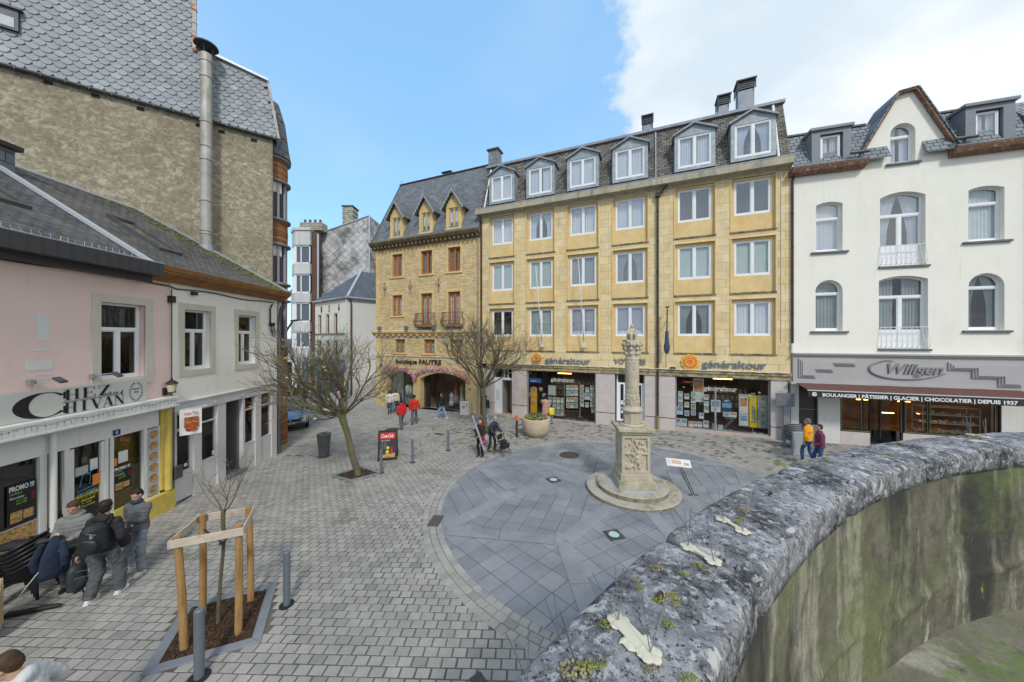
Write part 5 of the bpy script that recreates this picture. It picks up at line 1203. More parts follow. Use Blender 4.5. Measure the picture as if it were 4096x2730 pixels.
for x,z,w,h,mm,lab in[(4.74,1.68,.24,.2,pgrey,'pale notice behind the kebab door glass'),(5.02,1.72,.15,.27,pwhite,'white framed certificate behind the kebab door glass'),(4.86,1.95,.1,.14,P('poster_brown',(.12,.09,.06)),'small dark frame high behind the kebab door glass'),(5.62,1.66,.22,.3,pwhite,'dark framed certificate on the mustard wall'),(5.47,1.62,.12,.2,porange,'orange sheet beside the framed certificate')]:
 t=poster('framed_notice',lab,'notice',FL,x,z,w,h,mm,.075);m=MB();m.box(-.02,w+.02,.011,.02,-.02,h+.02);m.build('frame',P('dark_frame',(.05,.03,.02)),t)
t=thing('food_picture_strip','vertical grey strip of six round dish pictures beside the yellow pilaster','sign',FL.w(6.28,-.0,.47),FL.rot)
m=MB();m.box(0,.27,.0,.03,0,1.9);m.build('panel',pgrey,t)
for k in range(6):m=MB();m.lathe([(.001,0),(.105,0),(.11,.01)],(0,0,0),20);m.v=[(x+.135,-z-.005,y+.17+k*.31)for x,y,z in m.v];m.build('dish_picture',food,t)
m=MB();m.box(0,.16,-.01,0,0,.14);t=m.build('house_number',P('enamel_blue',(.02,.05,.2),.3),None,loc=FL.w(5.42,-.01,2.44));t.rotation_euler=(0,0,FL.rot);tag(t,'blue enamel house number 8 above the kebab shop door','number plate');text_mesh('8',.12,.002,pwhite,'lettering',t,(.045,-.013,.03))
fg=thing('hanging_flag','small white banner with a burger picture hanging between the two shops','banner',FL.w(6.75,-.25,2.72),FL.rot+R(-35))
m=MB();m.tube([(0,.1,.05),(.75,0,.1)],.012,6);m.build('rod',P('white_rod',(.6,.6,.6)),fg)
m=MB();n_=10
for i in range(n_):
 a=.12+.5*i/n_;b=.12+.5*(i+1)/n_;m.poly([(a,.02*math.sin(i),-.72),(b,.02*math.sin(i+1),-.72),(b,0,.07),(a,0,.05)])
m.build('cloth',P('banner_white',(.72,.70,.68),.9),fg)
m=MB();m.box(.22,.54,-.03,-.025,-.5,-.18);m.ell((.38,-.03,-.55),(.14,.008,.07),12,6);m.build('food_picture',P('burger_print',(.35,.08,.02),.7,var=.6,scale=12),fg);text_mesh('mis-Tat',.12,.003,pred,'lettering',fg,(.22,-.035,-.1),width=.32);text_mesh('mis-Tat',.1,.003,P('cream_letters',(.7,.5,.3)),'lettering',fg,(.25,-.04,-.36),width=.26)
mauve=P('mauve_grey_paint',(.62,.605,.61),.55,var=.04,scale=1)
sf=MB();sf.box(SP,11.66,-.05,.14,2.62,2.93);sf.box(SP,11.7,-.09,.14,2.93,2.98)
for a,b in[(6.97,7.07),(7.66,7.94),(8.55,8.92),(9.7,9.82),(10.37,10.7),(11.34,11.68)]:sf.box(a,b,-.03,.14,-.4,2.62)
bevel(sf.build('shop_fascia',mauve,bS),.006,1)
sf=MB()
for a,b,lo in[(7.94,8.55,.82),(9.82,10.37,.80),(10.7,11.34,.78)]:
 sf.cut().box(a,b,.0,.1,-.4,lo-.02);sf.box(a,b,-.01,.12,lo-.02,lo+.02)
 sf.box(a,a+.04,.02,.1,lo+.02,2.62);sf.box(b-.04,b,.02,.1,lo+.02,2.62);sf.box(a+.04,b-.04,.02,.1,2.1,2.15);sf.box(a+.04,b-.04,.02,.1,2.58,2.62)
sf.build('stall_riser',mauve,bS)
for a,b,lo in[(7.94,8.55,.82),(9.82,10.37,.80),(10.7,11.34,.78)]:MB().poly([(a,.06,lo),(b,.06,lo),(b,.06,2.6),(a,.06,2.6)]).build('shop_window',shopglass,bS)
d=MB();d.box(7.07,7.15,.03,.09,-.1,2.62);d.box(7.58,7.66,.03,.09,-.1,2.62);d.box(7.15,7.58,.03,.09,-.1,.78);d.box(7.15,7.58,.03,.09,2.05,2.13);d.box(7.15,7.58,.03,.09,2.55,2.62)
dd=d.build('shop_door',mauve,bS);MB().poly([(7.15,.06,.78),(7.58,.06,.78),(7.58,.06,2.6),(7.15,.06,2.6)]).build('pane',shopglass,dd)
it=MB();it.box(8.92,8.97,.14,.75,-.2,2.6);it.box(9.62,9.7,.1,.75,-.2,2.6);it.build('door_reveal',P('dark_grey_reveal',(.17,.16,.165),.6),bS)
it=MB();it.box(8.9,9.7,.78,.79,-.2,2.6);it.box(8.97,9.62,.3,.35,-.2,2.55)if False else None;it.build('open_doorway',P('hall_dark',(.11,.095,.075),.7,var=.5,scale=1.5),bS)
it=MB();it.box(8.85,9.8,-.12,.75,-.5,-.06);it.build('threshold',blue_m,bS)
brand=P('faded_lettering',(.60,.60,.62),.5)
t=thing('shop_lettering','faded white phone brand names along the grey shop fascia','lettering',FL.w(7.1,-.055,2.66),FL.rot)
text_mesh('Apple',.2,.004,brand,'lettering',t,(.35,0,.05),width=.42);text_mesh('LG',.2,.004,brand,'lettering',t,(1.42,0,.06),width=.26,bold=.006);text_mesh('NOKIA',.2,.004,brand,'lettering',t,(3.2,0,.06),width=.62,bold=.006)
m=MB();m.tube([(1.27+.075*math.cos(a),0,.12+.09*math.sin(a))for a in np.linspace(0,2*PI,19)],.01,5);m.box(1.24,1.26,-.004,0,.07,.17);m.box(1.26,1.31,-.004,0,.07,.085)
for k in range(6):a=R(20+k*28);m.tube([(2.53,0,.04),(2.53+.1*math.cos(a),0,.04+.14*math.sin(a))],[.006,.016],5)
m.prism([(.18+.055*math.cos(a)*(1.05 if abs(math.sin(a))<.7 else .95),.10+.06*math.sin(a))for a in np.linspace(0,2*PI,17)[:-1]],-.004,0);m.prism([(.18,.165),(.2,.2),(.215,.2),(.2,.17)],-.004,0)
m.build('emblem',brand,t)
m=MB();m.box(-.12,.12,-.12,0,0,.34);m.box(-.13,.13,-.14,0,.34,.37);t=m.build('letterbox',P('letterbox_grey',(.07,.075,.08),.4),None,loc=FL.w(7.02,-.04,.68));t.rotation_euler=(0,0,FL.rot);bevel(t,.012,2);tag(t,'dark grey metal letterbox beside the phone shop door','letterbox')
for x,z,w,h,mm,lab,y in[(7.4,.88,.1,.1,pwhite,'round white sticker on the phone shop door',.05),(8.42,.9,.1,.14,pwhite,'small white notice at the foot of the phone shop window',.05),(9.86,1.0,.08,.3,pred,'red and white sticker strip beside the open doorway',.05)]:
 m=MB();m.box(0,w,-.004,0,0,h);t=m.build('sticker',mm,None,loc=FL.w(x,y,z));t.rotation_euler=(0,0,FL.rot);tag(t,lab,'sticker')
# tall building behind
bT=thing('tall_building','tall building with stained rough render and a slate hung gable above the low roofs','building',(FT.o.x,FT.o.y,0),FT.rot)
render_st=M('rough_streaked_render',(.27,.235,.17),.95,.3,7,1.0,22,stain=[((.52,.48,.37),(3.8,3.8,5.0),.48,.62,.7),((.12,.105,.065),(4.6,4.6,3.6),.52,.68,.6),((.16,.14,.085),(.5,.5,.4),.45,.7,.6),((.52,.48,.38),(11,11,14),.58,.68,.5)],dist=.9)
vents=[(x,z)for x,z in[(2.55,13.99),(3.65,13.97),(4.81,13.92),(6.5,13.87),(7.22,13.85),(8.33,13.85)]]
mb=MB();wall(mb,-4,9.01,-.5,14.24,[(x-.11,x+.11,z,z+.16)for x,z in vents],0,.2);mb.poly([(9.01,0,-.5),(9.01,8,-.5),(9.01,8,14.24),(9.01,0,14.24)]);mb.build('wall',render_st,bT)
mb=MB()
for x,z in vents:mb.cut().box(x-.1,x+.1,.1,.12,z,z+.16);mb.box(x-.04,x+.04,.09,.1,z+.04,z+.12)
mb.build('vent',zinc_d,bT)
def slate_mesh(xl,xr,z0,ztop,mat,name,par,y=-.08,w=.30,h=.20):
 """fish scale slates hung as overlapping tiles"""
 P_=Pav();vs,fs,rr=[],[],[];j=0;z=z0
 while z<ztop(0,1):
  a=xl(z)if callable(xl)else xl;b=xr(z)if callable(xr)else xr
  x=a-(w/2 if j%2 else 0)
  while x<b:
   x0=max(a,x+.004);x1=min(b,x+w-.004)
   if x1-x0>.06 and z<ztop((x0+x1)/2,0):
    k=len(vs);zt=z+h*1.5;zz_=[z+.10,z+.02,z,z+.02,z+.10];xs=[x0,x0+(x1-x0)*.22,(x0+x1)/2,x0+(x1-x0)*.78,x1]
    yo=y-.03+random.uniform(-.004,.004);tw=random.uniform(-.004,.004)
    for q in range(5):vs.append((xs[q],yo+tw*(q-2),zz_[q]))
    vs.append((x1,y,zt));vs.append((x0,y,zt));
    for q in range(5):vs.append((xs[q],y+.0,zz_[q]))
    fs.append(tuple(k+q for q in range(7)));r_=random.random();rr.append(r_)
    for q in range(4):fs.append((k+q,k+7+q,k+8+q,k+q+1));rr.append(r_)
   x+=w
  z+=h;j+=1
 me=bpy.data.meshes.new(name);me.from_pydata(vs,[],fs);me.materials.append(mat);at=me.attributes.new('rnd','FLOAT','FACE');at.data.foreach_set('value',rr);me.update()
 o=bpy.data.objects.new(name,me);COL.objects.link(o);o.parent=par;return o
hung=M('hung_slate',(.27,.30,.325),.6,.14,1.5,.25,30,attr=[(0,(.84,.85,.87)),(.5,(1,1,1)),(.95,(1.08,1.08,1.07)),(1,(1.3,1.3,1.27))],stain=[((.30,.33,.35),(.5,.5,.5),.5,.75,.5),((.10,.11,.12),(3,3,.5),.62,.75,.6)])
def ztop(x,mx):
 if mx:return 21.0
 if x<6.34:return 21.0
 if x<8.75:return 17.0+(16.6-17.0)*(x-6.34)/2.4
 return 16.6-(x-8.75)*5.2
slate_mesh(-1.5,9.15,14.26,ztop,hung,'hung_slates',bT)
mb=MB();mb.poly([(-4,-.06,14.2),(9.15,-.06,14.2),(8.8,-.06,16.75),(6.34,-.06,17.2),(6.34,-.06,21.3),(-4,-.06,21.3)]);mb.poly([(9.15,-.06,14.2),(9.15,7,14.2),(8.8,7,16.7),(8.8,-.06,16.75)]);mb.poly([(8.8,-.06,16.75),(8.8,7,16.7),(6.34,7,17.2),(6.34,-.06,17.2)]);mb.poly([(6.34,-.06,17.1),(6.34,.4,17.2),(6.34,.4,21.3),(6.34,-.06,21.3)]);mb.build('roof',P('slate_backing',(.11,.12,.13),.7),bT)
mb=MB();mb.tube([(-4,-.14,14.22),(9.2,-.14,14.22)],.055,8)
for k in range(24):mb.box(-3.6+k*.55,-3.57+k*.55,-.2,-.08,14.15,14.28)
mb.build('eaves_gutter',zinc_d,bT)
rust=M('rusty_flashing',(.40,.41,.40),.6,.2,2,.1,20,stain=[((.45,.16,.03),(2,2,7),.52,.58,.9)])
mb=MB();mb.box(6.32,6.44,-.16,-.02,16.95,21.3)
for k in range(8):mb.box(6.30,6.46,-.18,-.02,17.0+k*.55,17.04+k*.55)
mb.build('rusty_edge',rust,bT)
mb=MB();mb.cut();board((8.8,16.72),(9.2,14.25),.1,-.16,.0,mb);mb.build('rusty_edge',rust,bT,fixn=True)
mb=MB();board((6.4,17.12),(8.85,16.74),.1,-.2,.2,mb);mb.build('verge_flashing',MT['pale_zinc'],bT,fixn=True)
mb=MB();mb.box(1.2,2.0,-.2,-.1,15.45,16.15);mb.box(1.15,2.08,-.28,-.1,16.15,16.22);mb.build('skylight',zinc_d,bT);
mb=MB();mb.box(1.25,1.92,-.215,-.2,15.52,15.85);mb.build('skylight_glass',P('pale_glass',(.5,.53,.55),.2),bT)
bay=thing('round_bay','slim round brick bay with cornices at the far corner of the tall building','bay',(-11.86,16.2,0),0)
brb=M('banded_orange_brick',(.16,.075,.04),.8,.3,8,.6,20,stain=[((.50,.20,.05),(.01,.01,9),.5,.56,.85)])
conc=M('bay_concrete',(.20,.20,.21),.8,.2,4,.2,20)
for lo,hi in[(12.65,13.6),(9.6,10.65),(6.9,7.55),(-.4,4.5)]:MB().lathe([(.70,lo),(.72,(lo+hi)/2),(.70,hi)],n=28).build('brick_band',brb,bay,smooth=True)
for z in(12.5,10.65,9.45,7.55,13.6,6.75,4.5):MB().lathe([(.68,z),(.84,z+.03),(.84,z+.10),(.70,z+.16)],n=28).build('cornice',conc,bay)
for lo,hi in[(10.8,12.5),(7.7,9.45),(4.65,6.75)]:
 MB().lathe([(.60,lo),(.60,hi)],n=20).build('bay_window',P('bay_glass',(.05,.055,.07),.1),bay,smooth=True)
 m=MB()
 for k in range(10):a=2*PI*k/10+.15;m.box(-.05,.05,-.03,.05,lo,hi,Matrix.Translation((.66*math.cos(a),.66*math.sin(a),0))@Matrix.Rotation(a+PI/2,4,'Z'))
 m.build('bay_mullion',P('bay_frame',(.30,.31,.33),.6),bay)
 m=MB();m.lathe([(.655,hi-.5),(.655,hi)],n=20,a0=-1.5,a1=-.2);m.build('roller_shutter',P('shutter_white',(.6,.6,.58)),bay)
MB().lathe([(.86,13.75),(.76,14.3),(.6,15.6),(.35,16.5),(.01,16.55)],n=24).build('bay_roof',brickM('bay_slate',(.12,.13,.15),(.17,.18,.2),(.05,.05,.06),.2,.12,.01),bay)
fx=thing('flue_pipe','tall rusty metal flue with a rain cap rising through the white house roof','flue',(-12.62,13.62,8.4))
m=MB();rust2=M('rusty_flue_metal',(.36,.35,.32),.5,.25,2,.1,20,metal=.3,stain=[((.30,.12,.03),(1.2,1.2,.5),.56,.68,.8),((.55,.55,.5),(5,5,.8),.6,.68,.6),((.35,.33,.10),(6,6,3),.66,.7,.5)])
zs=[0,.55,1.0,2.2,3.9,4.45,5.4,7.3,8.3]
m.tube([(0,0,0),(0,0,8.3)],.19,20)
for z in(.9,1.02,2.25,3.95,4.5,5.5,7.35,8.0):m.tube([(0,0,z-.03),(0,0,z+.03)],.215,20)
m.build('pipe',rust2,fx,smooth=False)
m=MB();m.lathe([(.34,0),(.22,.5),(.21,.52)],(0,0,-.1),18);m.build('collar',zinc,fx)
m=MB();m.lathe([(.001,8.72),(.38,8.68),(.40,8.62),(.38,8.64),(.001,8.66)],n=22)
for k in range(4):a=k*PI/2+.4;m.tube([(.17*math.cos(a),.17*math.sin(a),8.3),(.24*math.cos(a),.24*math.sin(a),8.66)],.02,5)
m.build('rain_cap',P('dark_cap',(.04,.045,.045),.6),fx)
cy=thing('chimney','slate clad chimney with an orange pot on the pink house ridge','chimney',FL.w(5.75,3.9,9.1),FL.rot)
m=MB();m.box(-.9,.42,-.55,.35,0,.95);m.build('stack',brickM('chimney_slate',(.13,.15,.18),(.19,.21,.24),(.05,.06,.07),.5,.28,.012,axes='xz'),cy)
m=MB();m.box(-1.0,.52,-.65,.45,.95,1.07);m.build('cap',black,cy);m=MB();m.lathe([(.18,1.07),(.2,1.5),(.16,1.52)],(-.35,-.1,0),14);m.build('chimney_pot',P('terracotta',(.5,.14,.03),.7),cy)
# street beyond
def at(px,py,Z):return Vector(((px-CX)/FPX*Z,Z,CZ-(py-HY)/FPX*Z))
conc_w=M('streaked_white_concrete',(.56,.56,.55),.85,.08,1,.15,15,stain=[((.22,.22,.22),(3,3,.35),.55,.75,.6)])
ZA=35.0;a_=at(1128,1500,ZA);b_=at(1240,1500,ZA);c_=at(1264,1500,ZA)
bA=thing('apartment_block','white concrete apartment block with angled bay windows down the street','building',(a_.x,ZA,-.5))
zz=lambda y:CZ+(HY-y)/FPX*ZA+.5
plan=[(-.3,2.6),(.45,.9),(1.35,0),(b_.x-a_.x,0),(b_.x-a_.x,3.5),(-.3,3.5)]
def ring(o,lo,hi,m,name):
 cxm,cym=1.6,2.0;p=[(cxm+(x-cxm)*(1+o),cym+(y-cym)*(1+o))for x,y in plan];q=MB();q.slab(p,lo,hi);return q.build(name,m,bA,fixn=True)
for lo,hi in[(980,922),(1096,1054),(1210,1172),(1328,1288),(1440,1392)]:ring(0,zz(lo),zz(hi),conc_w,'parapet')
ring(.06,zz(922),zz(911),conc_w,'roof_edge')
for lo,hi in[(1054,980),(1172,1096),(1288,1210),(1392,1328),(1600,1440)]:
 ring(-.09,zz(lo),zz(hi),P('blue_grey_glass',(.10,.13,.16),.1),'window_band')
 wf=MB();w_=b_.x-a_.x
 wf.cut()
 for x in(1.42,1.95,w_-.1):wf.box(x-.05,x+.05,.1,.2,zz(lo),zz(hi))
 wf.box(1.42,w_-.05,.1,.2,zz(hi)-.14,zz(hi));wf.box(1.42,w_-.05,.1,.2,zz(lo),zz(lo)+.12)
 for t in(0,.5,1):p=Vector((.5,1.0)).lerp(Vector((1.34,.14)),t);wf.box(p.x-.07,p.x+.07,p.y-.05,p.y+.1,zz(lo),zz(hi))
 wf.build('window_frame',white_pvc,bA)
 cu_=curtain_mesh(2.0,w_-.15,zz(lo)+.1,zz(hi)-.1,.24,amp=.03,wl=.3,seed=int(lo));cu_.build('curtain',curtain if lo!=1288 else curtain_g,bA,smooth=True)
mb=MB();mb.box(b_.x-a_.x,c_.x-a_.x+.02,.3,.8,-.5,zz(925));mb.build('brick_pier',brickM('dark_brick',(.11,.055,.045),(.16,.085,.065),(.15,.1,.08),.22,.08,.01),bA)
mb=MB();mb.box(1.6,4.0,.4,1.5,zz(915),zz(885));
mb.build('chimney',brickM('speckle',(.3,.28,.22),(.5,.48,.4),(.12,.12,.1),.3,.25,.02),bA)
mb=MB();[mb.cut().lathe([(.14,0),(.12,.45)],(1.9+k*.55,.9,zz(885)),8)for k in range(4)];mb.build('chimney_pot',P('brown_pot',(.14,.05,.03)),bA)
mb=MB();mb.tube([(c_.x-a_.x+.1,.2,zz(935)),(c_.x-a_.x+.1,.2,0)],.09,8);mb.build('downpipe',MT['pale_zinc'],bA)
ZG=36.5
def diamondM():
 m=bpy.data.materials.new('diamond_slates');m.use_nodes=True;t=m.node_tree;N=t.nodes;b=N['Principled BSDF'];b.inputs['Roughness'].default_value=.7
 tc=N.new('ShaderNodeTexCoord');s=N.new('ShaderNodeSeparateXYZ');lk(t,tc.outputs['Object'],s.inputs[0])
 def mth(op,a,c=None):
  n=N.new('ShaderNodeMath');n.operation=op
  for i,v in enumerate((a,c)):
   if v is None:continue
   if isinstance(v,(int,float)):n.inputs[i].default_value=v
   else:lk(t,v,n.inputs[i])
  return n.outputs[0]
 zx=mth('MULTIPLY',s.outputs[2],1.0)
 u=mth('MULTIPLY',mth('ADD',s.outputs[0],zx),1.15);v=mth('MULTIPLY',mth('SUBTRACT',s.outputs[0],zx),1.15)
 fu=mth('FRACT',u);fv=mth('FRACT',v)
 ht=mth('SUBTRACT',fv,fu);e=mth('MINIMUM',mth('MINIMUM',fu,mth('SUBTRACT',1,fu)),mth('MINIMUM',fv,mth('SUBTRACT',1,fv)))
 ln_=N.new('ShaderNodeMapRange');ln_.inputs[2].default_value=.07;lk(t,e,ln_.inputs[0])
 n=N.new('ShaderNodeTexNoise');n.inputs['Scale'].default_value=.55;n.inputs['Detail'].default_value=9;n.inputs['Roughness'].default_value=.75;lk(t,tc.outputs['Object'],n.inputs['Vector'])
 r=N.new('ShaderNodeValToRGB');r.color_ramp.elements[0].position=.4;r.color_ramp.elements[0].color=(.12,.12,.115,1);r.color_ramp.elements[1].position=.56;r.color_ramp.elements[1].color=(.44,.44,.44,1);lk(t,n.outputs[0],r.inputs[0])
 mx=N.new('ShaderNodeMixRGB');mx.blend_type='MULTIPLY';mx.inputs[0].default_value=1;lk(t,r.outputs[0],mx.inputs[1])
 c=N.new('ShaderNodeMapRange');c.inputs[3].default_value=.4;lk(t,ln_.outputs[0],c.inputs[0]);lk(t,c.outputs[0],mx.inputs[2]);lk(t,mx.outputs[0],b.inputs['Base Color'])
 bp=N.new('ShaderNodeBump');bp.inputs['Strength'].default_value=1;bp.inputs['Distance'].default_value=.35;lk(t,ht,bp.inputs['Height']);lk(t,bp.outputs[0],b.inputs['Normal'])
 return m
dg_=thing('gable_building','tall gable hung with large stained grey diamond slates behind the small corner house','building',(at(1270,0,ZG).x,ZG,-.5))
W_=at(1478,0,ZG).x-at(1270,0,ZG).x;zl,zr_=at(0,937,ZG).z+.5,at(0,863,ZG).z+.5
mb=MB();mb.poly([(0,0,0),(W_,0,0),(W_,0,zr_),(0,0,zl)]);mb.poly([(0,6,0),(0,0,0),(0,0,zl),(0,6,zl)]);mb.poly([(W_,0,0),(W_,8,0),(W_,8,zr_),(W_,0,zr_)]);mb.poly([(0,0,zl),(W_,0,zr_),(W_,8,zr_),(0,6,zl)]);mb.build('gable_wall',diamondM(),dg_)
mb=MB();mb.tube([(0,-.03,zl),(W_,-.03,zr_)],.08,6);mb.tube([(W_,-.03,zr_),(W_,-.03,0)],.08,6);mb.build('edge_flashing',MT['pale_zinc'],dg_)
mb=MB();x=at(1364,0,ZG).x-at(1270,0,ZG).x;mb.box(x,x+1.15,.3,1.6,zl,at(0,822,ZG).z+.5);mb.build('chimney',MT['speckle'],dg_);mb=MB();mb.box(x-.08,x+1.23,.2,1.7,at(0,822,ZG).z+.5,at(0,818,ZG).z+.5);mb.build('chimney_cap',zinc_d,dg_)
yb=thing('yellow_house','sliver of yellow house with one window behind the boutique roof','house',(at(1478,0,38).x+.2,38,-.5))
mb=MB();mb.hexa([(0,4,0),(4,4,0),(4,0,0),(0,0,0)][::-1],[(0,4,17.2),(4,4,15.2),(4,0,15.2),(0,0,17.6)][::-1]);mb.build('wall',P('dull_yellow',(.36,.29,.16),.9,scale=1),yb,fixn=True)
window(yb,.05,.95,12.2,14.3,-.06,cur='net',mul=())
A1=(-20.4,34.2);B1=(-15.1,30.0);B2=(-12.3,33.6)
F1=Frame(*A1,*B1,base=-.45);F2=Frame(*B1,*B2,base=-.45)
bH=frthing('corner_house','small cream corner house with hipped blue grey slate roof and iron figures 8 3 6','house',F1)
cream2=M('cream_corner_render',(.74,.70,.58),.9,.05,1,.1,20);wh2=M('white_side_render',(.76,.745,.72),.9,.04,.8,.1,20)
H_=9.15;LL=F1.L
wn_=[(LL*t,LL*t+.62,5.9,7.75)for t in(.13,.40,.66)];wn2=[(LL*t,LL*t+.62,3.7,5.2)for t in(.13,.40,.66)]
mb=MB();wall(mb,0,LL,0,H_,wn_+wn2,0,.2);mb.build('wall',cream2,bH)
o2=thing('_','x','x');bpy.data.objects.remove(o2)
loc2=lambda x,y,z:(F1.d.dot(F2.o+F2.d*x+F2.n*y-F1.o),F1.n.dot(F2.o+F2.d*x+F2.n*y-F1.o),z)
mb=MB();mb.poly([loc2(0,0,0),loc2(F2.L+2,0,0),loc2(F2.L+2,0,H_),loc2(0,0,H_)]);mb.build('side_wall',wh2,bH)
for h in wn_+wn2:window(bH,*h,.12,fm=P('dark_red_frame',(.12,.03,.03)),mul=(),trans=(.7,),cur='none')
mb=MB();mb.poly([(0,.6,0),(LL,.6,0),(LL,.6,H_),(0,.6,H_)]);mb.build('dark_rooms',dark_in,bH)
sm=MB();sm.box(.1,LL-.1,-.08,.02,5.78,5.9);sm.cut().box(-.1,LL+.05,-.2,.02,H_-.14,H_)
sm.build('sill',stone_dirty,bH)
fr_=MB()
for a,b,lo,hi in wn_+wn2:fr_.cut().box(a-.14,a,-.03,.02,lo,hi);fr_.box(b,b+.14,-.03,.02,lo,hi);fr_.box(a-.14,b+.14,-.03,.02,hi,hi+.16)
fr_.build('window_surround',surr,bH)
for ch,t in(('8',.23),('3',.49),('6',.80)):text_mesh(ch,.95,.03,iron,'iron_number',bH,(LL*t-.1,-.04,8.0),hscale=.6)
e0=(-.15,-.2,H_);e1=loc2(-.0,-.25,H_);e2=loc2(F2.L+2,-.2,H_);r0=(.1,6.5,H_+3.3);pk=loc2(3.0,3.0,H_+3.2);pk2=loc2(F2.L+3,3.0,H_+3.2)
rf=MB();rf.poly([e0,e1,pk,(LL*.2,4.5,H_+3.2)]);rf.poly([e1,e2,pk2,pk]);rf.poly([e0,(LL*.2,4.5,H_+3.2),(-.15,6,H_)]);rf.build('roof',brickM('blue_slate',(.10,.115,.15),(.13,.15,.185),(.05,.06,.08),.3,.2,.01,axes='xy'),bH)
mb=MB();mb.tube([e0,e1,e2],.08,8);mb.tube([Vector(e1)+Vector((0,0,.05)),Vector(pk)+Vector((0,0,.08))],.12,6);mb.build('gutter',MT['pale_zinc'],bH)
v1=Vector(e1).lerp(Vector(e2),.45);v2=Vector(pk).lerp(Vector(pk2),.45);m=MB();q=[v1.lerp(v2,.25),v1.lerp(v2,.25)+(v1-Vector(e1)).normalized()*.8,v1.lerp(v2,.5)+(v1-Vector(e1)).normalized()*.8,v1.lerp(v2,.5)];m.hexa([p+Vector((0,-.0,.05))for p in q],[p+Vector((0,-.05,.13))for p in q]);m.build('roof_window',P('skylight_glass',(.35,.4,.45),.15),bH,fixn=True)
gutter_pipe(bH,[loc2(.3,-.15,H_-.1),loc2(.45,-.08,H_-.5),loc2(.45,-.08,0)],.08,zinc_d,collars=False)
sfm=MB();sfm.box(-.6,LL-.2,-.9,0,2.9,3.5);sfm.build('shop_canopy',P('slate_grey_canopy',(.17,.19,.23),.5),bH)
sfm=MB();sfm.box(.3,LL-.4,-.02,.05,0,2.7);sfm.build('shop_window',P('dark_shop_glass',(.05,.055,.06),.12),bH)
sfm=MB()
for x in(.3,1.8,3.4,4.6):sfm.box(x,x+.12,-.06,.0,0,2.8)
sfm.build('shop_frame',P('grey_blue_frame',(.22,.26,.32)),bH)
teal=P('teal_sign',(.02,.35,.45),.4)
for x,w in((-.3,.8),(2.9,1.1)):
 m=MB();m.box(0,w,-.05,0,0,.6);t=m.build('shop_sign',teal,None,loc=F1.w(x,-.95,2.35));t.rotation_euler=(0,0,F1.rot);tag(t,'teal shop sign under the grey canopy, %s of two'%('left' if x<0 else 'right'),'sign','teal signs under the grey canopy')
 text_mesh('PRESS' if x>0 else 'P',.35,.01,pwhite,'lettering',t,(.1,-.06,.14),width=w*.8)
rw=thing('shop_row','dark row of shop fronts with pale awning at the end of the street','building',(-28.5,37.5,-.6))
mb=MB();mb.box(0,8,0,4,0,5.5);mb.build('wall',P('row_grey',(.22,.21,.2),.8,var=.3,scale=.6),rw)
mb=MB();mb.box(.3,7.8,-.05,0,.1,3.2);mb.build('shop_window',P('dark_shop_glass',(.05,.055,.06)),rw);mb=MB();mb.hexa([(.2,-1.6,3.0),(7.9,-1.6,3.0),(7.9,0,3.7),(.2,0,3.7)],[(.2,-1.6,3.1),(7.9,-1.6,3.1),(7.9,0,3.8),(.2,0,3.8)]);mb.build('canopy',P('pale_canopy',(.6,.58,.54),.8),rw)
for k in range(4):mb=MB();mb.box(1+k*1.8,2+k*1.8,-.03,.01,3.9,5.2);mb.build('window',P('blue_grey_glass',(.10,.13,.16)),rw)
rb2=thing('far_house','cream house glimpsed between the brick bay and the white apartment block','house',(-27.5,41,-.6));mb=MB();mb.box(0,6.5,0,5,0,11.2);mb.build('wall',P('far_cream',(.62,.5,.35),.9),rb2);mb=MB();mb.poly([(-.2,-.2,11.2),(6.7,-.2,11.2),(6.7,2.5,13.4),(-.2,2.5,13.4)]);mb.build('roof',slateF,rb2)
for k in range(2):window(rb2,3.6+k*1.4,4.5+k*1.4,7.6,9.2,-.05,cur='none')
sp0=Vector((-14.3,29.0));fd=Vector((.50,.866));sdv=Vector((.866,-.50))
stt=thing('steps','flight of grey stone steps with handrails rising beside the boutique','steps',(sp0.x,sp0.y,zg(*sp0)-.02),math.atan2(sdv.y,sdv.x))
m=MB()
for k in range(13):m.box(-.3,4.2,k*.33,6,k*.17-.3,(k+1)*.17-.004*0,None)
stone_st=M('step_stone',(.40,.37,.34),.85,.12,2,.2,25)
m=MB()
for k in range(13):m.cut().box(-.3,4.2,k*.33,k*.33+.36+(2.5 if k==12 else 0),k*.17-.3,(k+1)*.17)
m.build('step',stone_st,stt)
m=MB();m.hexa([(1.5,0,0),(1.75,0,0),(1.75,4.3,0),(1.5,4.3,0)],[(1.5,0,.35),(1.75,0,.35),(1.75,4.3,2.6),(1.5,4.3,2.6)]);m.build('stringer',stone_st,stt,fixn=True)
for x in(.9,1.6):
 m=MB();m.tube([(x,.0,0),(x,0,1.0),(x,4.3,3.2),(x,4.3,2.2)],.03,6);m.tube([(x,2.1,1.0),(x,2.1,2.1)],.025,6);m.build('handrail',P('rail_grey',(.22,.22,.22),.5,.4),stt)
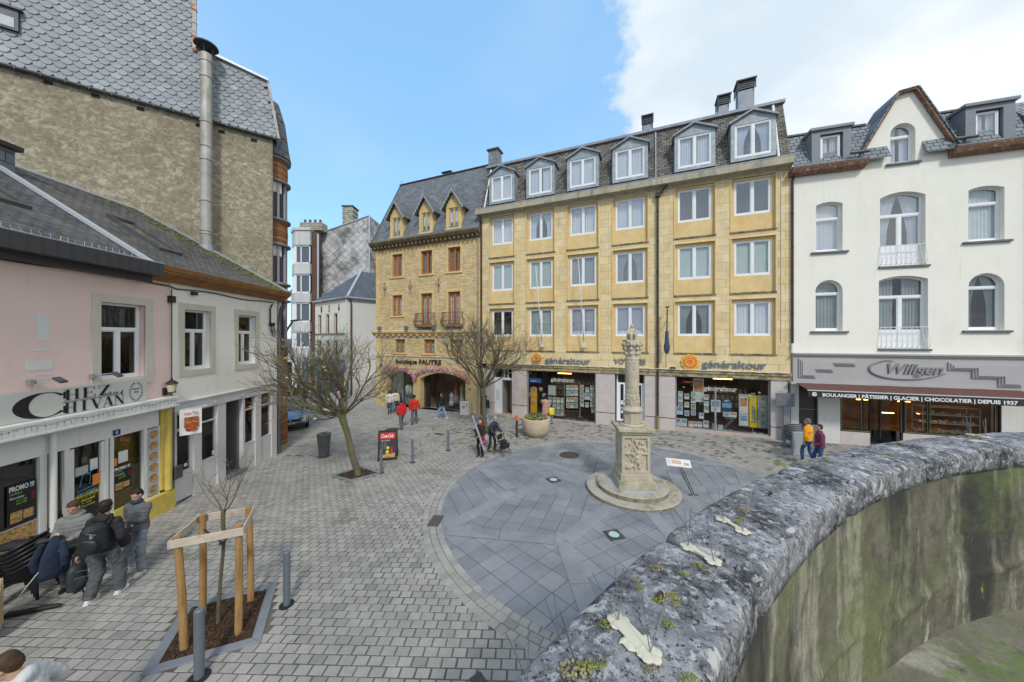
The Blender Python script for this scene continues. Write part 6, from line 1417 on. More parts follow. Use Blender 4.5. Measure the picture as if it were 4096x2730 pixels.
# travel agency window displays
pics=[M('photo_print_%d'%i,c,.5,0,9,0,10,col2=c2)for i,(c,c2)in enumerate([((.04,.15,.35),(.45,.55,.6)),((.08,.2,.08),(.55,.5,.35)),((.45,.2,.06),(.6,.5,.4)),((.05,.3,.35),(.6,.62,.5)),((.1,.1,.12),(.5,.5,.5)),((.5,.12,.04),(.65,.45,.2))])]
def posters(par,F,sc,off,dep,rects,seed=1,lift=.0):
 r=random.Random(seed)
 for(x0,y0,x1,y1)in rects:
  a=F.P(off[0]+x0*sc,off[1]+y0*sc,dep);b=F.P(off[0]+x1*sc,off[1]+y1*sc,dep)
  w,h=b[0]-a[0],a[1]-b[1];m=MB();m.box(a[0],b[0],dep,dep+.008,b[1],a[1]);m.k=1
  m.box(a[0]+w*.08,b[0]-w*.08,dep-.002,dep,b[1]+h*r.choice([.42,.5,.12]),a[1]-h*.07);m.k=2
  for k in range(3):m.box(a[0]+w*.12,b[0]-w*r.uniform(.2,.5),dep-.0015,dep,b[1]+h*(.1+k*.08),b[1]+h*(.125+k*.08))
  m.build('poster',[pwhite,r.choice(pics),pgrey],par)
def frbox(par,name,mat,F,sc,off,dep,x0,y0,x1,y1,t=.03):
 a=F.P(off[0]+x0*sc,off[1]+y0*sc,dep);b=F.P(off[0]+x1*sc,off[1]+y1*sc,dep);m=MB();m.box(a[0],b[0],dep,dep+t,b[1],a[1]);return m.build(name,mat,par)
O1,S1,O2,S2=(1850,1450),.2762,(2600,1480),.255
def ft(name,lab,cat,group=None):return frthing(name,lab,cat,FE,group)
d1=ft('poster_display','grey steel display frame of travel posters in the left agency window','poster display')
for q in[(1466,282,1478,775),(1695,292,1708,800),(1478,292,1695,302),(1478,700,1695,715)]:frbox(d1,'frame',steel,FE,S1,O1,.45,*q)
frbox(d1,'foot',steel,FE,S1,O1,.4,1445,768,1500,776,.2);frbox(d1,'foot',steel,FE,S1,O1,.4,1670,790,1735,798,.2)
posters(d1,FE,S1,O1,.42,[(x,y,x+50,y+76)for x in(1502,1560,1618)for y in(330,412,505,590)],3)
d2=ft('poster_display','hanging columns of travel posters at the right end of the left agency window','poster display')
posters(d2,FE,S1,O1,.35,[(1708,y,1758,y+74)for y in(330,412,488,570)]+[(1780,362,1832,435),(1768,440,1842,545),(1776,580,1828,655),(1852,338,1908,410),(1852,418,1908,490),(1850,498,1880,565),(1850,575,1900,648),(1868,492,1918,560),(1868,655,1930,735),(1880,565,1930,640)],5)
d3=ft('brochure_rack','tiered rack of travel brochures left of the steel poster frame','brochure rack')
posters(d3,FE,S1,O1,.5,[(x,y+dy,x+46,y+78+dy)for i,x in enumerate((1245,1305,1362,1420))for dy in(i*5,)for y in(500,592,684)],8)
for y in(585,677,770):frbox(d3,'shelf',steel,FE,S1,O1,.48,1238,y,1470,y+8)
d4=ft('blank_board','pale green blank board on two posts above the brochure rack','board');frbox(d4,'board',P('pale_green',(.5,.56,.46)),FE,S1,O1,.55,1243,335,1348,480);frbox(d4,'frame',steel,FE,S1,O1,.585,1238,330,1353,485);frbox(d4,'post',steel,FE,S1,O1,.6,1236,485,1244,780);frbox(d4,'post',steel,FE,S1,O1,.6,1346,485,1354,780)
d5=ft('banner_totem','tall orange yellow holiday club totem with round pictures behind the window','totem');frbox(d5,'panel',P('totem_yellow',(.75,.38,.02)),FE,S1,O1,.4,985,362,1078,738)
for i,(x,y)in enumerate([(1035,380),(1135,388),(983,466),(1183,476),(1030,562)]):
 p=FE.P(O1[0]+x*S1,O1[1]+y*S1,.36);m=MB();m.tube([(p[0],.36-i*.003,p[1]),(p[0],.37-i*.003,p[1])],.125,20);m.build('round_picture',pwhite,d5);m=MB();m.tube([(p[0],.355-i*.003,p[1]),(p[0],.36-i*.003,p[1])],.11,20);m.build('round_picture',pics[(i*2)%6],d5)
cp_=lambda O,S_,x,y,dep:FE.P(O[0]+x*S_,O[1]+y*S_,dep)
text_mesh('ClubMed !',.09,.003,pwhite,'lettering',d5,(cp_(O1,S1,1035,470,.34)[0],.34,cp_(O1,S1,1035,470,.34)[1]),width=.3)
d6=ft('shop_sign','blue ClubMed sign hanging in the left agency window','sign');frbox(d6,'panel',P('club_blue',(.02,.12,.42)),FE,S1,O1,.2,970,230,1143,300)
a=cp_(O1,S1,985,278,.19);text_mesh('ClubMed',.14,.003,pwhite,'lettering',d6,(a[0],.195,a[1]),width=.4,bold=.004)
neonm=emitM('neon_white',(.9,.92,.85),1.1)
for O,S_,x0,y0,x1,y1,lab in[(O1,S1,1282,272,1615,235,'white neon agency name in the left shop window'),(O2,S2,848,318,1362,262,'white neon agency name in the right shop window')]:
 a=cp_(O,S_,x0,y0,.3);b=cp_(O,S_,x1,y1,.3);nn_=ft('neon_sign',lab,'neon sign')
 cu=bpy.data.curves.new('neon','FONT');cu.body='généraltour';cu.size=.33;cu.fill_mode='NONE';cu.bevel_depth=.0025;cu.resolution_u=4
 t=bpy.data.objects.new('neon',cu);COL.objects.link(t);dg=bpy.context.evaluated_depsgraph_get();dg.update();me=bpy.data.meshes.new_from_object(t.evaluated_get(dg));bpy.data.objects.remove(t)
 me.materials.clear();me.materials.append(neonm);w_=max(v.co.x for v in me.vertices);o=bpy.data.objects.new('tube',me);COL.objects.link(o);o.parent=nn_;o.location=(a[0],.3,a[1]);o.rotation_euler=(PI/2,0,0);o.scale=((b[0]-a[0])/w_,1,1)
 m=MB();m.tube([(a[0],.31,a[1]-.02),(b[0],.31,a[1]-.02)],.006,4);m.tube([(a[0],.31,a[1]+.17),(b[0],.31,a[1]+.17)],.006,4);m.build('rail',steel,nn_)
e1_=ft('poster_display','hanging columns of travel posters at the left end of the right agency window','poster display')
posters(e1_,FE,S2,O2,.35,[(440,y,515,y+86)for y in(335,427,522)]+[(541,y,614,y+92)for y in(372,502,636)]+[(643,y,718,y+88)for y in(342,438,534,630)],12)
e2_=ft('poster_display','column of three posters beside the tall beach poster','poster display');posters(e2_,FE,S2,O2,.34,[(847,y,920,y+88)for y in(387,490,588)],14)
e3_=ft('tall_poster','tall beach holiday poster in the right agency window','poster');posters(e3_,FE,S2,O2,.5,[(677,132,843,510)],2)
e4_=ft('shop_sign','small red sign in the upper left of the right agency window','sign');frbox(e4_,'panel',pred,FE,S2,O2,.3,512,170,673,210);a=cp_(O2,S2,545,200,.29);text_mesh('Disneyland',.08,.003,pwhite,'lettering',e4_,(a[0],.295,a[1]),width=.34)
e5_=ft('floor_posters','row of small brochures standing along the foot of the right agency window','brochures')
posters(e5_,FE,S2,O2,.3,[(412,575,515,705),(395,755,485,880),(487,762,580,890),(605,805,676,900),(681,810,745,895),(749,812,820,905),(835,795,920,910),(977,842,1050,960),(1068,862,1146,965),(768,672,845,770)],4)
e6_=ft('framed_poster','dark framed black and white poster right of the window post','poster');frbox(e6_,'frame',P('dark_frame',(.05,.03,.02)),FE,S2,O2,.5,945,440,1128,680);posters(e6_,FE,S2,O2,.48,[(958,470,1105,668)],31)
e7_=ft('cruise_banner','navy and sky blue MSC cruise banner in the right agency window','banner');frbox(e7_,'sheet',P('cruise_navy',(.02,.05,.14)),FE,S2,O2,.55,1130,455,1280,690);frbox(e7_,'sky_panel',P('cruise_sky',(.2,.38,.62)),FE,S2,O2,.54,1132,518,1278,600);a=cp_(O2,S2,1160,500,.53);text_mesh('MSC',.14,.003,pwhite,'lettering',e7_,(a[0]+.03,.535,a[1]),width=.22,bold=.004);posters(e7_,FE,S2,O2,.53,[(1145,660,1240,740),(1242,660,1358,750)],6)
e8_=ft('banner_totem','bright yellow LuxairTours totem with blue vertical lettering between two panels','totem');frbox(e8_,'panel',P('lux_yellow',(.85,.55,.0)),FE,S2,O2,.5,1560,405,1680,910,.08)
a=cp_(O2,S2,1640,830,.49);t_=text_mesh('Luxair',.27,.003,P('lux_blue',(.02,.25,.55)),'lettering',e8_,(a[0]+.02,.49,a[1]),(PI/2,-PI/2,0),width=.88,bold=.006);text_mesh('TOURS',.24,.003,P('lux_pale',(.7,.75,.6)),'lettering',e8_,(a[0]+.02,.49,a[1]+.93),(PI/2,-PI/2,0),width=.62)
m=MB();p=cp_(O2,S2,1612,985,.54);m.tube([(p[0],.54,p[1]),(p[0],.54,p[1]+.4)],.02,8);m.lathe([(.3,0),(.3,.02),(.02,.03)],(p[0],.54,p[1]),20);m.build('foot',steel,e8_)
e9_=ft('tall_poster','tall pale poster of a traveller left of the yellow totem','poster');frbox(e9_,'sheet',pgrey,FE,S2,O2,.46,1393,378,1546,892);posters(e9_,FE,S2,O2,.44,[(1402,420,1534,690),(1402,700,1534,880)],22)
e10=ft('photo_panel','light grey panel with four small landscape pictures right of the yellow totem','poster');frbox(e10,'panel',P('panel_greygreen',(.42,.48,.48)),FE,S2,O2,.46,1688,398,1850,925);posters(e10,FE,S2,O2,.44,[(1728,y,1808,y+94)for y in(436,556,674,790)],9)
for i,(x,y,r_)in enumerate([(528,272,.06),(660,240,.03),(1567,405,.11),(1718,360,.07)]):
 p=cp_(O2,S2,x,y,.25);m=MB();m.prism([(r_*(1 if k%2==0 else .42)*math.sin(k*PI/5),r_*(1 if k%2==0 else .42)*math.cos(k*PI/5))for k in range(10)],0,.01)
 t=m.build('star_ornament',P('star_yellow',(.75,.7,.15)),None,fixn=True,loc=FE.w(p[0],.25,p[1]));t.rotation_euler=(0,0,FE.rot);tag(t,['pale yellow star hanging left over the poster columns','tiny yellow star beside the tall beach poster','large yellow star at the top of the yellow totem','yellow star hanging above the photo panel'][i],'star')
tb_=ft('bistro_table','grey folding bistro table behind the cruise leaflets','table');m=MB();p=cp_(O2,S2,1250,755,.8);m.lathe([(.3,0),(.3,.03)],(p[0],.8,p[1]),18,cap=True);m.build('top',steel,tb_);m=MB()
for s in(-1,1):m.tube([(p[0]-.22*s,.7,p[1]),(p[0]+.25*s,.75,.38)],.014,5);m.tube([(p[0]-.22*s,.95,p[1]),(p[0]+.25*s,.95,.38)],.014,5)
m.build('leg_frame',steel,tb_)
cs_=ft('brochures','loose leaflets lying flat on the shop window sill','leaflets');m=MB()
for x in(13.9,14.15,14.42,14.68,15.7,16.0):m.cut().box(x,x+.2,.18,.38,.405,.41)
m.build('leaflet',pics[0],cs_)
cs_=ft('brochures','four blue leaflets lying flat at the foot of the left window','leaflets');m=MB()
for x in(5.95,6.35,7.1,7.5):m.cut().box(x,x+.22,.2,.42,.155,.16)
m.build('leaflet',pics[0],cs_)
for k,(y,a_,b_)in enumerate([(2.6,4.6,7.6),(2.6,13.6,16.2)]):
 sh=ft('wall_shelves',['back wall shelves of brochures in the left agency','back wall shelves of brochures in the right agency'][k],'shelf');m=MB()
 for z in(1.2,1.6,2.0,2.4):m.box(a_,b_,y,y+.25,z,z+.03)
 m.build('shelf',P('shelf_wood',(.2,.12,.07)),sh);r2=random.Random(k)
 m=[MB(),MB(),MB()]
 for z in(1.24,1.64,2.04):
  x=a_
  while x<b_-.2:w_=r2.uniform(.12,.26);r2.choice(m).box(x,x+w_*.85,y-.02,y,z,z+.28);x+=w_+.04
 for q,c in zip(m,(pics[1],pics[4],P('dim_paper',(.3,.3,.29)))):q.build('brochure',c,sh)['kind']='stuff'
# things fixed to the yellow building
for x,z0,z1 in[(4.45,4.8,9.75),(7.1,4.8,9.9)]:
 fp=ft('flagpole','empty white flagpole on the yellow facade, %s of the two'%('left' if x<6 else 'right'),'flagpole','flagpoles on the yellow facade')
 m=MB();m.tube([(x+.1,-.25,z0),(x-.15,-.75,z1)],[.035,.022],8);m.ell((x-.15,-.75,z1+.03),(.05,.05,.04),8,6);m.build('pole',P('pole_white',(.62,.63,.64),.4),fp,smooth=True)
 m=MB();m.box(x+.04,x+.2,-.32,-.16,z0-.1,z0+.22);m.box(x+.08,x+.16,-.2,.1,z0-.05,z0+.05);m.tube([(x-.55,-.02,6.25),(x,-.42,6.35),(x+.55,-.02,6.25)],.012,5);m.build('bracket',P('pole_white',(.62,.63,.64)),fp)
sl2=ft('street_lamp','slim dark street lamp arm hanging on the yellow facade beside the downpipe','lamp');m=MB();m.tube([(11.72,-.5,6.9),(11.7,-.5,5.6)],.03,8);m.ell((11.72,-.5,6.95),(.12,.12,.04),12,6);m.build('stem',black,sl2);m=MB();m.lathe([(.09,0),(.1,-.5),(.16,-.85),(.12,-1.15),(.01,-1.25)],(11.7,-.5,5.65),14);m.v=[(x,-.5+(y+.5)*.4,z)for x,y,z in m.v];m.build('lamp_head',P('lamp_navy',(.05,.07,.10),.35),sl2,smooth=True);m=MB();m.tube([(11.68,-.02,4.4),(11.68,-.02,3.6)],.012,4);m.tube([(11.7,-.5,6.2),(11.7,0,6.2)],.02,5);m.build('bracket',black,sl2)
m=MB();m.box(-.14,.14,-.1,0,-.02,.07);t=m.build('floodlight',black,None,loc=FE.w(12.0,-.2,3.62));t.rotation_euler=(0,0,FE.rot);tag(t,'small black floodlight on the stone course by the downpipe','floodlight')
m=MB();m.hexa([(0,0,0),(.12,0,0),(.12,.03,0),(0,.03,0)],[(0,0,.75),(.3,0,.6),(.3,.03,.6),(0,.03,.75)]);t=m.build('projecting_sign',P('sign_yellow',(.8,.5,.02)),None,loc=FE.w(1.0,-.12,3.65),fixn=True);t.rotation_euler=(0,0,FE.rot);tag(t,'small yellow projecting sign at the left end of the yellow building','sign')
m=MB();m.box(0,.12,-.01,0,0,.2);t=m.build('sticker',P('sticker_yellow',(.75,.5,.02)),None,loc=FE.w(3.2,-.035,1.35));t.rotation_euler=(0,0,FE.rot);tag(t,'small yellow sticker on the granite pillar left of the agency window','sticker')
st_=frthing('memorial_plaque','grey metal plaque on a broad post at the right end of the yellow building','plaque',FE)
a=FE.P(3102,1572,-.35);b=FE.P(3178,1628,-.35);m=MB();m.box(a[0],b[0],-.38,-.34,b[1],a[1]);bevel(m.build('plate',P('plaque_grey',(.20,.20,.215),.5,.3),st_),.01,1)
m=MB();m.box(a[0]+.33,a[0]+.58,-.34,-.22,-.4,b[1]+.1);m.build('post',P('post_grey',(.25,.26,.29),.5,.2),st_)
m=MB();r2=random.Random(2)
for k in range(7):z=b[1]+.1+k*.095;w_=r2.uniform(.15,.36);m.box((a[0]+b[0])/2-w_,(a[0]+b[0])/2+w_,-.384,-.38,z,z+.018)
for x in(a[0]+.06,b[0]-.06):
 for z in(a[1]-.06,b[1]+.06):m.tube([(x,-.38,z),(x,-.39,z)],.02,8)
m.build('engraved_lines',P('engrave',(.11,.11,.12),.6),st_)
cbx=thing('utility_cabinet','white utility cabinet with stickers at the right corner of the boutique','cabinet',FF.w(8.55,-.35,.0)+Vector((0,0,-.02)),FF.rot)
cbz=zg(*FF.w(8.55,-.35).xy)-(FF.base-.02)if True else 0
m=MB();m.box(-.3,.34,-.3,.1,.0,.98);m.box(-.33,.37,-.33,.13,.98,1.03);bevel(m.build('body',P('cabinet_white',(.60,.61,.60),.5,var=.1),cbx),.01,1)
m=MB();m.box(-.1,.1,-.305,-.3,.6,.8);m.box(.2,.28,-.305,-.3,.72,.9);m.build('sticker',P('cab_sticker',(.35,.2,.16),.6,var=.8,scale=20),cbx)
gl_=thing('flower_garland','pink, white and orange paper flower garland over the two boutique arches','garland',(FF.o.x,FF.o.y,FF.base),FF.rot)
r2=random.Random(11);cl_=[MB()for _ in range(5)]
path=[(x,z)for x,z in[(.65,2.72),(1.1,2.88),(1.8,3.1),(2.5,3.12),(3.1,2.98),(3.6,2.72),(3.95,2.4),(4.0,2.2)]];path2=[(3.9,2.6),(4.35,2.85),(5.0,3.05),(6.0,3.15),(7.0,3.08),(7.8,2.8),(8.4,2.55),(8.7,2.4)]
for pth,n_ in((path,900),(path2,1000)):
 for k in range(n_):
  i=r2.randrange(len(pth)-1);t_=r2.random();x=pth[i][0]+(pth[i+1][0]-pth[i][0])*t_;z=pth[i][1]+(pth[i+1][1]-pth[i][1])*t_
  x+=r2.gauss(0,.06);z+=r2.gauss(0,.075)+(abs(r2.gauss(0,.14))if r2.random()<.12 else 0);y=-.12+r2.uniform(-.1,.08);s_=r2.uniform(.025,.05)
  q=cl_[r2.choices(range(5),[5,5,2,2,1])[0]];n3=Vector((r2.gauss(0,1),-abs(r2.gauss(0,1))-.3,r2.gauss(0,1))).normalized();u_=n3.orthogonal().normalized();v_=n3.cross(u_);c=Vector((x,y,z))
  for j in range(4):a_=j*PI/2+r2.random();d_=u_*math.cos(a_)+v_*math.sin(a_);e_=n3.cross(d_);q.poly([c,c+d_*s_*.6+e_*s_*.45+n3*.01,c+d_*s_*1.1+n3*.02,c+d_*s_*.6-e_*s_*.45+n3*.01])
for q,(nm,c)in zip(cl_,[('pink',(.6,.06,.22)),('white',(.72,.7,.75)),('orange',(.75,.35,.05)),('lilac',(.5,.3,.55)),('green',(.1,.2,.05))]):
 q.build('flowers',P('petal_'+nm,c,.8),gl_)['kind']='stuff'
sn=MB();sn.box(0,.32,-.02,0,0,.22);t=sn.build('street_sign',P('enamel_blue',(.02,.05,.2),.3),None,loc=FF.w(.38,-.02,3.12));t.rotation_euler=(0,0,FF.rot);tag(t,'small blue street name plate at the left corner of the boutique','sign');text_mesh('RUE DU\nMARCHÉ',.07,.002,pwhite,'lettering',t,(.03,-.024,.13),width=.26)
sn=MB();sn.box(0,.14,-.02,0,0,.14);t=sn.build('house_number',P('enamel_blue',(.02,.05,.2),.3),None,loc=FF.w(8.6,-.02,1.75));t.rotation_euler=(0,0,FF.rot);tag(t,'tiny blue house number plate on the right boutique pillar','number plate');text_mesh('44',.1,.002,pwhite,'lettering',t,(.02,-.024,.03),width=.1)
for x,z,lab in[(5.9,.1,'dark doormat at the boutique entrance')]:m=MB();m.box(-.5,.5,-.25,.25,0,.015);t=m.build('doormat',black,None,loc=FF.w(x+.3,.3,z));t.rotation_euler=(0,0,FF.rot);tag(t,lab,'doormat')
# monument
stoneM=M('carved_limestone',(.47,.41,.31),.9,.16,3.5,.5,22,stain=[((.58,.52,.42),(3,3,3),.5,.7,.5),((.17,.15,.10),(3.2,3.2,1.6),.56,.74,.6)])
stoneG=M('mossy_limestone',(.46,.42,.31),.9,.16,3.5,.4,22,stain=[((.16,.18,.06),(3,3,1.5),.46,.68,.75),((.09,.085,.06),(2,2,2),.6,.8,.6)])
granM=M('pink_grey_granite',(.42,.38,.325),.85,.2,30,.3,60,stain=[((.20,.20,.11),(2.5,2.5,2.5),.48,.68,.7),((.12,.115,.08),(5,5,5),.58,.7,.6)])
granS=M('mossy_granite_riser',(.25,.235,.17),.9,.3,9,.4,40,stain=[((.12,.13,.05),(4,4,3),.45,.62,.8)])
mon=thing('stone_monument','carved limestone column with seated figure on a relief pedestal and two round granite steps','monument',(MC.x,MC.y,0.0),R(-4))
zb=zg(MC.x,MC.y)
def ringstep(r0,r1,z0,z1,n,off,name):
 for i in range(n):
  a0=2*PI*i/n+off+.004;a1=2*PI*(i+1)/n+off-.004;m=MB();k=10
  pr=[(r0,z0),(r1,z0),(r1,z1-.02),(r1-.02,z1),(r0,z1)];vs=[]
  for j in range(k+1):a=a0+(a1-a0)*j/k;vs+=[(r*math.cos(a),r*math.sin(a),z)for r,z in pr]
  fs=[tuple(range(5)),tuple(reversed(range(k*5,k*5+5)))]
  for j in range(k):
   for q in range(5):fs.append((j*5+q,(j+1)*5+q,(j+1)*5+(q+1)%5,j*5+(q+1)%5))
  m.add(vs,fs);m.m=[1 if i>1 and(i-2)%5==1 else 0 for i in range(len(fs))];m.build(name,[granM,granS],mon,fixn=True)
ringstep(1.0,1.46,zb-.1,zb+.125,7,.3,'lower_step');ringstep(.80,1.11,zb-.05,zb+.265,6,.9,'upper_step')
m=MB();m.lathe([(.80,zb+.255),(.01,zb+.256)],n=28);m.build('inner_paving',P('light_slab',(.40,.41,.43),.7),mon)
y0=zb+.255
m=MB();m.box(-.56,.56,-.56,.56,y0,y0+.24);bevel(m.build('plinth',stoneG,mon),.015,2)
m=MB();m.box(-.50,.50,-.50,.50,y0+.24,y0+.27);m.box(-.48,.48,-.48,.48,y0+.27,y0+.46);bevel(m.build('plinth',stoneM,mon),.012,2)
z0_,z1_=y0+.46,1.98
m=MB();m.box(-.37,.37,-.37,.37,z0_,z1_)
for sx in(-1,1):
 for ax in(0,1):
  for q in(-1,1):
   if ax==0:m.box(q*.395-.045,q*.395+.045,min(sx*.36,sx*.43),max(sx*.36,sx*.43),z0_+.06,z1_-.1)
   else:m.box(min(sx*.36,sx*.43),max(sx*.36,sx*.43),q*.345-.045,q*.345+.045,z0_+.06,z1_-.1)
m.box(-.43,.43,-.43,.43,z0_,z0_+.09);m.box(-.43,.43,-.43,.43,z1_-.14,z1_)
m.box(-.41,.41,-.42,-.36,(z0_+z1_)/2-.03,(z0_+z1_)/2+.03)
rnd=random.Random(6)
def relief_fig(mb,cx,fy,zb_,sc,face,pose=0):
 """low relief figure: a body of blobs half sunk into the block face"""
 def E_(x,z,rx,rz,d=.07):
  if face=='f':mb.ell((cx+x*sc,fy,zb_+z*sc),(rx*sc,d,rz*sc),10,8)
  else:mb.ell((fy,cx+x*sc,zb_+z*sc),(d,rx*sc,rz*sc),10,8)
 def T_(pts,r):
  P_=[((cx+x*sc,fy-.02,zb_+z*sc)if face=='f' else(fy+.02,cx+x*sc,zb_+z*sc))for x,z in pts];mb.tube(P_,[r*sc]*len(P_),7)
 E_(0,1.0,.1,.12,.10);E_(0,.72,.17,.2,.09);E_(0,.5,.14,.14,.09)
 T_([(-.15,.85),(-.32,.75),(-.34,1.0)]if pose==0 else[(-.15,.85),(-.25,.65),(-.1,.55)],.05);T_([(.15,.85),(.3,.68),(.26,.5)],.05)
 T_([(-.08,.45),(-.14,.22),(-.1,.0)],.065);T_([(.08,.45),(.15,.25),(.2,.0)],.065)
 if pose==0:T_([(-.34,1.05),(-.1,1.28),(.12,1.2)],.03)
relief_fig(m,.02,-.38,1.42,.42,'f');relief_fig(m,.05,-.38,z0_+.1,.55,'f',1);relief_fig(m,.0,.38,z0_+.15,.95,'s');relief_fig(m,.0,-.38,z0_+.15,.95,'s',1)
for k in range(34):m.ell((rnd.uniform(-.38,.38),-.40,rnd.uniform(z0_+.08,z1_-.12)),(rnd.uniform(.02,.06),rnd.uniform(.02,.04),rnd.uniform(.03,.08)),7,5)
m.ell((-.22,-.39,z0_+.2),(.12,.06,.1),10,7)
for k in range(16):m.ell((.415*rnd.choice((-1,1)),rnd.uniform(-.36,.36),rnd.uniform(z0_+.1,z1_-.15)),(.03,rnd.uniform(.03,.08),rnd.uniform(.05,.12)),7,5)
def remesh(o,v,sm=True):
 md=o.modifiers.new('remesh','REMESH');md.mode='VOXEL';md.voxel_size=v;md.use_smooth_shade=sm;return o
remesh(m.build('relief_block',stoneM,mon),.013)
m=MB();m.box(-.5,.5,-.5,.5,1.98,2.06);m.box(-.56,.56,-.56,.56,2.06,2.16);bevel(m.build('cap_slab',stoneG,mon),.012,2)
m=MB();m.lathe([(.36,2.16),(.37,2.2),(.31,2.23)],n=28);m.lathe([(.29,2.2),(.285,2.62)],n=8,a0=.39,a1=.39+2*PI);m.build('drum',stoneM,mon)
m=MB();m.lathe([(.285,2.6),(.33,2.63),(.34,2.69),(.28,2.71),(.26,2.76),(.235,2.8)],n=28);m.build('drum_ring',stoneM,mon,smooth=True)
m=MB();m.lathe([(.001,2.78),(.225,2.78),(.23,3.15),(.215,3.2),(.222,3.24),(.212,3.4),(.222,3.42),(.21,4.28),(.225,4.32),(.21,4.36),(.2,4.42),(.001,4.42)],n=30)
for row in range(8):
 z=3.5+row*.1
 for k in range(11):
  a=2*PI*(k+.5*(row%2))/11;rr_=.207;m.tube([(rr_*math.cos(a+t_),rr_*math.sin(a+t_),z+zo)for t_,zo in[(-.26,.05),(-.15,.0),(0,-.025),(.15,.0),(.26,.05)]],.016,5)
for k in range(60):a=rnd.random()*2*PI;z=rnd.uniform(2.84,3.12);m.ell((.222*math.cos(a),.222*math.sin(a),z),(.03,.03,rnd.uniform(.02,.07)),6,5)
remesh(m.build('column_shaft',stoneM,mon),.011)
m=MB();m.lathe([(.001,4.38),(.19,4.38),(.21,4.5),(.2,4.6),(.25,4.82),(.27,4.88),(.001,4.88)],n=20)
for k in range(8):
 a=k*PI/4+.39
 for z,r_,s_ in((4.5,.23,.05),(4.66,.25,.06),(4.8,.29,.06)):m.ell((r_*math.cos(a),r_*math.sin(a),z),(s_,s_,s_*1.3),8,6)
 m.ell((.25*math.cos(a+.39),.25*math.sin(a+.39),4.78),(.05,.05,.075),8,6)
remesh(m.build('capital',stoneM,mon),.012)
m=MB();m.box(-.24,.24,-.24,.24,4.86,4.94);bevel(m.build('abacus',stoneG,mon),.012,2)
m=MB();m.box(-.14,.14,-.05,.16,4.92,5.12);m.ell((0,.05,5.2),(.11,.09,.16),12,9);m.ell((0,.03,5.39),(.055,.06,.07),10,8);m.tube([(-.07,0,5.12),(-.08,-.16,5.1),(-.07,-.15,4.95)],[.06,.05,.04],8);m.tube([(.07,0,5.12),(.08,-.16,5.1),(.07,-.15,4.95)],[.06,.05,.04],8);m.tube([(-.1,.04,5.28),(-.15,-.03,5.16),(-.08,-.12,5.14)],.035,7);m.tube([(.1,.04,5.28),(.15,-.02,5.18),(.08,-.1,5.18)],.035,7)
remesh(m.build('seated_figure',stoneM,mon),.009)
# square furniture
def bollard(p,h=1.0,r=.052):
 t=thing('bollard','','bollard',p,0,'grey steel bollards on the square');m=MB();m.lathe([(r,0),(r,h-.03),(r*.96,h-.01),(r*.8,h),(.001,h)],n=24);m.build('post',grey_metal,t,smooth=False);m=MB();m.lathe([(r*2.1,0),(r*2.1,.016),(r*1.05,.022)],n=24);m.build('base_ring',black,t);return t
for(x,y,lab,h,r_)in[(797,2712,'grey bollard standing at the near kerb of the staked tree pit',1.0,.062),(1147,2421,'grey bollard right of the staked tree pit',1.0,.058),(1525,1893,'grey bollard directly in front of the cola board',.88,.05),(1650,1851,'grey bollard between the cola board and the walking frame',.96,.05),(1793,1803,'grey bollard nearest the couple with the walking frame',.96,.05)]:
 b=bollard(G(x,y),h,r_);b['label']=lab
bn=thing('litter_bin','dark grey tapered litter bin left of the mossy tree','litter bin',G(1296,1826));m=MB();m.lathe([(.17,.0),(.17,.03),(.2,.05),(.27,.9),(.285,.93),(.285,.98),(.26,1.0),(.11,.985),(.10,.93)],n=28);m.build('body',P('bin_grey',(.085,.09,.095),.4),bn,smooth=False);m=MB();m.lathe([(.105,.945),(.001,.94)],n=16);m.build('opening',black,bn);m=MB();m.lathe([(.3,0),(.3,.02)],n=24,cap=True);m.build('base',P('bin_grey',(.085,.09,.095)),bn)
ab=thing('menu_board','black A-frame menu board with red cola header standing behind a bollard','menu board',G(1552,1835),R(14));m=MB()
def abp(mb,side,x0,x1,z0,z1,d0,d1):
 f=lambda z:side*(-.30+.27*z/1.2)
 ys=[f(z0),f(z1)];mb.hexa([(x0,ys[0]+d0,z0),(x1,ys[0]+d0,z0),(x1,ys[0]+d1,z0),(x0,ys[0]+d1,z0)],[(x0,ys[1]+d0,z1),(x1,ys[1]+d0,z1),(x1,ys[1]+d1,z1),(x0,ys[1]+d1,z1)])
for s in(1,-1):
 m=MB();abp(m,s,-.38,-.33,0,1.2,-.02,.02);abp(m,s,.33,.38,0,1.2,-.02,.02);abp(m,s,-.33,.33,1.14,1.2,-.02,.02);abp(m,s,-.33,.33,.08,.14,-.02,.02);m.build('frame',P('board_frame',(.03,.02,.015),.5),ab,fixn=True)
 m=MB();abp(m,s,-.33,.33,.14,1.14,-.008,.008);m.build('panel',P('chalk_black',(.03,.035,.045),.5),ab,fixn=True)
m=MB();abp(m,1,-.3,.3,.86,1.12,-.016,-.009);m.build('red_header',pred,ab,fixn=True);m=MB();abp(m,1,-.3,.3,.14,.26,-.016,-.009);abp(m,1,-.05,.3,.26,.3,-.016,-.009);m.build('food_picture',food,ab,fixn=True)
m=MB();m.tube([(.17,-.235,.3),(.17,-.2,.42),(.17,-.18,.55)],[.045,.045,.015],8);m.build('bottle_picture',pred,ab);m=MB();m.ell((.02,-.215,.52),(.06,.008,.07),10,6);m.ell((.0,-.235,.36),(.065,.008,.07),10,6);m.build('lemon_picture',pyel,ab)
tl=math.atan(.27/1.2);text_mesh('Coca-Cola',.2,.003,pwhite,'lettering',ab,(-.26,-.118,.93),(PI/2-tl,0,0),shear=.3,width=.5,bold=.006);text_mesh('MENU BURGER',.07,.003,pwhite,'lettering',ab,(-.26,-.145,.78),(PI/2-tl,0,0),width=.36)
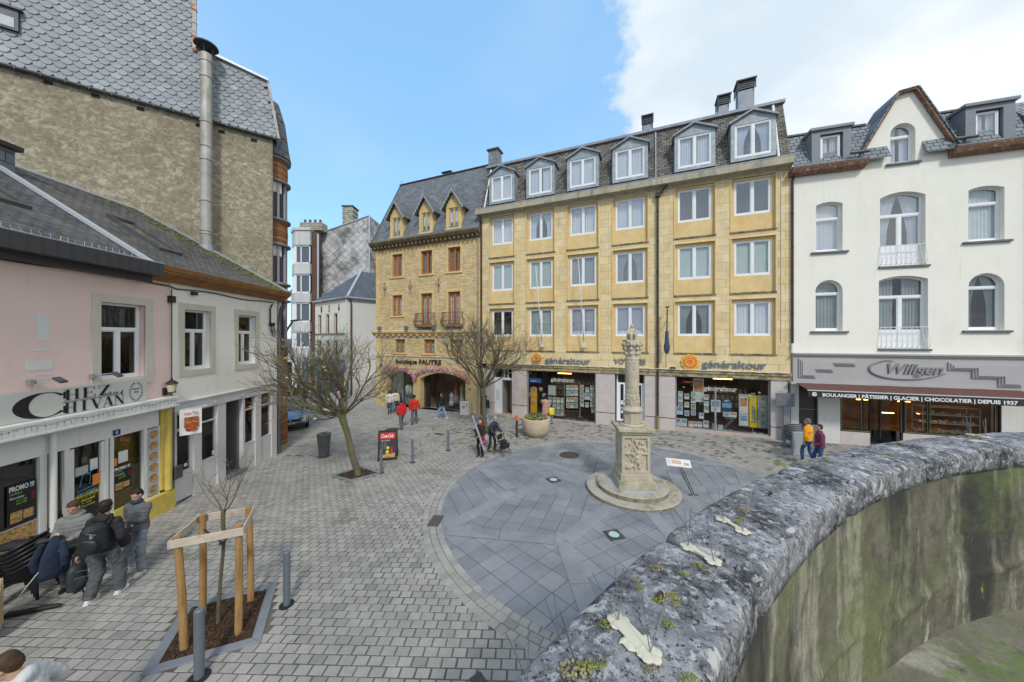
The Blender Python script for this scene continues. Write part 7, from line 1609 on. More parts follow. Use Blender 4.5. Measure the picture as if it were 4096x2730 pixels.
for k in range(4):text_mesh('Frites  Boisson',.045,.003,pgrey,'lettering',ab,(-.26,-.16-k*.015,.7-k*.065),(PI/2-tl,0,0),width=.24)
pt=thing('flower_planter','large round stone planter full of yellow, white and blue spring flowers','planter',G(2144,1742));psm=M('sandy_planter',(.52,.42,.30),.9,.1,3,.5,14,stain=[((.42,.30,.18),(2,2,2),.5,.7,.5)])
m=MB();m.lathe([(.42,0),(.55,.06),(.68,.3),(.735,.62),(.75,.92),(.74,.95),(.66,.95),(.64,.9),(.62,.82)],n=56)
for i,v in enumerate(m.v):
 x,y,z=v;a=math.atan2(y,x);k=.014*math.sin(a*7+z*9)*math.sin(z*5+a*3)if .1<z<.8 else 0;m.v[i]=(x*(1+k),y*(1+k),z)
m.build('bowl',psm,pt,smooth=True);m=MB();m.lathe([(.64,.84),(.001,.86)],n=24);m.build('soil',P('soil',(.03,.022,.015),.95),pt)
lv=MB();fl=[MB()for _ in range(4)];r2=random.Random(21)
for k in range(1100):
 a=r2.random()*2*PI;r_=.62*math.sqrt(r2.random());x,y=r_*math.cos(a),r_*math.sin(a);hh=r2.uniform(.10,.36)*(1.1-r_*.8);dx,dy=r2.gauss(0,.06),r2.gauss(0,.06);w_=.012
 lv.poly([(x-w_,y,.84),(x+w_,y,.84),(x+dx+.004,y+dy,.84+hh),(x+dx-.004,y+dy,.84+hh)])
for k in range(420):
 a=r2.random()*2*PI;r_=.64*math.sqrt(r2.random());x,y=r_*math.cos(a),r_*math.sin(a);q=fl[r2.choices(range(4),[5,3,4,2])[0]];c=Vector((x,y,.93+r2.uniform(0,.14)*(1.2-r_)));s_=r2.uniform(.022,.038)
 for j in range(4):a_=j*PI/2+.3;q.poly([c,c+Vector((math.cos(a_-.5)*s_,math.sin(a_-.5)*s_,.012)),c+Vector((math.cos(a_)*s_*1.3,math.sin(a_)*s_*1.3,.01)),c+Vector((math.cos(a_+.5)*s_,math.sin(a_+.5)*s_,.012))])
lv.build('leaves',P('leaf_green',(.05,.13,.025),.6,var=.4),pt)['kind']='stuff'
for q,c in zip(fl,[(.75,.6,.03),(.75,.75,.72),(.12,.14,.5),(.7,.2,.03)]):q.build('flowers',P('flower_%d'%int(c[0]*99+c[1]*9),c,.7),pt)['kind']='stuff'
op=thing('marker_post','dark post with orange top on a round printed base plate beside the planter','post',G(2067,1749));m=MB();m.lathe([(.39,0),(.39,.012)],n=32,cap=True);m.build('base_plate',P('plate_print',(.18,.19,.22),.5,var=.3,scale=3),op)
m=MB()
for a in(0,2.1,4.2):m.tube([(.25*math.cos(a),.25*math.sin(a),.012),(.25*math.cos(a),.25*math.sin(a),.016)],.09,14)
m.build('round_decal',P('decal',(.5,.52,.42),.6,var=.4,scale=14),op);m=MB();m.tube([(0,0,0),(0,0,.9)],.062,16);m.build('post',P('post_dark',(.04,.045,.055),.4),op);m=MB();m.lathe([(.07,.88),(.075,.98),(.095,1.12)],n=16,cap=True);m.build('orange_cap',P('signal_orange',(.8,.16,.01),.5),op)
lc=thing('info_lectern','slanting information panel on two thin legs right of the monument','lectern',G(2775,1984));m=MB();gp=G(2775,1984);M_=Matrix.Rotation(R(-14),4,'Z')
pc=Vector((5.42,10.75,0))-gp;pz=.93
for s in(-.035,.035):m.tube([(s,0,0),(pc.x+s,pc.y,pz-gp.z)],.014,6)
m.build('leg',black,lc)
m=MB()
for s in(-.12,.1):m.tube([(s-.04,.02,.015),(s+.04,-.02,.02)],.028,6)
m.build('foot',P('rust_brown',(.12,.06,.03),.8),lc)
pn_=MB();MM=Matrix.Translation((pc.x,pc.y,pz-gp.z))@Matrix.Rotation(R(-18),4,'Z')@Matrix.Rotation(R(22),4,'X');pn_.box(-.36,.36,-.18,.18,-.01,.01,MM);pn_.build('panel',P('panel_white',(.68,.68,.67),.35),lc);pn_=MB();pn_.box(-.2,.08,-.06,.1,.0105,.0125,MM);pn_.box(.15,.3,-.1,.02,.0105,.0125,MM);pn_.build('picture',pics[2],lc)
pn_=MB();[pn_.box(-.34,-.24,.1-k*.035,.112-k*.035,.0105,.012,MM)for k in range(7)];pn_.build('text_lines',pgrey,lc)
ironm=M('cast_iron',(.085,.078,.07),.6,.3,8,.6,30,metal=.3)
def flat(name,lab,cat,px,py,mb,mat,lift=.03,rz=0,group=None):
 p=G(px,py);o=mb.build(name,mat,None,loc=(p.x,p.y,p.z+lift));o.rotation_euler=(math.atan(-.02),-math.atan(.008),rz);tag(o,lab,cat,group);return o
m=MB();m.lathe([(.42,-.02),(.42,.004),(.36,.006),(.355,-.002),(.3,.0)],n=36,cap=True)
for k in range(40):a=k*2.4;r_=.05+.28*math.sqrt(k/40);m.box(r_*math.cos(a)-.02,r_*math.cos(a)+.02,r_*math.sin(a)-.02,r_*math.sin(a)+.02,0,.006)
flat('manhole_cover','round cast iron manhole cover on the bluestone disc','manhole cover',2278,1823,m,ironm)
m=MB();m.lathe([(.38,-.02),(.38,.004),(.33,.006),(.325,.0)],n=30,cap=True);flat('manhole_cover','round manhole cover by the man in the red hooded jacket','manhole cover',1570,1719,m,ironm,.014)
for(x,y,lab,rz)in[(2214,1923,'small square ground light farther from the wall',.5),(2456,2144,'square ground light with milky round glass nearest the coping',.25)]:
 t=thing('ground_light',lab,'ground light',G(x,y)+Vector((0,0,.03)),rz,'ground lights in the disc');m=MB();m.box(-.2,.2,-.2,.2,-.02,.004);m.lathe([(.17,.004),(.17,.012),(.14,.014),(.13,.006)],n=28);m.build('frame',ironm,t);m=MB();m.lathe([(.13,.007),(.001,.008)],n=24);m.build('lens',P('milky_glass',(.40,.55,.55),.1),t)
m=MB();m.box(-.16,.16,-.28,.28,-.02,.004)
for k in range(9):m.box(-.12,.12,-.25+k*.057,-.225+k*.057,.004,.014)
flat('drain_grate','slotted iron drain grate in the sett ring left of the disc','drain',1743,2085,m,P('grate_dark',(.12,.115,.11),.6,.3),.012,R(-6))
m=MB();m.box(-.3,.3,-.12,.12,-.02,.004)
for k in range(7):m.box(-.26+k*.08,-.21+k*.08,-.09,.09,.004,.012)
flat('drain_grate','small drain grate in the paving left of the couple','drain',1757,1738,m,MT['grate_dark'],.012,R(-30))
m=MB();m.box(-.09,.09,-.09,.09,-.02,.005);m.box(-.07,.07,-.07,.07,.005,.008);flat('access_cover','small square iron cover at the bottom edge set diagonally','cover',1912,2722,m,ironm,.008,R(38))
for(x,y)in[(2705,1742),(3075,1768)]:
 m=MB();m.box(-.8,.8,-.14,.14,-.02,.006);flat('cellar_slab','grey slab let into the paving at the foot of the agency, %s of two'%('left' if x<3000 else 'right'),'slab',x,y,m,blue_m,.012,FE.rot,'slabs under the agency window')
wick=brickM('black_wicker',(.012,.012,.013),(.028,.028,.03),(.005,.005,.005),.03,.012,.004,bump=1,bumpd=.005)
plast=P('black_plastic',(.018,.018,.02),.35)
def chair(m_seat,m_frame):
 t=thing('stacking_chair','','chair')
 m=MB();n_=16
 for i in range(n_):
  a0=R(-20)+R(220)*i/n_;a1=R(-20)+R(220)*(i+1)/n_;hb=lambda a:.80-.17*(1-max(0,math.sin(a)));r0,r1=.27,.31
  q=lambda a,r,z:(r*math.cos(a),r*math.sin(a)*.95,z)
  m.hexa([q(a0,r0,.42),q(a1,r0,.42),q(a1,r0+.015,.42),q(a0,r0+.015,.42)],[q(a0,r1,hb(a0)),q(a1,r1,hb(a1)),q(a1,r1+.015,hb(a1)),q(a0,r1+.015,hb(a0))])
 m.build('backrest',m_seat,t,fixn=True)
 m=MB();m.tube([(.32*math.cos(a),.32*math.sin(a)*.95,.80-.17*(1-max(0,math.sin(a)))+.01)for a in np.linspace(R(-20),R(200),19)],.02,6);m.build('rim',m_frame,t,smooth=True)
 m=MB();m.slab([(-.25,-.27),(.25,-.27),(.27,.1),(.18,.25),(-.18,.25),(-.27,.1)],.40,.44);m.build('seat',m_seat,t,fixn=True)
 for x,y in((-.25,-.22),(.25,-.22),(-.2,.2),(.2,.2)):m=MB();m.tube([(x,y,.42),(x*1.12,y*1.15,0)],.024,6);m.build('leg',m_frame,t)
 return t
ch0=chair(wick,plast);first=True
def stack(base,rz,n,dz,labs,grp,src,tilt=0):
 global first
 for k in range(n):
  c=src if(src is ch0 and first)else copytree(src);first=False if src is ch0 else first
  c.location=Vector(base)+Vector((math.sin(rz)*.03*k,-math.cos(rz)*.03*k,dz*k));c.rotation_euler=(0,0,rz);c['group']=grp;c['label']=labs(k,n)
ordn=['lowest','second lowest','third lowest','third highest','second highest','topmost']
stack(G(150,2395)+Vector((-.25,.1,0)),R(-70),6,.07,lambda k,n:'black wicker chair, %s in the near stack under the kebab window'%ordn[k],'stacked black wicker chairs by the kebab shop',ch0)
stack(G(268,2262)+Vector((-.55,.1,0)),R(-80),6,.07,lambda k,n:'black wicker chair, %s in the far stack behind the grey puffer jacket'%ordn[k],'stacked black wicker chairs by the kebab shop',ch0)
gw=P('grey_wicker',(.10,.105,.11),.6,var=.4,scale=40);gf=P('grey_frame',(.22,.23,.24),.4,.3);ch1=chair(gw,gf)
b0=Vector((13.3,14.6,0));b0.z=zg(b0.x,b0.y);ch1.location=b0;ch1.rotation_euler=(0,0,R(170));ch1['label']='grey wicker chair, lowest in the stack before the bakery';ch1['group']='stacked grey chairs before the bakery'
for k in range(1,6):c=copytree(ch1);c.location=b0+Vector((0,.03*k,.07*k));c['label']='grey wicker chair, %s in the stack before the bakery'%ordn[k]
b1=Vector((12.7,14.8,0));b1.z=zg(b1.x,b1.y)
for k in range(6):c=copytree(ch1);c.location=b1+Vector((0,.03*k,.075*k));c['label']='grey wicker chair, %s in the stack behind the grey screen box'%ordn[k]
m=MB();m.box(-.35,.35,-.04,.04,0,1.0);p=Vector((12.25,14.0,0));p.z=zg(p.x,p.y);t=m.build('terrace_screen',P('screen_grey',(.27,.30,.33),.6),None,loc=p);bevel(t,.02,2);tag(t,'grey terrace screen board beside the stacked grey chairs','screen')
beige=P('beige_laminate',(.45,.36,.22),.5)
for k in range(3):
 t=thing('folded_table',['beige table top tipped on its side nearest the street, black crossed legs behind','second beige table top standing behind the first','third beige table top standing nearest the kebab window'][k],'table',Vector((-8.62-.12*k,5.05+.1*k,zg(-8.6,5)+.12)),R(58),'beige tables tipped on edge')
 M_=Matrix.Rotation(R(-10),4,'X');m=MB();m.box(-.42,.42,0,.025,0,.74,M_);bevel(m.build('table_top',beige,t),.012,2);m=MB();m.box(-.4,.4,-.008,.0,.02,.04,M_);m.box(-.4,.4,-.008,0,.70,.72,M_);m.box(-.4,-.38,-.008,0,.04,.70,M_);m.box(.38,.4,-.008,0,.04,.7,M_);m.build('table_edge',beige,t)
 m=MB();m.tube([M_@Vector((.05,-.04,.15)),M_@Vector((-.3,-.04,.6))],.022,5);m.tube([M_@Vector((.05,-.045,.6)),M_@Vector((-.3,-.045,.15))],.022,5);m.tube([M_@Vector((-.1,-.02,.37)),M_@Vector((-.35,-.35,.37))],.025,6);m.build('leg_cross',plast,t)
m=MB();a=Vector((-8.9,5.6,1.0));b=Vector((-7.4,6.0,.85));pts=[at(235,2205,6.25),at(170,2272,6.1),at(105,2350,5.9),at(45,2428,5.75),at(-20,2490,5.6)];m.tube(cr_spline(pts,5),.006,5);tag(m.build('cable',P('white_cord',(.65,.65,.63),.5)),'thin white cord hanging from the stacked chairs to the paving','cord')
t=thing('parasol_bag','black folded parasol cover lying on top of the near chair stack','bag',Vector(G(150,2395))+Vector((-.25,.0,1.02)),R(20));m=MB();m.tube([(-.5,0,-.02),(-.2,.02,.03),(.1,0,.02),(.45,-.05,.06)],[.05,.1,.09,.03],8,sq=.6);m.build('cover',P('nylon_black',(.02,.02,.022),.6),t,smooth=True)
m=MB();
for k in range(3):m.tube([(-.6+k*.05,-.06*k,.03+.02*k),(.45+k*.04,-.03*k,.03+.01*k)],.03,6)
t=m.build('parasol_poles',black,None,loc=G(60,2470)+Vector((0,.1,0)));t.rotation_euler=(0,0,R(18));tag(t,'bundle of black folded poles lying on the setts at the left edge','poles')
stm=M('round_stake_wood',(.36,.21,.08),.8,.2,3,.3,20,stain=[((.20,.10,.03),(14,14,1.2),.5,.65,.7)]);plk=M('pale_plank',(.52,.45,.36),.85,.12,4,.2,30,stain=[((.35,.24,.14),(4,4,14),.55,.7,.6)])
sk=[((738,2596),(709,2146)),((810,2456),(810,2059)),((1003,2403),(995,2032)),((953,2532),(955,2101))]
tops=[]
fr0=G(870,2490);gf_=thing('tree_guard','timber guard of four round stakes and pale planks round the sapling','tree guard',fr0)
for(bx,by),(tx,ty)in sk:
 g_=G(bx,by);z=CZ-(ty-HY)/FPX*g_.y;x=(tx-CX)/FPX*g_.y;tp=Vector((x,g_.y,z));tops.append(tp)
 m=MB();m.tube([g_-fr0-Vector((0,0,.1)),(g_+tp)/2-fr0+Vector((.005,.01,0)),tp-fr0],[.055,.053,.05],14);m.build('stake',stm,gf_,smooth=False)
for i in range(4):
 a,b=tops[i]-fr0,tops[(i+1)%4]-fr0;d=(b-a);d.z=0;d.normalize();n3=Vector((d.y,-d.x,0));ctr=sum((t_-fr0 for t_ in tops),Vector())/4
 if n3.dot(a-ctr)<0:n3=-n3
 a=a-d*.09+n3*.058;b=b+d*.07+n3*.058;up=Vector((0,0,1));hh=.13;o=-.02-.0*i
 m=MB();m.hexa([a+up*(o-hh),b+up*(o-hh),b+up*(o-hh)+n3*.022,a+up*(o-hh)+n3*.022],[a+up*o,b+up*o,b+up*o+n3*.022,a+up*o+n3*.022]);bevel(m.build('plank',plk,gf_,fixn=True),.004,1)
m=MB();tr_p=Vector((-5.02,5.72,1.45));
for t_ in(tops[1],tops[2]):m.tube([t_-fr0-Vector((0,0,.25)),tr_p-fr0],.012,4)
m.tube([tr_p-fr0+Vector((.04*math.cos(a),.04*math.sin(a),0))for a in np.linspace(0,2*PI,9)],.014,5);m.build('rubber_tie',black,gf_)
car=thing('parked_car','blue grey hatchback parked beside the white house facing the square','car',Vector((-12.45,18.5,0)),R(33));cz=zg(-12.3,19)
car.location.z=cz
bodym=P('car_bluegrey',(.17,.24,.34),.25,.5,var=.03,scale=1,coat=1)
st_x=[(-0,.38,.55,.80),(.12,.30,.72,.86),(.5,.26,.88,.90),(1.0,.25,.98,.91),(1.15,.25,1.02,.91),(1.9,.25,1.05,.91),(3.0,.25,1.08,.91),(3.8,.27,1.05,.89),(4.15,.36,.85,.84),(4.22,.42,.7,.8)]
m=MB();rings_=[]
for y,zlo,zhi,w_ in st_x:
 w_*=1.0;rings_.append([(-w_*.86,y,zlo),(-w_,y,zlo+.12),(-w_*1.0,y,(zlo+zhi)/2+.05),(-w_*.93,y,zhi-.05),(-w_*.75,y,zhi),(0,y,zhi+.03),(w_*.75,y,zhi),(w_*.93,y,zhi-.05),(w_,y,(zlo+zhi)/2+.05),(w_,y,zlo+.12),(w_*.86,y,zlo)])
vs=[p for r_ in rings_ for p in r_];n_=11;fs=[tuple(range(n_)),tuple(reversed(range((len(rings_)-1)*n_,len(rings_)*n_)))]
for i in range(len(rings_)-1):
 for k in range(n_):fs.append((i*n_+k,(i+1)*n_+k,(i+1)*n_+(k+1)%n_,i*n_+(k+1)%n_))
m.add(vs,fs);cb_o=m.build('body',bodym,car,smooth=True,fixn=True);sb_=cb_o.modifiers.new('s','SUBSURF');sb_.levels=2;sb_.render_levels=2
def loft(rings_,mat,name,par,sub=1):
 n_=len(rings_[0]);m=MB();m.add([p for r_ in rings_ for p in r_],[tuple(range(n_)),tuple(reversed(range((len(rings_)-1)*n_,len(rings_)*n_)))]+[(i*n_+k,(i+1)*n_+k,(i+1)*n_+(k+1)%n_,i*n_+(k+1)%n_)for i in range(len(rings_)-1)for k in range(n_)]);o=m.build(name,mat,par,smooth=True,fixn=True)
 if sub:q=o.modifiers.new('s','SUBSURF');q.levels=sub;q.render_levels=sub
 return o
cabp=lambda y,z,w_:[(-w_,y,.95),(-w_*.93,y,z-.06),(-w_*.78,y,z),(0,y,z+.02),(w_*.78,y,z),(w_*.93,y,z-.06),(w_,y,.95)]
loft([cabp(.95,1.0,.80),cabp(1.7,1.45,.76),cabp(2.3,1.52,.75),cabp(3.3,1.48,.75),cabp(3.95,1.1,.74)],P('car_glass',(.03,.045,.06),.05,coat=1),'windows',car,2)
loft([[(-.66,1.72,1.46),(0,1.70,1.485),(.66,1.72,1.46),(.66,1.72,1.49),(0,1.7,1.52),(-.66,1.72,1.49)],[(-.66,3.4,1.46),(0,3.4,1.5),(.66,3.4,1.46),(.66,3.4,1.50),(0,3.4,1.53),(-.66,3.4,1.5)]],bodym,'roof',car,0)
for s in(-1,1):
 m=MB();m.tube([(s*.77,.98,1.0),(s*.70,1.72,1.46)],.035,6);m.tube([(s*.745,2.35,1.0),(s*.72,2.3,1.47)],.03,6);m.build('pillar',bodym,car)
 m=MB();m.ell((s*.95,1.15,1.02),(.11,.07,.075),10,8);m.build('wing_mirror',bodym,car,smooth=True)
 m=MB();m.ell((s*.62,.13,.74),(.2,.1,.075),12,8);m.build('headlight',P('headlight_glass',(.55,.57,.6),.1),car,smooth=True)
 for y in(.75,3.35):
  w_=thing('wheel','','',(s*.82,y,.32));w_.parent=car;del w_['label'];del w_['category'];m=MB();m.tube([(-.1,0,0),(.1,0,0)],.32,24);m.build('tyre',P('tyre',(.015,.015,.015),.8),w_);m=MB();m.tube([(-.105,0,0),(.105,0,0)],.2,18);m.build('rim',steel,w_)
m=MB();m.box(-.55,.55,-.02,.1,.56,.68);m.build('grille',black,car);m=MB();m.box(-.7,.7,-.015,.1,.28,.42);m.build('lower_grille',P('bumper_black',(.03,.03,.035),.5),car);m=MB();m.box(-.26,.26,-.035,-.01,.42,.53);m.build('number_plate',P('plate_blank',(.30,.33,.38),.5),car);m=MB();m.ell((0,-.03,.63),(.045,.01,.055),10,6);m.build('badge',steel,car)
sl3=thing('street_lamp','curved grey street lamp rising behind the white house corner','street lamp',Vector((-14.1,20.0,zg(-14,20))));m=MB();m.tube(cr_spline([(0,0,0),(0,0,4.2),(.1,0,4.9),(.45,0,5.75),(.8,0,6.3)],4),.06,8);m.build('pole',grey_metal,sl3,smooth=True);m=MB();m.ell((1.0,0,6.38),(.38,.13,.06),14,8,Matrix.Rotation(R(-6),3,'Y'));m.build('lamp_head',grey_metal,sl3,smooth=True)
ps=thing('parking_sign','blue one way sign on a striped post near the corner house','sign',Vector((-14.2,27.6,zg(-14,27.6))));m=MB();m.tube([(0,0,0),(0,0,3.4)],.04,8);m.build('post',P('post_red',(.3,.03,.03),.5),ps);m=MB();m.box(-.28,.28,-.06,-.04,2.75,3.35);m.build('plate',P('sign_blue',(.02,.15,.6),.4),ps);m=MB();m.box(-.04,.04,-.066,-.06,2.85,3.15);m.prism([(-.13,3.12),(.13,3.12),(0,3.27)],-.066,-.06);m.build('arrow',pwhite,ps,fixn=True)
# bare trees
barkm=M('mossy_bark',(.12,.10,.07),.95,.3,6,.6,20,stain=[((.12,.15,.02),(4,4,1.5),.5,.62,.85),((.15,.14,.11),(9,9,3),.6,.7,.5)])
twigm=M('twig_bark',(.17,.145,.105),.9,.3,3,.2,20,stain=[((.22,.22,.06),(1.6,1.6,1.6),.54,.68,.6)])
budm=P('lime_shoot',(.45,.52,.08),.8)
def tree(name,lab,base,fork,limbs,levels,seed,r0,rf,name2='branches',flat=.6,spread=.62,wig=.15,buds=60,dens=3,lr=(.66,.88)):
 r=random.Random(seed);t=thing(name,lab,'tree',base);fk=Vector(fork)-Vector(base)
 m=MB();p1=fk*.33+Vector((r.uniform(-.04,.04),0,0));p2=fk*.7+Vector((r.uniform(-.04,.04),.02,0))
 ks=[Vector((0,0,-.1)),Vector((0,0,.08)),p1,p2,fk*.93,fk+Vector((0,0,.06))];rr=[r0*1.35,r0*1.08,r0*.95,r0*.9,r0*1.1,r0*1.25]
 sp_=cr_spline(ks,4);m.tube(sp_,[np.interp(i,np.linspace(0,len(sp_)-1,6),rr)*(1+.05*math.sin(i*2.2))for i in range(len(sp_))],12)
 m.build('trunk',barkm,t,smooth=True);big=MB();fine=MB();bd=MB();ends=[]
 def br(p,d,ln,ra,lv):
  n=4 if ln>.3 else 3;pts=[p];q=p.copy();dd=d.copy()
  for i in range(n):
   dd=(dd+Vector((r.gauss(0,wig),r.gauss(0,wig),r.gauss(.04,wig*.8)))).normalized();q=q+dd*ln/n;pts.append(q.copy())
  re=max(.0035,ra*(.72 if lv<levels else .5));rs=[ra+(re-ra)*i/n for i in range(n+1)]
  (big if ra>.012 else fine).tube(pts,rs,7 if ra>.03 else(5 if ra>.01 else 3),cap=False)
  if lv>=levels:ends.append(q);return
  nb=dens if r.random()<.5 else dens-1
  for k in range(nb):
   ax=dd.orthogonal().normalized();ax.rotate(Matrix.Rotation(r.uniform(0,2*PI),3,dd)if False else Euler((0,0,0)));ang=r.gauss(spread,.15)*(1 if k else .55)
   b2=dd.cross(ax).normalized();a=r.uniform(0,2*PI);side=ax*math.cos(a)+b2*math.sin(a)
   nd=(dd*math.cos(ang)+side*math.sin(ang));nd.z=nd.z*(1-(1-flat)*.3)+.10;nd.normalize()
   sp0_=pts[-1]if k<2 else pts[r.randint(1,n)]
   br(sp0_,nd,ln*r.uniform(*lr),max(.0042,re*r.uniform(.76,.95)),lv+1)
  if lv>=2:
   for _ in range(1):
    i=r.randint(1,n);a=r.uniform(0,2*PI);ax=dd.orthogonal().normalized();b2=dd.cross(ax);nd=(dd*.5+(ax*math.cos(a)+b2*math.sin(a))*.8).normalized();nd.z=abs(nd.z)*.6+.1;br(pts[i],nd.normalized(),ln*.5,min(re*.5,.008),levels-1 if lv<levels-1 else levels)
 for(az_,el,ln,ra)in limbs:
  d=Vector((math.sin(R(az_))*math.cos(R(el)),math.cos(R(az_))*math.cos(R(el)),math.sin(R(el))));br(fk+d*.03,d,ln,ra,1)
 cr_=big.build('crown',barkm,t,smooth=True);fine.build('twigs',twigm,cr_)
 for _ in range(buds):
  e=r.choice(ends)
  for k in range(3):a=r.uniform(0,2*PI);l=r.uniform(.02,.05);bd.poly([e,e+Vector((l*math.cos(a),l*math.sin(a),-l*.3)),e+Vector((l*1.2*math.cos(a),l*1.2*math.sin(a),-l*1.4)),e+Vector((0,0,-l))])
 if buds:bd.build('shoots',budm,cr_)['kind']='stuff'
 return t
bA_=G(1430,1900);fA=Vector((-6.32,12.25,2.12))
tree('bare_tree','leaning mossy pollard tree with a broad bare crown in front of the side street',bA_,fA,[(-95,14,1.0,.085),(-70,34,1.0,.075),(-120,32,.9,.07),(-82,55,.9,.06),(-50,20,.9,.06),(-30,55,.85,.05),(20,62,.85,.05),(75,48,.9,.055),(110,30,.8,.045),(150,45,.8,.045),(-150,55,.8,.045),(60,25,.7,.04),(-80,8,.8,.035),(-140,18,.7,.035)],6,5,.115,0,buds=110,lr=(.74,.94))
bB_=G(1941,1722);fB=Vector((-1.62,18.5,2.15))
tree('bare_tree','upright bare pollard tree between the boutique and the yellow building',bB_,fB,[(-85,38,1.15,.085),(-50,62,1.2,.08),(-20,48,1.1,.07),(40,45,1.1,.07),(0,70,1.2,.055),(60,60,1.15,.055),(95,42,1.1,.05),(130,60,1.1,.05),(-130,60,1.1,.05),(180,50,1.0,.045),(80,20,.7,.03),(-100,24,.75,.03)],6,9,.125,0,spread=.48,buds=30,lr=(.72,.92))
bS_=G(873,2493);fS=Vector((-5.02,5.74,1.95))
tree('sapling','thin staked sapling with bare fine twigs inside the timber guard',bS_,fS,[(-70,50,.34,.013),(60,52,.34,.013),(10,75,.36,.012),(120,60,.3,.01),(-120,62,.3,.01)],4,12,.028,0,wig=.10,spread=.42,buds=0,dens=2,lr=(.7,.9))
# terrace wall in the foreground
TC=Vector((4.73,-3.80));RO,RI=6.58,6.245;ZT=CZ-.775;TH=.135;ZF=3.03
def nz(x,y,s=1.0):
 return(math.sin(x*3.1*s+1.3*math.sin(y*2.3*s))+math.sin(y*4.3*s+1.7*math.sin(x*3.7*s+2))+.6*math.sin((x+y)*9.1*s)*math.sin((x-y)*7.7*s)+.4*math.sin(x*23*s+y*5)*math.sin(y*21*s-x*4))/3
def lichenM():
 m=bpy.data.materials.new('lichened_coping');m.use_nodes=True;t=m.node_tree;N=t.nodes;b=N['Principled BSDF'];b.inputs['Roughness'].default_value=.85;b.inputs['Specular IOR Level'].default_value=.3
 tc=N.new('ShaderNodeTexCoord');src=tc.outputs['Object']
 def noise(sc,det=8,ro=.65,dist=0):
  n=N.new('ShaderNodeTexNoise');n.inputs['Scale'].default_value=sc;n.inputs['Detail'].default_value=det;n.inputs['Roughness'].default_value=ro;n.inputs['Distortion'].default_value=dist;lk(t,src,n.inputs['Vector']);return n.outputs[0]
 def mask(f,lo,hi,amt=1):
  r=N.new('ShaderNodeMapRange');r.inputs[1].default_value=lo;r.inputs[2].default_value=hi;r.inputs[4].default_value=amt;r.clamp=True;lk(t,f,r.inputs[0]);return r.outputs[0]
 def mix(f,a,col):
  x=N.new('ShaderNodeMixRGB');lk(t,f,x.inputs[0]);lk(t,a,x.inputs[1]);x.inputs[2].default_value=(*col,1);return x.outputs[0]
 r=N.new('ShaderNodeValToRGB');r.color_ramp.elements[0].position=.41;r.color_ramp.elements[0].color=(.028,.029,.032,1);r.color_ramp.elements[1].position=.60;r.color_ramp.elements[1].color=(.31,.31,.325,1);lk(t,noise(4.2,14,.8,.2),r.inputs[0]);c=r.outputs[0]
 c=mix(mask(noise(24,10,.8,.3),.52,.58,.8),c,(.47,.475,.49));c=mix(mask(noise(58,6,.7),.56,.60,.95),c,(.03,.03,.035));c=mix(mask(noise(11,10,.75,.6),.58,.64,.85),c,(.035,.035,.04))
 c=mix(mask(noise(7.5,5,.5,.5),.64,.66,.9),c,(.50,.49,.45));c=mix(mask(noise(11,8,.6),.67,.70,.8),c,(.30,.29,.20));c=mix(mask(noise(6.1,7,.6),.70,.73,.9),c,(.16,.17,.04))
 lk(t,c,b.inputs['Base Color'])
 bp=N.new('ShaderNodeBump');bp.inputs['Strength'].default_value=.9;bp.inputs['Distance'].default_value=.008;n=N.new('ShaderNodeTexNoise');n.inputs['Scale'].default_value=55;n.inputs['Detail'].default_value=10;n.inputs['Roughness'].default_value=.7;lk(t,src,n.inputs['Vector']);lk(t,n.outputs[0],bp.inputs['Height']);lk(t,bp.outputs[0],b.inputs['Normal'])
 return m
lich=lichenM()
cw=thing('terrace_wall','curved stone parapet with lichened coping and green stained inner face in the foreground','wall',(TC.x,TC.y,0))
joints=[R(a)for a in(185,172,158.5,147.5,139.2,129.0,119.0,109.5,100.5,92,83,74,64,54)]
for a1,a0 in zip(joints[:-1],joints[1:]):
 m=MB();na=max(6,int((a1-a0)*RO/.022));prof=[]
 for k in range(8):th=PI*.5*k/7;prof.append((RO-.045*(1-math.sin(PI/2-th))*0-.045+.045*math.cos(th),ZT-.06+.06*math.sin(th)))
 for k in range(1,10):u_=k/10;prof.append((RO-.045+(RI+.028-RO+.045)*u_,ZT+.012*math.sin(PI*u_)))
 for k in range(7):th=PI*.5*k/6;prof.append((RI+.028-.028*math.sin(th),ZT-.03+.03*math.cos(th)))
 for k in range(1,4):prof.append((RI,ZT-.03-(TH-.03)*k/3))
 prof+=[(RI+.06,ZT-TH),(RO-.06,ZT-TH),(RO,ZT-TH),(RO,ZT-.09)]
 n=len(prof);vs=[];gap=.012/RO*1.2
 for i in range(na+1):
  a=a0+gap+(a1-a0-2*gap)*i/na;e=min(i,na-i);ed=.016*max(0,1-e/1.5)
  for j,(r_,z)in enumerate(prof):
   x,y=r_*math.cos(a),r_*math.sin(a);dz=.006*nz(x*1.5,y*1.5)+.0025*nz(x*7,y*7+z*9);dr=.004*nz(x*2+z*4,y*2-z)if j<8 or j>17 else 0
   k=(r_+dr+(ed if r_<RI+.05 else-ed if r_>RO-.05 else 0))/r_;vs.append((x*k,y*k,z+(dz if z>ZT-TH+.01 else 0)-(ed*.7 if z>ZT-.03 else 0)))
 fs=[tuple(range(n)),tuple(reversed(range(na*n,na*n+n)))]+[(i*n+j,i*n+(j+1)%n,(i+1)*n+(j+1)%n,(i+1)*n+j)for i in range(na)for j in range(n)]
 m.add(vs,fs);m.build('coping',lich,cw,smooth=True,fixn=True)
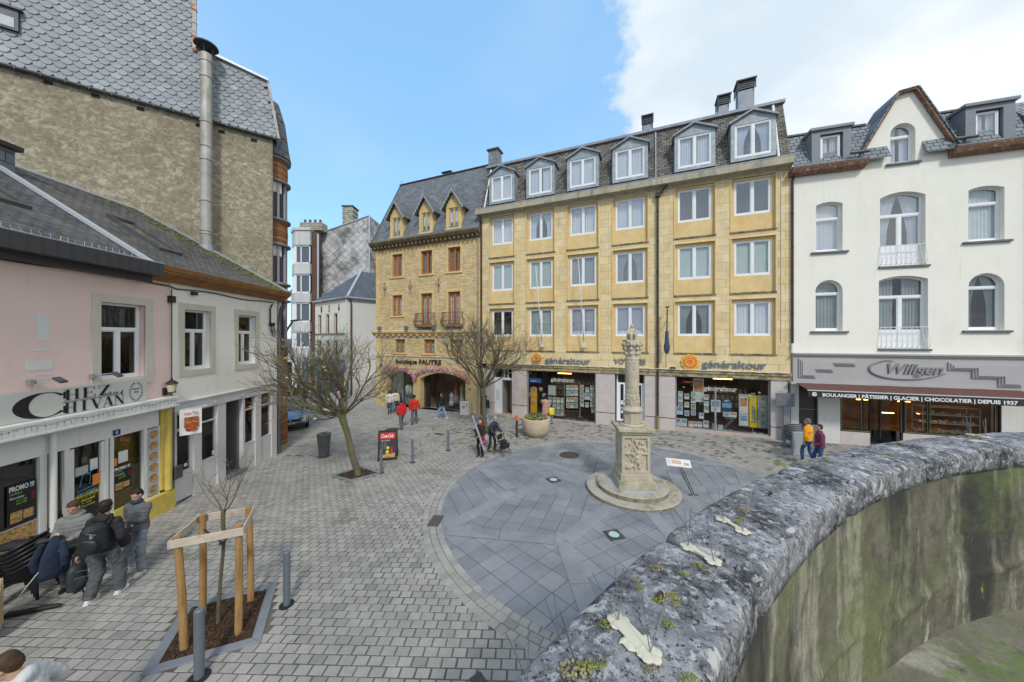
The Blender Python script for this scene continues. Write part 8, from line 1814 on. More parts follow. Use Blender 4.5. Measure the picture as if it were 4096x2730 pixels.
innerm=M('green_stained_render',(.135,.125,.09),.9,.3,5,.9,22,stain=[((.34,.32,.25),(3.6,3.6,.45),.52,.60,.75),((.085,.075,.055),(7,7,5),.52,.62,.75),((.03,.03,.025),(3.5,3.5,.45),.60,.68,.7),((.035,.034,.03),(2.2,2.2,.6),.49,.59,.92),((.13,.165,.045),(.9,.9,1.2),.48,.64,.65),((.44,.43,.38),(7,7,1.6),.64,.70,.8),((.30,.30,.04),(6,6,2.0),.66,.71,.8),((.03,.03,.028),(16,16,16),.68,.71,.7)])
m=MB();na=420;zs=np.linspace(ZF-.1,ZT-TH+.01,70);a0,a1=R(54),R(185)
vs=[];
for i in range(na+1):
 a=a0+(a1-a0)*i/na
 for z in zs:
  zc=ZF+.38+.07*math.sin(a*9)+.03*math.sin(a*31);r_=RI+.03-.022*math.exp(-((z-zc)/.035)**2)*(.6+.4*math.sin(a*40))+.003*nz(a*60,z*14)+.008*nz(a*5,z*2.2)+.03*max(0,(ZF+.25-z));vs.append((r_*math.cos(a),r_*math.sin(a),z))
n=len(zs);m.add(vs,[(i*n+j,(i+1)*n+j,(i+1)*n+j+1,i*n+j+1)for i in range(na)for j in range(n-1)]);m.build('inner_face',innerm,cw,smooth=True)
m=MB();m.lathe([(RO-.05,-.3),(RO-.05,ZT-TH+.01)],n=90,a0=a0,a1=a1);m.build('outer_face',brickM('terrace_rubble',(.25,.22,.17),(.36,.33,.26),(.15,.14,.12),.5,.25,.02,axes='xz'),cw)
terr=MB();pts=[(0,0)];vs=[];na=60;rs=np.linspace(.3,RI+.06,22)
for i in range(na+1):
 a=R(20)+R(200)*i/na
 for r_ in rs:vs.append((TC.x+r_*math.cos(a),TC.y+r_*math.sin(a),ZF+.012*nz(r_*3*math.cos(a),r_*3*math.sin(a))))
n=len(rs);terr.add(vs,[(i*n+j,i*n+j+1,(i+1)*n+j+1,(i+1)*n+j)for i in range(na)for j in range(n-1)])
struct(terr.build('terrace_floor',M('mossy_terrace',(.17,.165,.12),.95,.3,3,.6,20,stain=[((.38,.36,.31),(2.4,2.4,2.4),.52,.64,.8),((.10,.20,.02),(1.7,1.7,1.7),.53,.64,.9),((.03,.03,.02),(4,4,4),.62,.72,.7)]),smooth=True))
def on_top(px,py,h=.0):Y=FPX*(CZ-ZT-h)/(py-HY);return Vector(((px-CX)/FPX*Y,Y,ZT+h))
mm=P('moss_cushion',(.22,.24,.04),.95,var=.5,scale=40);mm2=P('dry_moss',(.26,.22,.12),.95,var=.5,scale=40);r2=random.Random(15)
spots=[(2290,2690,.02),(2345,2672,.014),(2400,2660,.01),(2625,2276,.013),(2790,2262,.01),(2735,2300,.008),(2975,2045,.016),(2960,2075,.01),(2945,2095,.01),(2545,2320,.008),(2640,2400,.012),(2690,2390,.012),(2700,2420,.009),(3120,1860,.02),(3300,1838,.014),(3560,1822,.02),(2670,2500,.01),(2420,2500,.01),(2820,2280,.008),(3600,1775,.014),(3900,1752,.02),(3200,1855,.012),(2560,2360,.008),(2760,2720,.012),(2600,2680,.010)]
for i,(x,y,s_)in enumerate(spots):
 c=on_top(x,y,.012);m=MB()
 for k in range(46):a=r2.random()*2*PI;d=s_*1.25*math.sqrt(r2.random());w_=r2.uniform(.1,.25)*s_;m.ell((d*math.cos(a)*1.4,d*math.sin(a),s_*.3*(1-d/s_/1.5)+.002),(w_,w_,w_*1.2),5,4)
 o=m.build('moss_tuft',mm if i%3 else mm2,None,smooth=True,loc=c);o['kind']='stuff';tag(o,'small moss tuft on the lichened coping','moss','moss tufts on the coping')
plc=P('yellowed_plastic',(.55,.52,.40),.35,var=.1);wirem=P('spike_steel',(.30,.30,.30),.35,.8)
for i,(A,B,lab,ex)in enumerate([((2474,2486),(2600,2615),'yellowed bird spike strip nearest the camera',1.15),((2754,2187),(2853,2243),'yellowed bird spike strip in the middle of the coping',1),((2890,2077),(2970,2124),'yellowed bird spike strip beyond the coping ring',1),((3885,1739),(3945,1750),'yellowed bird spike strip at the far right of the coping',1)]):
 a=on_top(*A,.018);b=on_top(*B,.018);t=thing('bird_spikes',lab,'bird spikes',a,0,'bird spike strips on the coping');d=(b-a);L_=d.length;u_=d.normalized();v_=Vector((-u_.y,u_.x,0));m=MB()
 for c in(Vector((0,0,0)),d):
  for k in range(5):a_=k*2*PI/5+i;m.ell(c+u_*.016*math.cos(a_)+v_*.016*math.sin(a_),(.013*ex,.013*ex,.0035),10,5)
 w_=.008 if i else .02;
 for k in range(9 if i==0 else 0):M5=Matrix.Rotation(r2.uniform(0,3),3,'Z')@Matrix.Rotation(r2.uniform(-.3,.3),3,'X');m.ell(d*r2.random()+v_*r2.uniform(-.03,.03),(r2.uniform(.012,.026),r2.uniform(.008,.016),.004),6,4,M5)
 m.hexa([v_*w_,-v_*w_,d-v_*w_,d+v_*w_],[v_*w_+Vector((0,0,.004)),-v_*w_+Vector((0,0,.004)),d-v_*w_+Vector((0,0,.004)),d+v_*w_+Vector((0,0,.004))]);m.build('base_strip',plc,t,smooth=False,fixn=False)
 wr_=MB()
 for c,dx,dy in((Vector(),.02,.02),(Vector(),-.07,.0),(Vector(),.0,.03),(d,-.015,.01),(d,.08,.06)):wr_.cut().tube([c,c+Vector((dx,dy,.13))],.0014,4)
 wr_.build('spike_wire',wirem,t)
for k,(x,y)in enumerate([(2110,2722),(2240,2560),(2300,2650)]):
 c=on_top(x,y,0);m=MB();m.tube([c,c+Vector((.004-.02*k,.01,.12))],.0014,4);m.tube([c,c+Vector((-.05+.01*k,.0,.11))],.0014,4);tag(m.build('spike_wires',wirem),['pair of thin steel wires at the lowest end of the coping','pair of thin steel wires on the outer edge of the coping','pair of thin steel wires near the lowest moss tuft'][k],'wires','loose spike wires')
for k,(x,y)in enumerate([(3413,1838),(3081,1990),(2640,2405)]):
 c=on_top(x,y,.0);m=MB();m.tube([(.0+.012*math.cos(a),0,.012+.014*math.sin(a))for a in np.linspace(0,2*PI,13)],.004,6);o=m.build('iron_ring',P('rusty_iron',(.06,.03,.02),.8),None,loc=c);o.rotation_euler=(0,0,.5);tag(o,['small rusty iron ring farthest along the coping','small rusty iron ring in the middle of the coping','small rusty iron stub among moss on the near coping'][k],'ring','iron rings in the coping')
# people
skinm=P('skin',(.50,.30,.21),.55,var=.05);skin_d=P('skin_dark',(.10,.05,.03),.5)
hair_c={'dark':(.018,.013,.01),'brown':(.06,.03,.015),'grey':(.30,.29,.28),'auburn':(.12,.03,.015),'black':(.008,.008,.008)}
ftx=bpy.data.textures.new('folds','CLOUDS');ftx.noise_scale=.10;ftx.noise_depth=1
def fold(o,st):
 d=o.modifiers.new('folds','DISPLACE');d.texture=ftx;d.strength=st*1.6;d.mid_level=.5;d.texture_coords='LOCAL';return o
def ringsM(m,rr,n=18):
 """stack of flat rings (cx, cy, z, rx, ry) closed at both ends"""
 b=len(m.v)
 for cx,cy,z,rx,ry in rr:
  for k in range(n):a=2*PI*k/n;m.v.append((cx+rx*math.cos(a),cy+ry*math.sin(a),z))
 for i in range(len(rr)-1):
  for k in range(n):p=b+i*n+k;q=b+i*n+(k+1)%n;m.f.append((p,q,q+n,p+n));m.m.append(m.k)
 m.f.append(tuple(reversed(range(b,b+n))));m.m.append(m.k);e=b+(len(rr)-1)*n;m.f.append(tuple(range(e,e+n)));m.m.append(m.k)
def cap(m,a,b,ra,rb,n=12):
 a,b=Vector(a),Vector(b);d=b-a;L_=d.length
 if L_<1e-5:return
 d.normalize();k=[(-.9,.43),(-.6,.8),(0,1)];pts=[a+d*ra*t for t,_ in k]+[b+d*rb*t for t,_ in[(0,1),(.6,.8),(.9,.43)]];m.tube(pts,[ra*s for _,s in k]+[rb*s for s in(1,.8,.43)],n)
def ik(a,c,l1,l2,hint):
 d=c-a;L_=min(d.length,(l1+l2)*.995);d=d.normalized();c=a+d*L_;x=(l1*l1-l2*l2+L_*L_)/(2*L_);h=math.sqrt(max(0,l1*l1-x*x));n=hint-d*hint.dot(d);n.normalize();return a+d*x+n*h,c
def hand(m,w,d,n,s,curl=.5):
 """palm, four unequal fingers of two bends, thumb from the side; d along the hand, n the palm's outward normal"""
 d=d.normalized();n=(n-d*n.dot(d)).normalized();sd_=d.cross(n)*s
 pal=w+d*.05;m.ell(pal,(1,1,1),2,2)if False else None
 cap(m,w,w+d*.08+sd_*.018,.024,.02,8);cap(m,w,w+d*.08-sd_*.018,.024,.02,8)
 for k,(o,l)in enumerate([(-.032,.062),(-.011,.074),(.011,.078),(.032,.068)]):
  b=w+d*.085+sd_*o;c1=b+(d*math.cos(curl)-n*-math.sin(curl)*-1)*0+(d*math.cos(curl)+n*math.sin(curl))*l*.5;c2=c1+(d*math.cos(curl*2.2)+n*math.sin(curl*2.2))*l*.5
  cap(m,b,c1,.0095,.009,7);cap(m,c1,c2,.009,.0075,7)
 b=w+d*.035+sd_*.03;c1=b+(d*.6+sd_*.7+n*.3).normalized()*.035;c2=c1+(d*.85+sd_*.25+n*.45).normalized()*.03;cap(m,b,c1,.013,.0105,7);cap(m,c1,c2,.0105,.008,7)
def person(lab,loc,face,h=1.75,lf=(-.11,.0,0),rf=(.11,.0,0),lh=(-.26,.03,.82),rh=(.26,.03,.82),lean=0.0,yaw=0,pitch=0,top=(.05,.05,.05),bot=(.05,.05,.06),shoe=(.6,.6,.6),hair='dark',sk=None,fat=1.0,coat=0.0,puff=False,hood=False,long_hair=False,baggy=1.0,fine=.016,skirt=None,hat=None,scarf=None,bald=False,hstyle=None):
 s=h/1.75;t=thing('person',lab,'person',loc,R(face));sk=sk or skinm;V=lambda x,y,z:Vector((x*s,y*s,z*s))
 ln_=math.sin(lean);lz=math.cos(lean)
 hipz=.93-.05*abs(lf[1]-rf[1]);up=lambda y,z:(y+(z-hipz)*ln_,hipz+(z-hipz)*lz)
 def U(x,y,z):a,b=up(y,z);return V(x,a,b)
 sh=[U(-.175*fat,0,1.385),U(.175*fat,0,1.385)];hp=[V(-.09,0,hipz),V(.09,0,hipz)];ft_=[V(lf[0],lf[1],.085+lf[2]),V(rf[0],rf[1],.085+rf[2])];hd=[V(*lh),V(*rh)]
 kn=[];el=[]
 for i in(0,1):
  k,f=ik(hp[i],ft_[i],.43*s,.43*s,Vector(((-.1,.1)[i],1,0)));kn.append(k);ft_[i]=f
  e,w=ik(sh[i],hd[i],.29*s,.265*s,Vector(((-.45,.45)[i],-.45,-1)));el.append(e);hd[i]=w
 neck=U(0,.0,1.46);hc=U(0,.035,1.63)
 B=MB();HM=Matrix.Translation(hc)@Matrix.Rotation(R(yaw),4,'Z')@Matrix.Rotation(R(pitch),4,'X')
 Hh=lambda x,y,z:HM@Vector((x*s,y*s,z*s));M3=HM.to_3x3()
 B.ell(Hh(0,-.01,.02),(.078*s,.098*s,.105*s),16,12,M3);B.ell(Hh(0,.03,-.045),(.058*s,.062*s,.07*s),14,10,M3);B.ell(Hh(0,.095,-.012),(.012*s,.02*s,.022*s),8,6,M3);B.ell(Hh(0,.088,-.055),(.024*s,.012*s,.009*s),8,6,M3)
 for q in(-1,1):B.ell(Hh(q*.08,-.005,-.005),(.012*s,.02*s,.03*s),8,6,M3)
 cap(B,U(0,-.01,1.42),Hh(0,-.02,-.05),.058*s,.055*s)
 ringsM(B,[(*U(0,0,z).xy,U(0,0,z).z,rx*s*fat,ry*s)for z,rx,ry in[(.92,.15,.10),(1.05,.13,.09),(1.25,.15,.10),(1.40,.16,.08),(1.46,.07,.05)]])
 for i in(0,1):
  cap(B,sh[i],el[i],.045*s,.038*s);cap(B,el[i],hd[i],.037*s,.026*s);cap(B,hp[i],kn[i],.07*s,.048*s);cap(B,kn[i],ft_[i],.046*s,.036*s);cap(B,ft_[i]-Vector((0,.02*s,.03*s)),ft_[i]+Vector((0,.12*s,-.045*s)),.035*s,.03*s)
  dv=(hd[i]-el[i]).normalized();hand(B,hd[i]-dv*.0,dv,Vector(((1,-1)[i],.3,.2)),(1,-1)[i],.55)
 remesh(B.build('body',sk,t,smooth=True),min(fine,.012))
 tm=P('cloth_%02d%02d%02d'%tuple(int(c*99)for c in top),top,.85,var=.1,scale=9,bump=.5,bscale=14);bm_=P('cloth_%02d%02d%02d'%tuple(int(c*99)for c in bot),bot,.9,var=.15,scale=6,bump=.5,bscale=12)
 J=MB();hem=.88-coat;zs=np.linspace(hem,1.47,26);prof=[(hem,.175+coat*.12,.135+coat*.1),(.98,.17,.13),(1.15,.165,.125),(1.30,.18,.13),(1.38,.165,.115),(1.43,.12,.09),(1.47,.08,.075)]
 rr=[]
 for z in zs:
  rx=np.interp(z,[p[0]for p in prof],[p[1]for p in prof]);ry=np.interp(z,[p[0]for p in prof],[p[2]for p in prof]);k=1+(.055*abs(math.sin((z-hem)*PI/.075))if puff and z<1.42 else 0)+(.02*math.sin(z*31)if not puff else 0)
  c=U(0,0,z);rr.append((c.x,c.y,c.z,rx*s*fat*k,ry*s*k*(1+.5*(fat-1))))
 ringsM(J,rr,22)
 for i in(0,1):
  for a_,b_,r0,r1 in((sh[i],el[i],.072,.062),(el[i],hd[i],.062,.046)):
   n_=8;pts=[a_.lerp(b_,j/n_)for j in range(n_+1)];ra=[(r0+(r1-r0)*j/n_)*s*(1+(.12*(j%2)if puff else .05*math.sin(j*2.3+i)))for j in range(n_+1)];cap(J,a_,a_.lerp(b_,.02),r0*s,r0*s);J.tube(pts,ra,12)
  cap(J,el[i],el[i]+V(0,0,.001),.06*s,.06*s)
 if hood:J.ell(U(0,-.07,1.47),(.12*s,.075*s,.085*s),12,9);J.ell(U(0,.0,1.46),(.115*s,.10*s,.045*s),12,8)
 else:ringsM(J,[(*U(0,0,1.44).xy,U(0,0,1.44).z,.085*s,.08*s),(*U(0,.0,1.52).xy,U(0,0,1.52).z,.072*s,.075*s)],16)
 jk=remesh(J.build('jacket',tm,t,smooth=True),fine);fold(jk,.022 if not puff else .012)
 T=MB();g=baggy
 ringsM(T,[(0,0,(hipz-.09)*s,.15*s*fat,.11*s),(0,0,hipz*s,.165*s*fat,.12*s),(0,0,(hipz+.1)*s,.145*s*fat,.11*s)],18)
 if skirt is not None:
  ringsM(T,[(0,0,(.5)*s,.2*s,.16*s),(0,0,.75*s,.18*s,.14*s),(0,0,(hipz+.05)*s,.15*s,.12*s)],18)
 for i in(0,1):
  for a_,b_,r0,r1 in((hp[i]-V(0,0,.02),kn[i],.088,.066*g),(kn[i],ft_[i]-V(0,0,.015),.066*g,.056*g)):
   n_=7;J_=[a_.lerp(b_,j/n_)for j in range(n_+1)];T.tube(J_,[(r0+(r1-r0)*j/n_)*s*(1+.05*math.sin(j*2.7+i*2))for j in range(n_+1)],12)
  cap(T,kn[i],kn[i]+V(0,0,.001),.062*g*s,.062*g*s)
 fold(remesh(T.build('trousers',bm_,t,smooth=True),fine),.026 if baggy>1 else .016)
 sm_=P('shoe_%02d%02d%02d'%tuple(int(c*99)for c in shoe),shoe,.5)
 for i in(0,1):
  S_=MB();f=ft_[i];z0=f.z-.085*s;
  S_.slab([(f.x+x*s,f.y+y*s)for x,y in[(-.035,-.07),(.035,-.07),(.045,.02),(.045,.13),(.02,.185),(-.02,.185),(-.045,.13),(-.045,.02)]],z0+.002,z0+.03*s)
  S_.ell((f.x,f.y+.09*s,z0+.035*s),(.045*s,.095*s,.04*s),12,8);S_.ell((f.x,f.y-.015*s,z0+.05*s),(.042*s,.06*s,.055*s),12,8);S_.build('shoe',sm_,t,smooth=False)
 if not bald:
  hm=P('hair_'+hair,hair_c[hair],.7,var=.3,scale=30,bump=.6,bscale=60);Hr=MB();Hr.ell(Hh(0,-.028,.045),(.088*s,.098*s,.098*s),16,12,M3);Hr.ell(Hh(0,-.055,.0),(.084*s,.07*s,.09*s),14,10,M3);Hr.ell(Hh(0,.028,.098),(.062*s,.05*s,.024*s),12,8,M3)
  if long_hair:Hr.ell(Hh(0,-.07,-.09),(.085*s,.055*s,.13*s),14,10,M3)
  if hstyle=='afro':Hr.ell(Hh(0,-.03,.03),(.14*s,.13*s,.13*s),16,12,M3)
  if hat:hm=P('hat_%02d'%int(sum(hat)*99),hat,.9)
  hr_=remesh(Hr.build('hair' if not hat else 'hat',hm,t,smooth=True),.010)
  if not hat:fold(hr_,.012)
 E_=MB()
 for q in(-1,1):E_.ell(Hh(q*.03,.082,.012),(.011*s,.008*s,.007*s),8,6,M3)
 E_.build('eyes',P('eye_dark',(.03,.02,.02),.2),t)
 if scarf:S2_=MB();S2_.ell(U(0,.03,1.5),(.1*s,.1*s,.06*s),14,8);S2_.build('scarf',P('scarf_%02d'%int(scarf[0]*99),scarf,.9),t,smooth=True)
 t['_j']=0;del t['_j']
 J2={'lh':hd[0],'rh':hd[1],'sh':sh,'U':U,'W':lambda p:t.matrix_basis@Vector(p)}
 t.rotation_euler=(0,0,R(face));J2['M']=Matrix.Translation(Vector(loc))@Matrix.Rotation(R(face),4,'Z')
 return t,J2
PL=lambda name,lab,cat,J,p,face,z=0:thing(name,lab,cat,J['M']@Vector(p),R(face))
NEAR=.012
p1,j1=person('young person in a sage grey puffer jacket holding up a navy jacket',G(300,2352),205,1.74,lf=(-.12,.06,0),rf=(.14,-.05,0),lh=(-.06,.27,1.10),rh=(.12,.27,1.22),top=(.20,.21,.20),bot=(.06,.065,.08),shoe=(.02,.02,.02),hair='brown',puff=True,hood=True,baggy=1.25,fine=NEAR,pitch=-25,fat=1.02)
jk=PL('held_jacket','navy jacket held up by the person in the grey puffer','jacket',j1,(.05,.38,1.2),205);m=MB();m.tube([(0,-.02,.06),(0,0,-.1),(.02,.03,-.3),(.04,.05,-.62),(.06,.04,-.70)],[.05,.11,.14,.16,.15],16,sq=.38);m.tube([(.15,.02,-.05),(.24,.06,-.35),(.22,.04,-.55)],[.05,.07,.05],8,sq=.6);m.tube([(-.1,.02,-.05),(-.16,.08,-.3),(-.15,.06,-.5)],[.05,.06,.05],8,sq=.6);remesh(m.build('cloth',P('navy_cloth',(.018,.03,.06),.85,var=.2,scale=8,bump=.7,bscale=9),jk,smooth=True),.014)
p2,j2=person('tall person in a black hooded jacket and wide grey jeans seen from behind',G(418,2392),12,1.86,lf=(-.14,-.10,0),rf=(.14,.10,0),lh=(-.34,-.08,.78),rh=(.2,.22,1.1),top=(.022,.022,.025),bot=(.085,.09,.10),shoe=(.72,.72,.75),hair='dark',hood=True,baggy=1.45,fine=NEAR,fat=1.02,yaw=12)
def backpack(nm,lab,loc,face,sc=1,worn=True,col=(.018,.02,.024)):
 t=thing(nm,lab,'backpack',loc,R(face));m=MB();m.tube([(0,0,-.24),(0,0,-.2),(0,0,0),(0,0,.16),(0,0,.23),(0,0,.25)],[.08,.155,.165,.15,.1,.04],18,sq=.62);remesh(m.build('bag',P('bag_%02d'%int(col[0]*999),col,.6,var=.2,scale=10,bump=.4,bscale=15),t,smooth=True),.012)
 m=MB();m.ell((0,-.09,-.08),(.12,.045,.11),14,10);m.build('front_pocket',P('bag_%02d'%int(col[0]*999),col,.6),t,smooth=True)
 m=MB();m.tube([(-.1,-.1,.1),(0,-.12,.14),(.1,-.1,.1)],.005,4);m.tube([(-.1,-.12,0),(0,-.14,.03),(.1,-.12,0)],.005,4);m.build('zip',P('zip_grey',(.2,.2,.2),.4),t)
 if worn:
  for q in(-1,1):m=MB();m.tube([(q*.09,.08,.2),(q*.11,.16,.26),(q*.12,.3,.18),(q*.12,.32,0),(q*.12,.1,-.18)],.014,6);m.build('strap',P('strap_black',(.015,.015,.017),.7),t)
 t.scale=(sc,sc,sc);return t
bp_=backpack('backpack','black backpack worn by the tall person in black',j2['M']@Vector((.04,-.235,1.27)),12,1.12);text_mesh('THE\nNORTH\nFACE',.022,.001,pwhite,'lettering',bp_,(.03,-.118,.10),width=.05)
bq=backpack('backpack','open dark grey backpack hanging from the hand of the tall person',j2['M']@(Vector(j2['lh'])+Vector((-.02,-.0,-.40))),60,1.0,False,(.03,.036,.042));m=MB();m.tube([(0,.02,.24),(0,.0,.34),(0,-.04,.25)],.012,6);m.tube([(.05,0,-.2),(.08,-.02,-.35),(.06,-.03,-.47)],.012,5);m.build('strap',P('strap_black',(.015,.015,.017),.7),bq)
p3,j3=person('person in a dark grey puffer jacket and light jeans holding food and a bag',G(553,2278),186,1.74,lf=(-.20,.14,0),rf=(.22,-.08,0),lh=(.0,.26,1.20),rh=(.24,.05,.88),top=(.115,.12,.13),bot=(.22,.25,.30),shoe=(.66,.66,.66),hair='dark',puff=True,baggy=1.25,fine=NEAR,fat=1.08,scarf=(.02,.05,.07),pitch=-20)
m=MB();m.tube([(-.03,0,-.02),(0,0,.04),(.02,0,.10)],[.03,.035,.028],8);o=m.build('sandwich',P('bread',(.5,.3,.08),.7),None,loc=j3['M']@(Vector(j3['lh'])+Vector((.02,.07,.02))),smooth=True);tag(o,'wrapped sandwich held by the person in the dark grey puffer','sandwich')
db=PL('drawstring_bag','black drawstring bag hanging from the hand with the sandwich','bag',j3,Vector(j3['lh'])+Vector((.0,.07,-.34)),186);m=MB();m.tube([(0,0,-.17),(0,0,-.13),(0,0,.02),(0,0,.13),(0,0,.17)],[.05,.12,.125,.07,.03],16,sq=.5);remesh(m.build('bag',P('nylon_black',(.02,.02,.022),.6),db,smooth=True),.01);m=MB();m.tube([(-.05,0,.12),(0,0,.33),(.05,0,.12)],.004,4);m.build('cord',black,db)
p4,j4=person('grey haired person in a pale grey puffer jacket at the bottom left corner',Vector((-4.95,3.42,zg(-5,3.4))),118,1.72,lf=(-.1,.15,0),rf=(.1,-.15,0),lh=(-.22,.15,.95),rh=(.22,.1,.95),top=(.55,.56,.56),bot=(.06,.06,.08),shoe=(.05,.05,.05),hair='brown',puff=True,lean=.22,pitch=-28,fine=NEAR,fat=1.2,hood=True)
p6,j6=person('person with red scarf in a long black coat carrying a long roll',G(1923,1826),150,1.62,lh=(-.1,.25,1.02),rh=(.2,.1,.85),top=(.02,.02,.022),bot=(.015,.015,.018),shoe=(.03,.02,.02),hair='brown',long_hair=True,coat=.18,scarf=(.4,.03,.04),fat=1.05)
m=MB();m.tube([(0,0,-.75),(0,0,.75)],.045,12);o=m.build('long_roll',P('roll_grey',(.34,.37,.42),.3,.3,var=.5,scale=18),None,loc=j6['M']@Vector((-.10,.33,1.12)));o.rotation_euler=(R(-6),R(-20),0);tag(o,'long silvery grey roll carried slantwise by the person in black','roll')
hb=PL('handbag','dark red handbag hanging at the hip of the person in black','handbag',j6,(-.22,.18,.85),150);m=MB();m.ell((0,0,0),(.13,.06,.1),12,8);m.build('bag',P('oxblood',(.22,.02,.025),.4),hb,smooth=True);m=MB();m.tube([(-.1,0,.05),(.1,-.05,.6),(.2,-.1,.6)],.008,4);m.build('strap',P('oxblood',(.22,.02,.025)),hb)
o=MB();o.ell((0,0,0),(.12,.05,.14),10,8);o=o.build('shopping_bag',P('floral_bag',(.5,.08,.25),.6,.9,scale=14),None,loc=j6['M']@Vector((-.24,.16,.66)),smooth=True);tag(o,'small pink and blue patterned bag below the red handbag','bag')
p7,j7=person('white haired person in a navy puffer coat pushing a walking frame',G(1966,1806),232,1.62,lf=(-.1,.12,0),rf=(.1,-.12,0),lh=(-.24,.42,.95),rh=(.2,.42,.95),top=(.03,.035,.055),bot=(.03,.03,.035),shoe=(.1,.02,.02),hair='grey',puff=True,lean=.28,pitch=-15,coat=.05,fat=1.12)
rl_=PL('walking_frame','black four wheeled walking frame with basket pushed by the person in navy','walking frame',j7,(0,.62,0),232);rl_.location.z=zg(rl_.location.x,rl_.location.y)+.008
m=MB()
for q in(-1,1):
 m.tube([(q*.25,-.28,.1),(q*.24,-.1,.45),(q*.22,.05,.55),(q*.22,.22,.12)],.016,6);m.tube([(q*.22,-.0,.5),(q*.23,-.12,.82),(q*.23,-.22,.93),(q*.23,-.3,.92)],.017,6)
m.tube([(-.22,.05,.52),(.22,.05,.52)],.014,6);m.tube([(-.23,-.1,.8),(.23,-.1,.8)],.012,6);m.build('frame',black,rl_)
for q in(-1,1):
 for y in(-.28,.24):
  w_=thing('wheel','','',(q*.24,y,.1));del w_['label'];del w_['category'];w_.parent=rl_;m=MB();m.tube([(.0,.085*math.cos(a),.085*math.sin(a))for a in np.linspace(0,2*PI,17)],.015,6);m.build('tyre',P('tyre_grey',(.15,.15,.15),.7),w_);m=MB();[m.tube([(0,0,0),(0,.08*math.cos(a),.08*math.sin(a))],.009,4)for a in np.linspace(0,2*PI,6)];m.build('spokes',steel,w_)
m=MB();m.box(-.2,.2,.02,.28,.28,.5);bevel(m.build('basket',P('nylon_black',(.02,.02,.022)),rl_),.03,2);m=MB();m.box(-.21,.21,-.1,.16,.56,.585);m.build('seat',black,rl_);m=MB();m.box(-.15,.15,-.14,-.12,.62,.85);m.build('back_pad',black,rl_)
person('person in a long dusty pink coat peering into the travel agency window',Vector((2.05,20.3,zg(2,20.3))),FE.rot*57.3+8,1.66,lh=(-.2,.22,1.45),rh=(.25,.02,.8),top=(.46,.28,.21),bot=(.1,.05,.04),shoe=(.05,.04,.03),hair='black',sk=skin_d,coat=.42,fat=1.15)
person('small child in a yellow vest beside the person in pink',G(2206,1698),30,1.16,lh=(-.3,.1,.95),top=(.72,.58,.03),bot=(.20,.23,.30),shoe=(.05,.1,.4),hair='black',sk=skin_d,puff=True,fat=1.15)
person('person in a bright red hooded jacket and grey trousers walking away',G(1606,1716),40,1.66,lf=(-.1,-.28,.0),rf=(.1,.28,0),lh=(-.2,.12,.9),rh=(.2,-.05,.85),top=(.55,.015,.02),bot=(.10,.11,.13),shoe=(.02,.02,.02),hair='dark',hood=True,fat=1.15,baggy=1.2)
person('person in a red and black jacket with a dark cap ahead of the red hood',G(1657,1697),10,1.78,lf=(-.1,-.18,0),rf=(.1,.16,0),lh=(-.25,.0,.85),rh=(.27,.08,.88),top=(.5,.03,.02),bot=(.11,.115,.13),shoe=(.03,.03,.03),hair='black',hat=(.02,.02,.025),fat=1.15,baggy=1.2)
person('curly haired person in a white jacket and patterned skirt by the boutique',G(1559,1657),20,1.64,lf=(-.08,-.15,0),rf=(.08,.15,0),top=(.66,.64,.60),bot=(.05,.045,.04),shoe=(.02,.02,.02),hair='auburn',hstyle='afro',fat=1.1,skirt=1,baggy=.8)
person('person in a cream jacket walking beside the white jacket',G(1582,1650),20,1.66,lf=(-.08,.15,0),rf=(.08,-.15,0),top=(.62,.53,.38),bot=(.03,.03,.035),shoe=(.5,.5,.5),hair='brown',long_hair=True,fat=1.1)
sb_=MB();sb_.box(-.2,.2,-.06,.06,-.35,0);o=sb_.build('shopping_bag',P('blue_bag',(.08,.2,.4),.6,var=.6,scale=9),None,loc=G(1572,1655)+Vector((.0,-.1,.75)));tag(o,'blue patterned carrier bag held between the two pale jackets','bag')
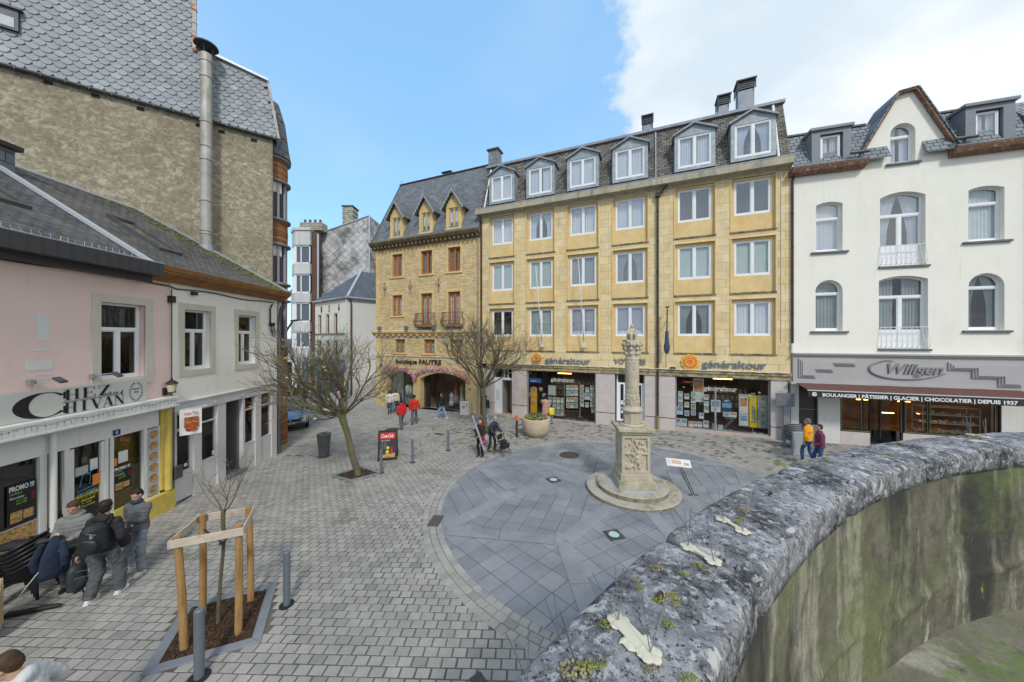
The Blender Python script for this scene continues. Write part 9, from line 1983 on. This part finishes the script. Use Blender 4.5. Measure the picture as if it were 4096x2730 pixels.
person('person in a black jacket and blue jeans striding left past the boutique',G(1768,1676),80,1.68,lf=(-.08,.36,.0),rf=(.08,-.34,.02),lh=(-.15,.05,.85),rh=(.18,-.05,.85),top=(.02,.02,.022),bot=(.22,.32,.46),shoe=(.68,.68,.68),hair='brown',baggy=1.3)
person('person in a black jacket and jeans half hidden behind the upright tree',G(1943,1684),20,1.6,lf=(-.2,.2,0),rf=(.12,-.05,0),top=(.03,.03,.035),bot=(.22,.3,.42),shoe=(.65,.65,.65),hair='dark',baggy=1.4)
person('person in an orange jacket and grey cap walking towards the agency',Vector((11.85,13.2,zg(11.9,13.2))),25,1.74,lf=(-.1,.15,0),rf=(.1,-.15,0),top=(.72,.32,.02),bot=(.03,.07,.18),shoe=(.5,.5,.5),hair='grey',hat=(.12,.13,.15),fat=1.12)
person('person in a plum puffer jacket walking beside the orange jacket',Vector((11.62,12.45,zg(11.6,12.4))),60,1.7,lf=(-.1,-.15,0),rf=(.1,.15,0),lh=(-.2,.22,.95),top=(.13,.03,.075),bot=(.03,.07,.18),shoe=(.5,.5,.5),hair='brown',puff=True,fat=1.2)
for i,(x,y,h_,tp,bt,hr,lab,fc)in enumerate([(1172,1626,1.72,(.02,.02,.022),(.02,.02,.025),'dark','person in black standing left behind the parked car',10),(1198,1622,1.7,(.03,.03,.035),(.02,.02,.025),'dark','person in black in the middle of the dark group behind the car',60),(1220,1620,1.76,(.03,.04,.07),(.02,.02,.03),'grey','grey haired person in a navy body warmer behind the parked car',170),(1347,1640,1.68,(.5,.36,.28),(.55,.55,.55),'black','person in a beige coat with white sleeves in the side street',175),(1326,1645,1.6,(.5,.52,.55),(.05,.05,.06),'dark','person in a grey white top beside the beige coat',185),(1146,1632,1.6,(.04,.04,.05),(.03,.03,.03),'grey','grey haired person just behind the parked car',90)]):
 person(lab,G(x,y),fc,h_,lf=(-.1,.1,0),rf=(.1,-.1,0),top=tp,bot=bt,hair=hr,fine=.022)
o=MB();o.ell((0,0,.22),(.28,.2,.22),12,8);o=o.build('white_bag',P('carrier_white',(.6,.62,.66),.6,var=.5,scale=9),None,loc=G(1303,1660),smooth=True);tag(o,'large white patterned bag on the paving in the side street','bag')
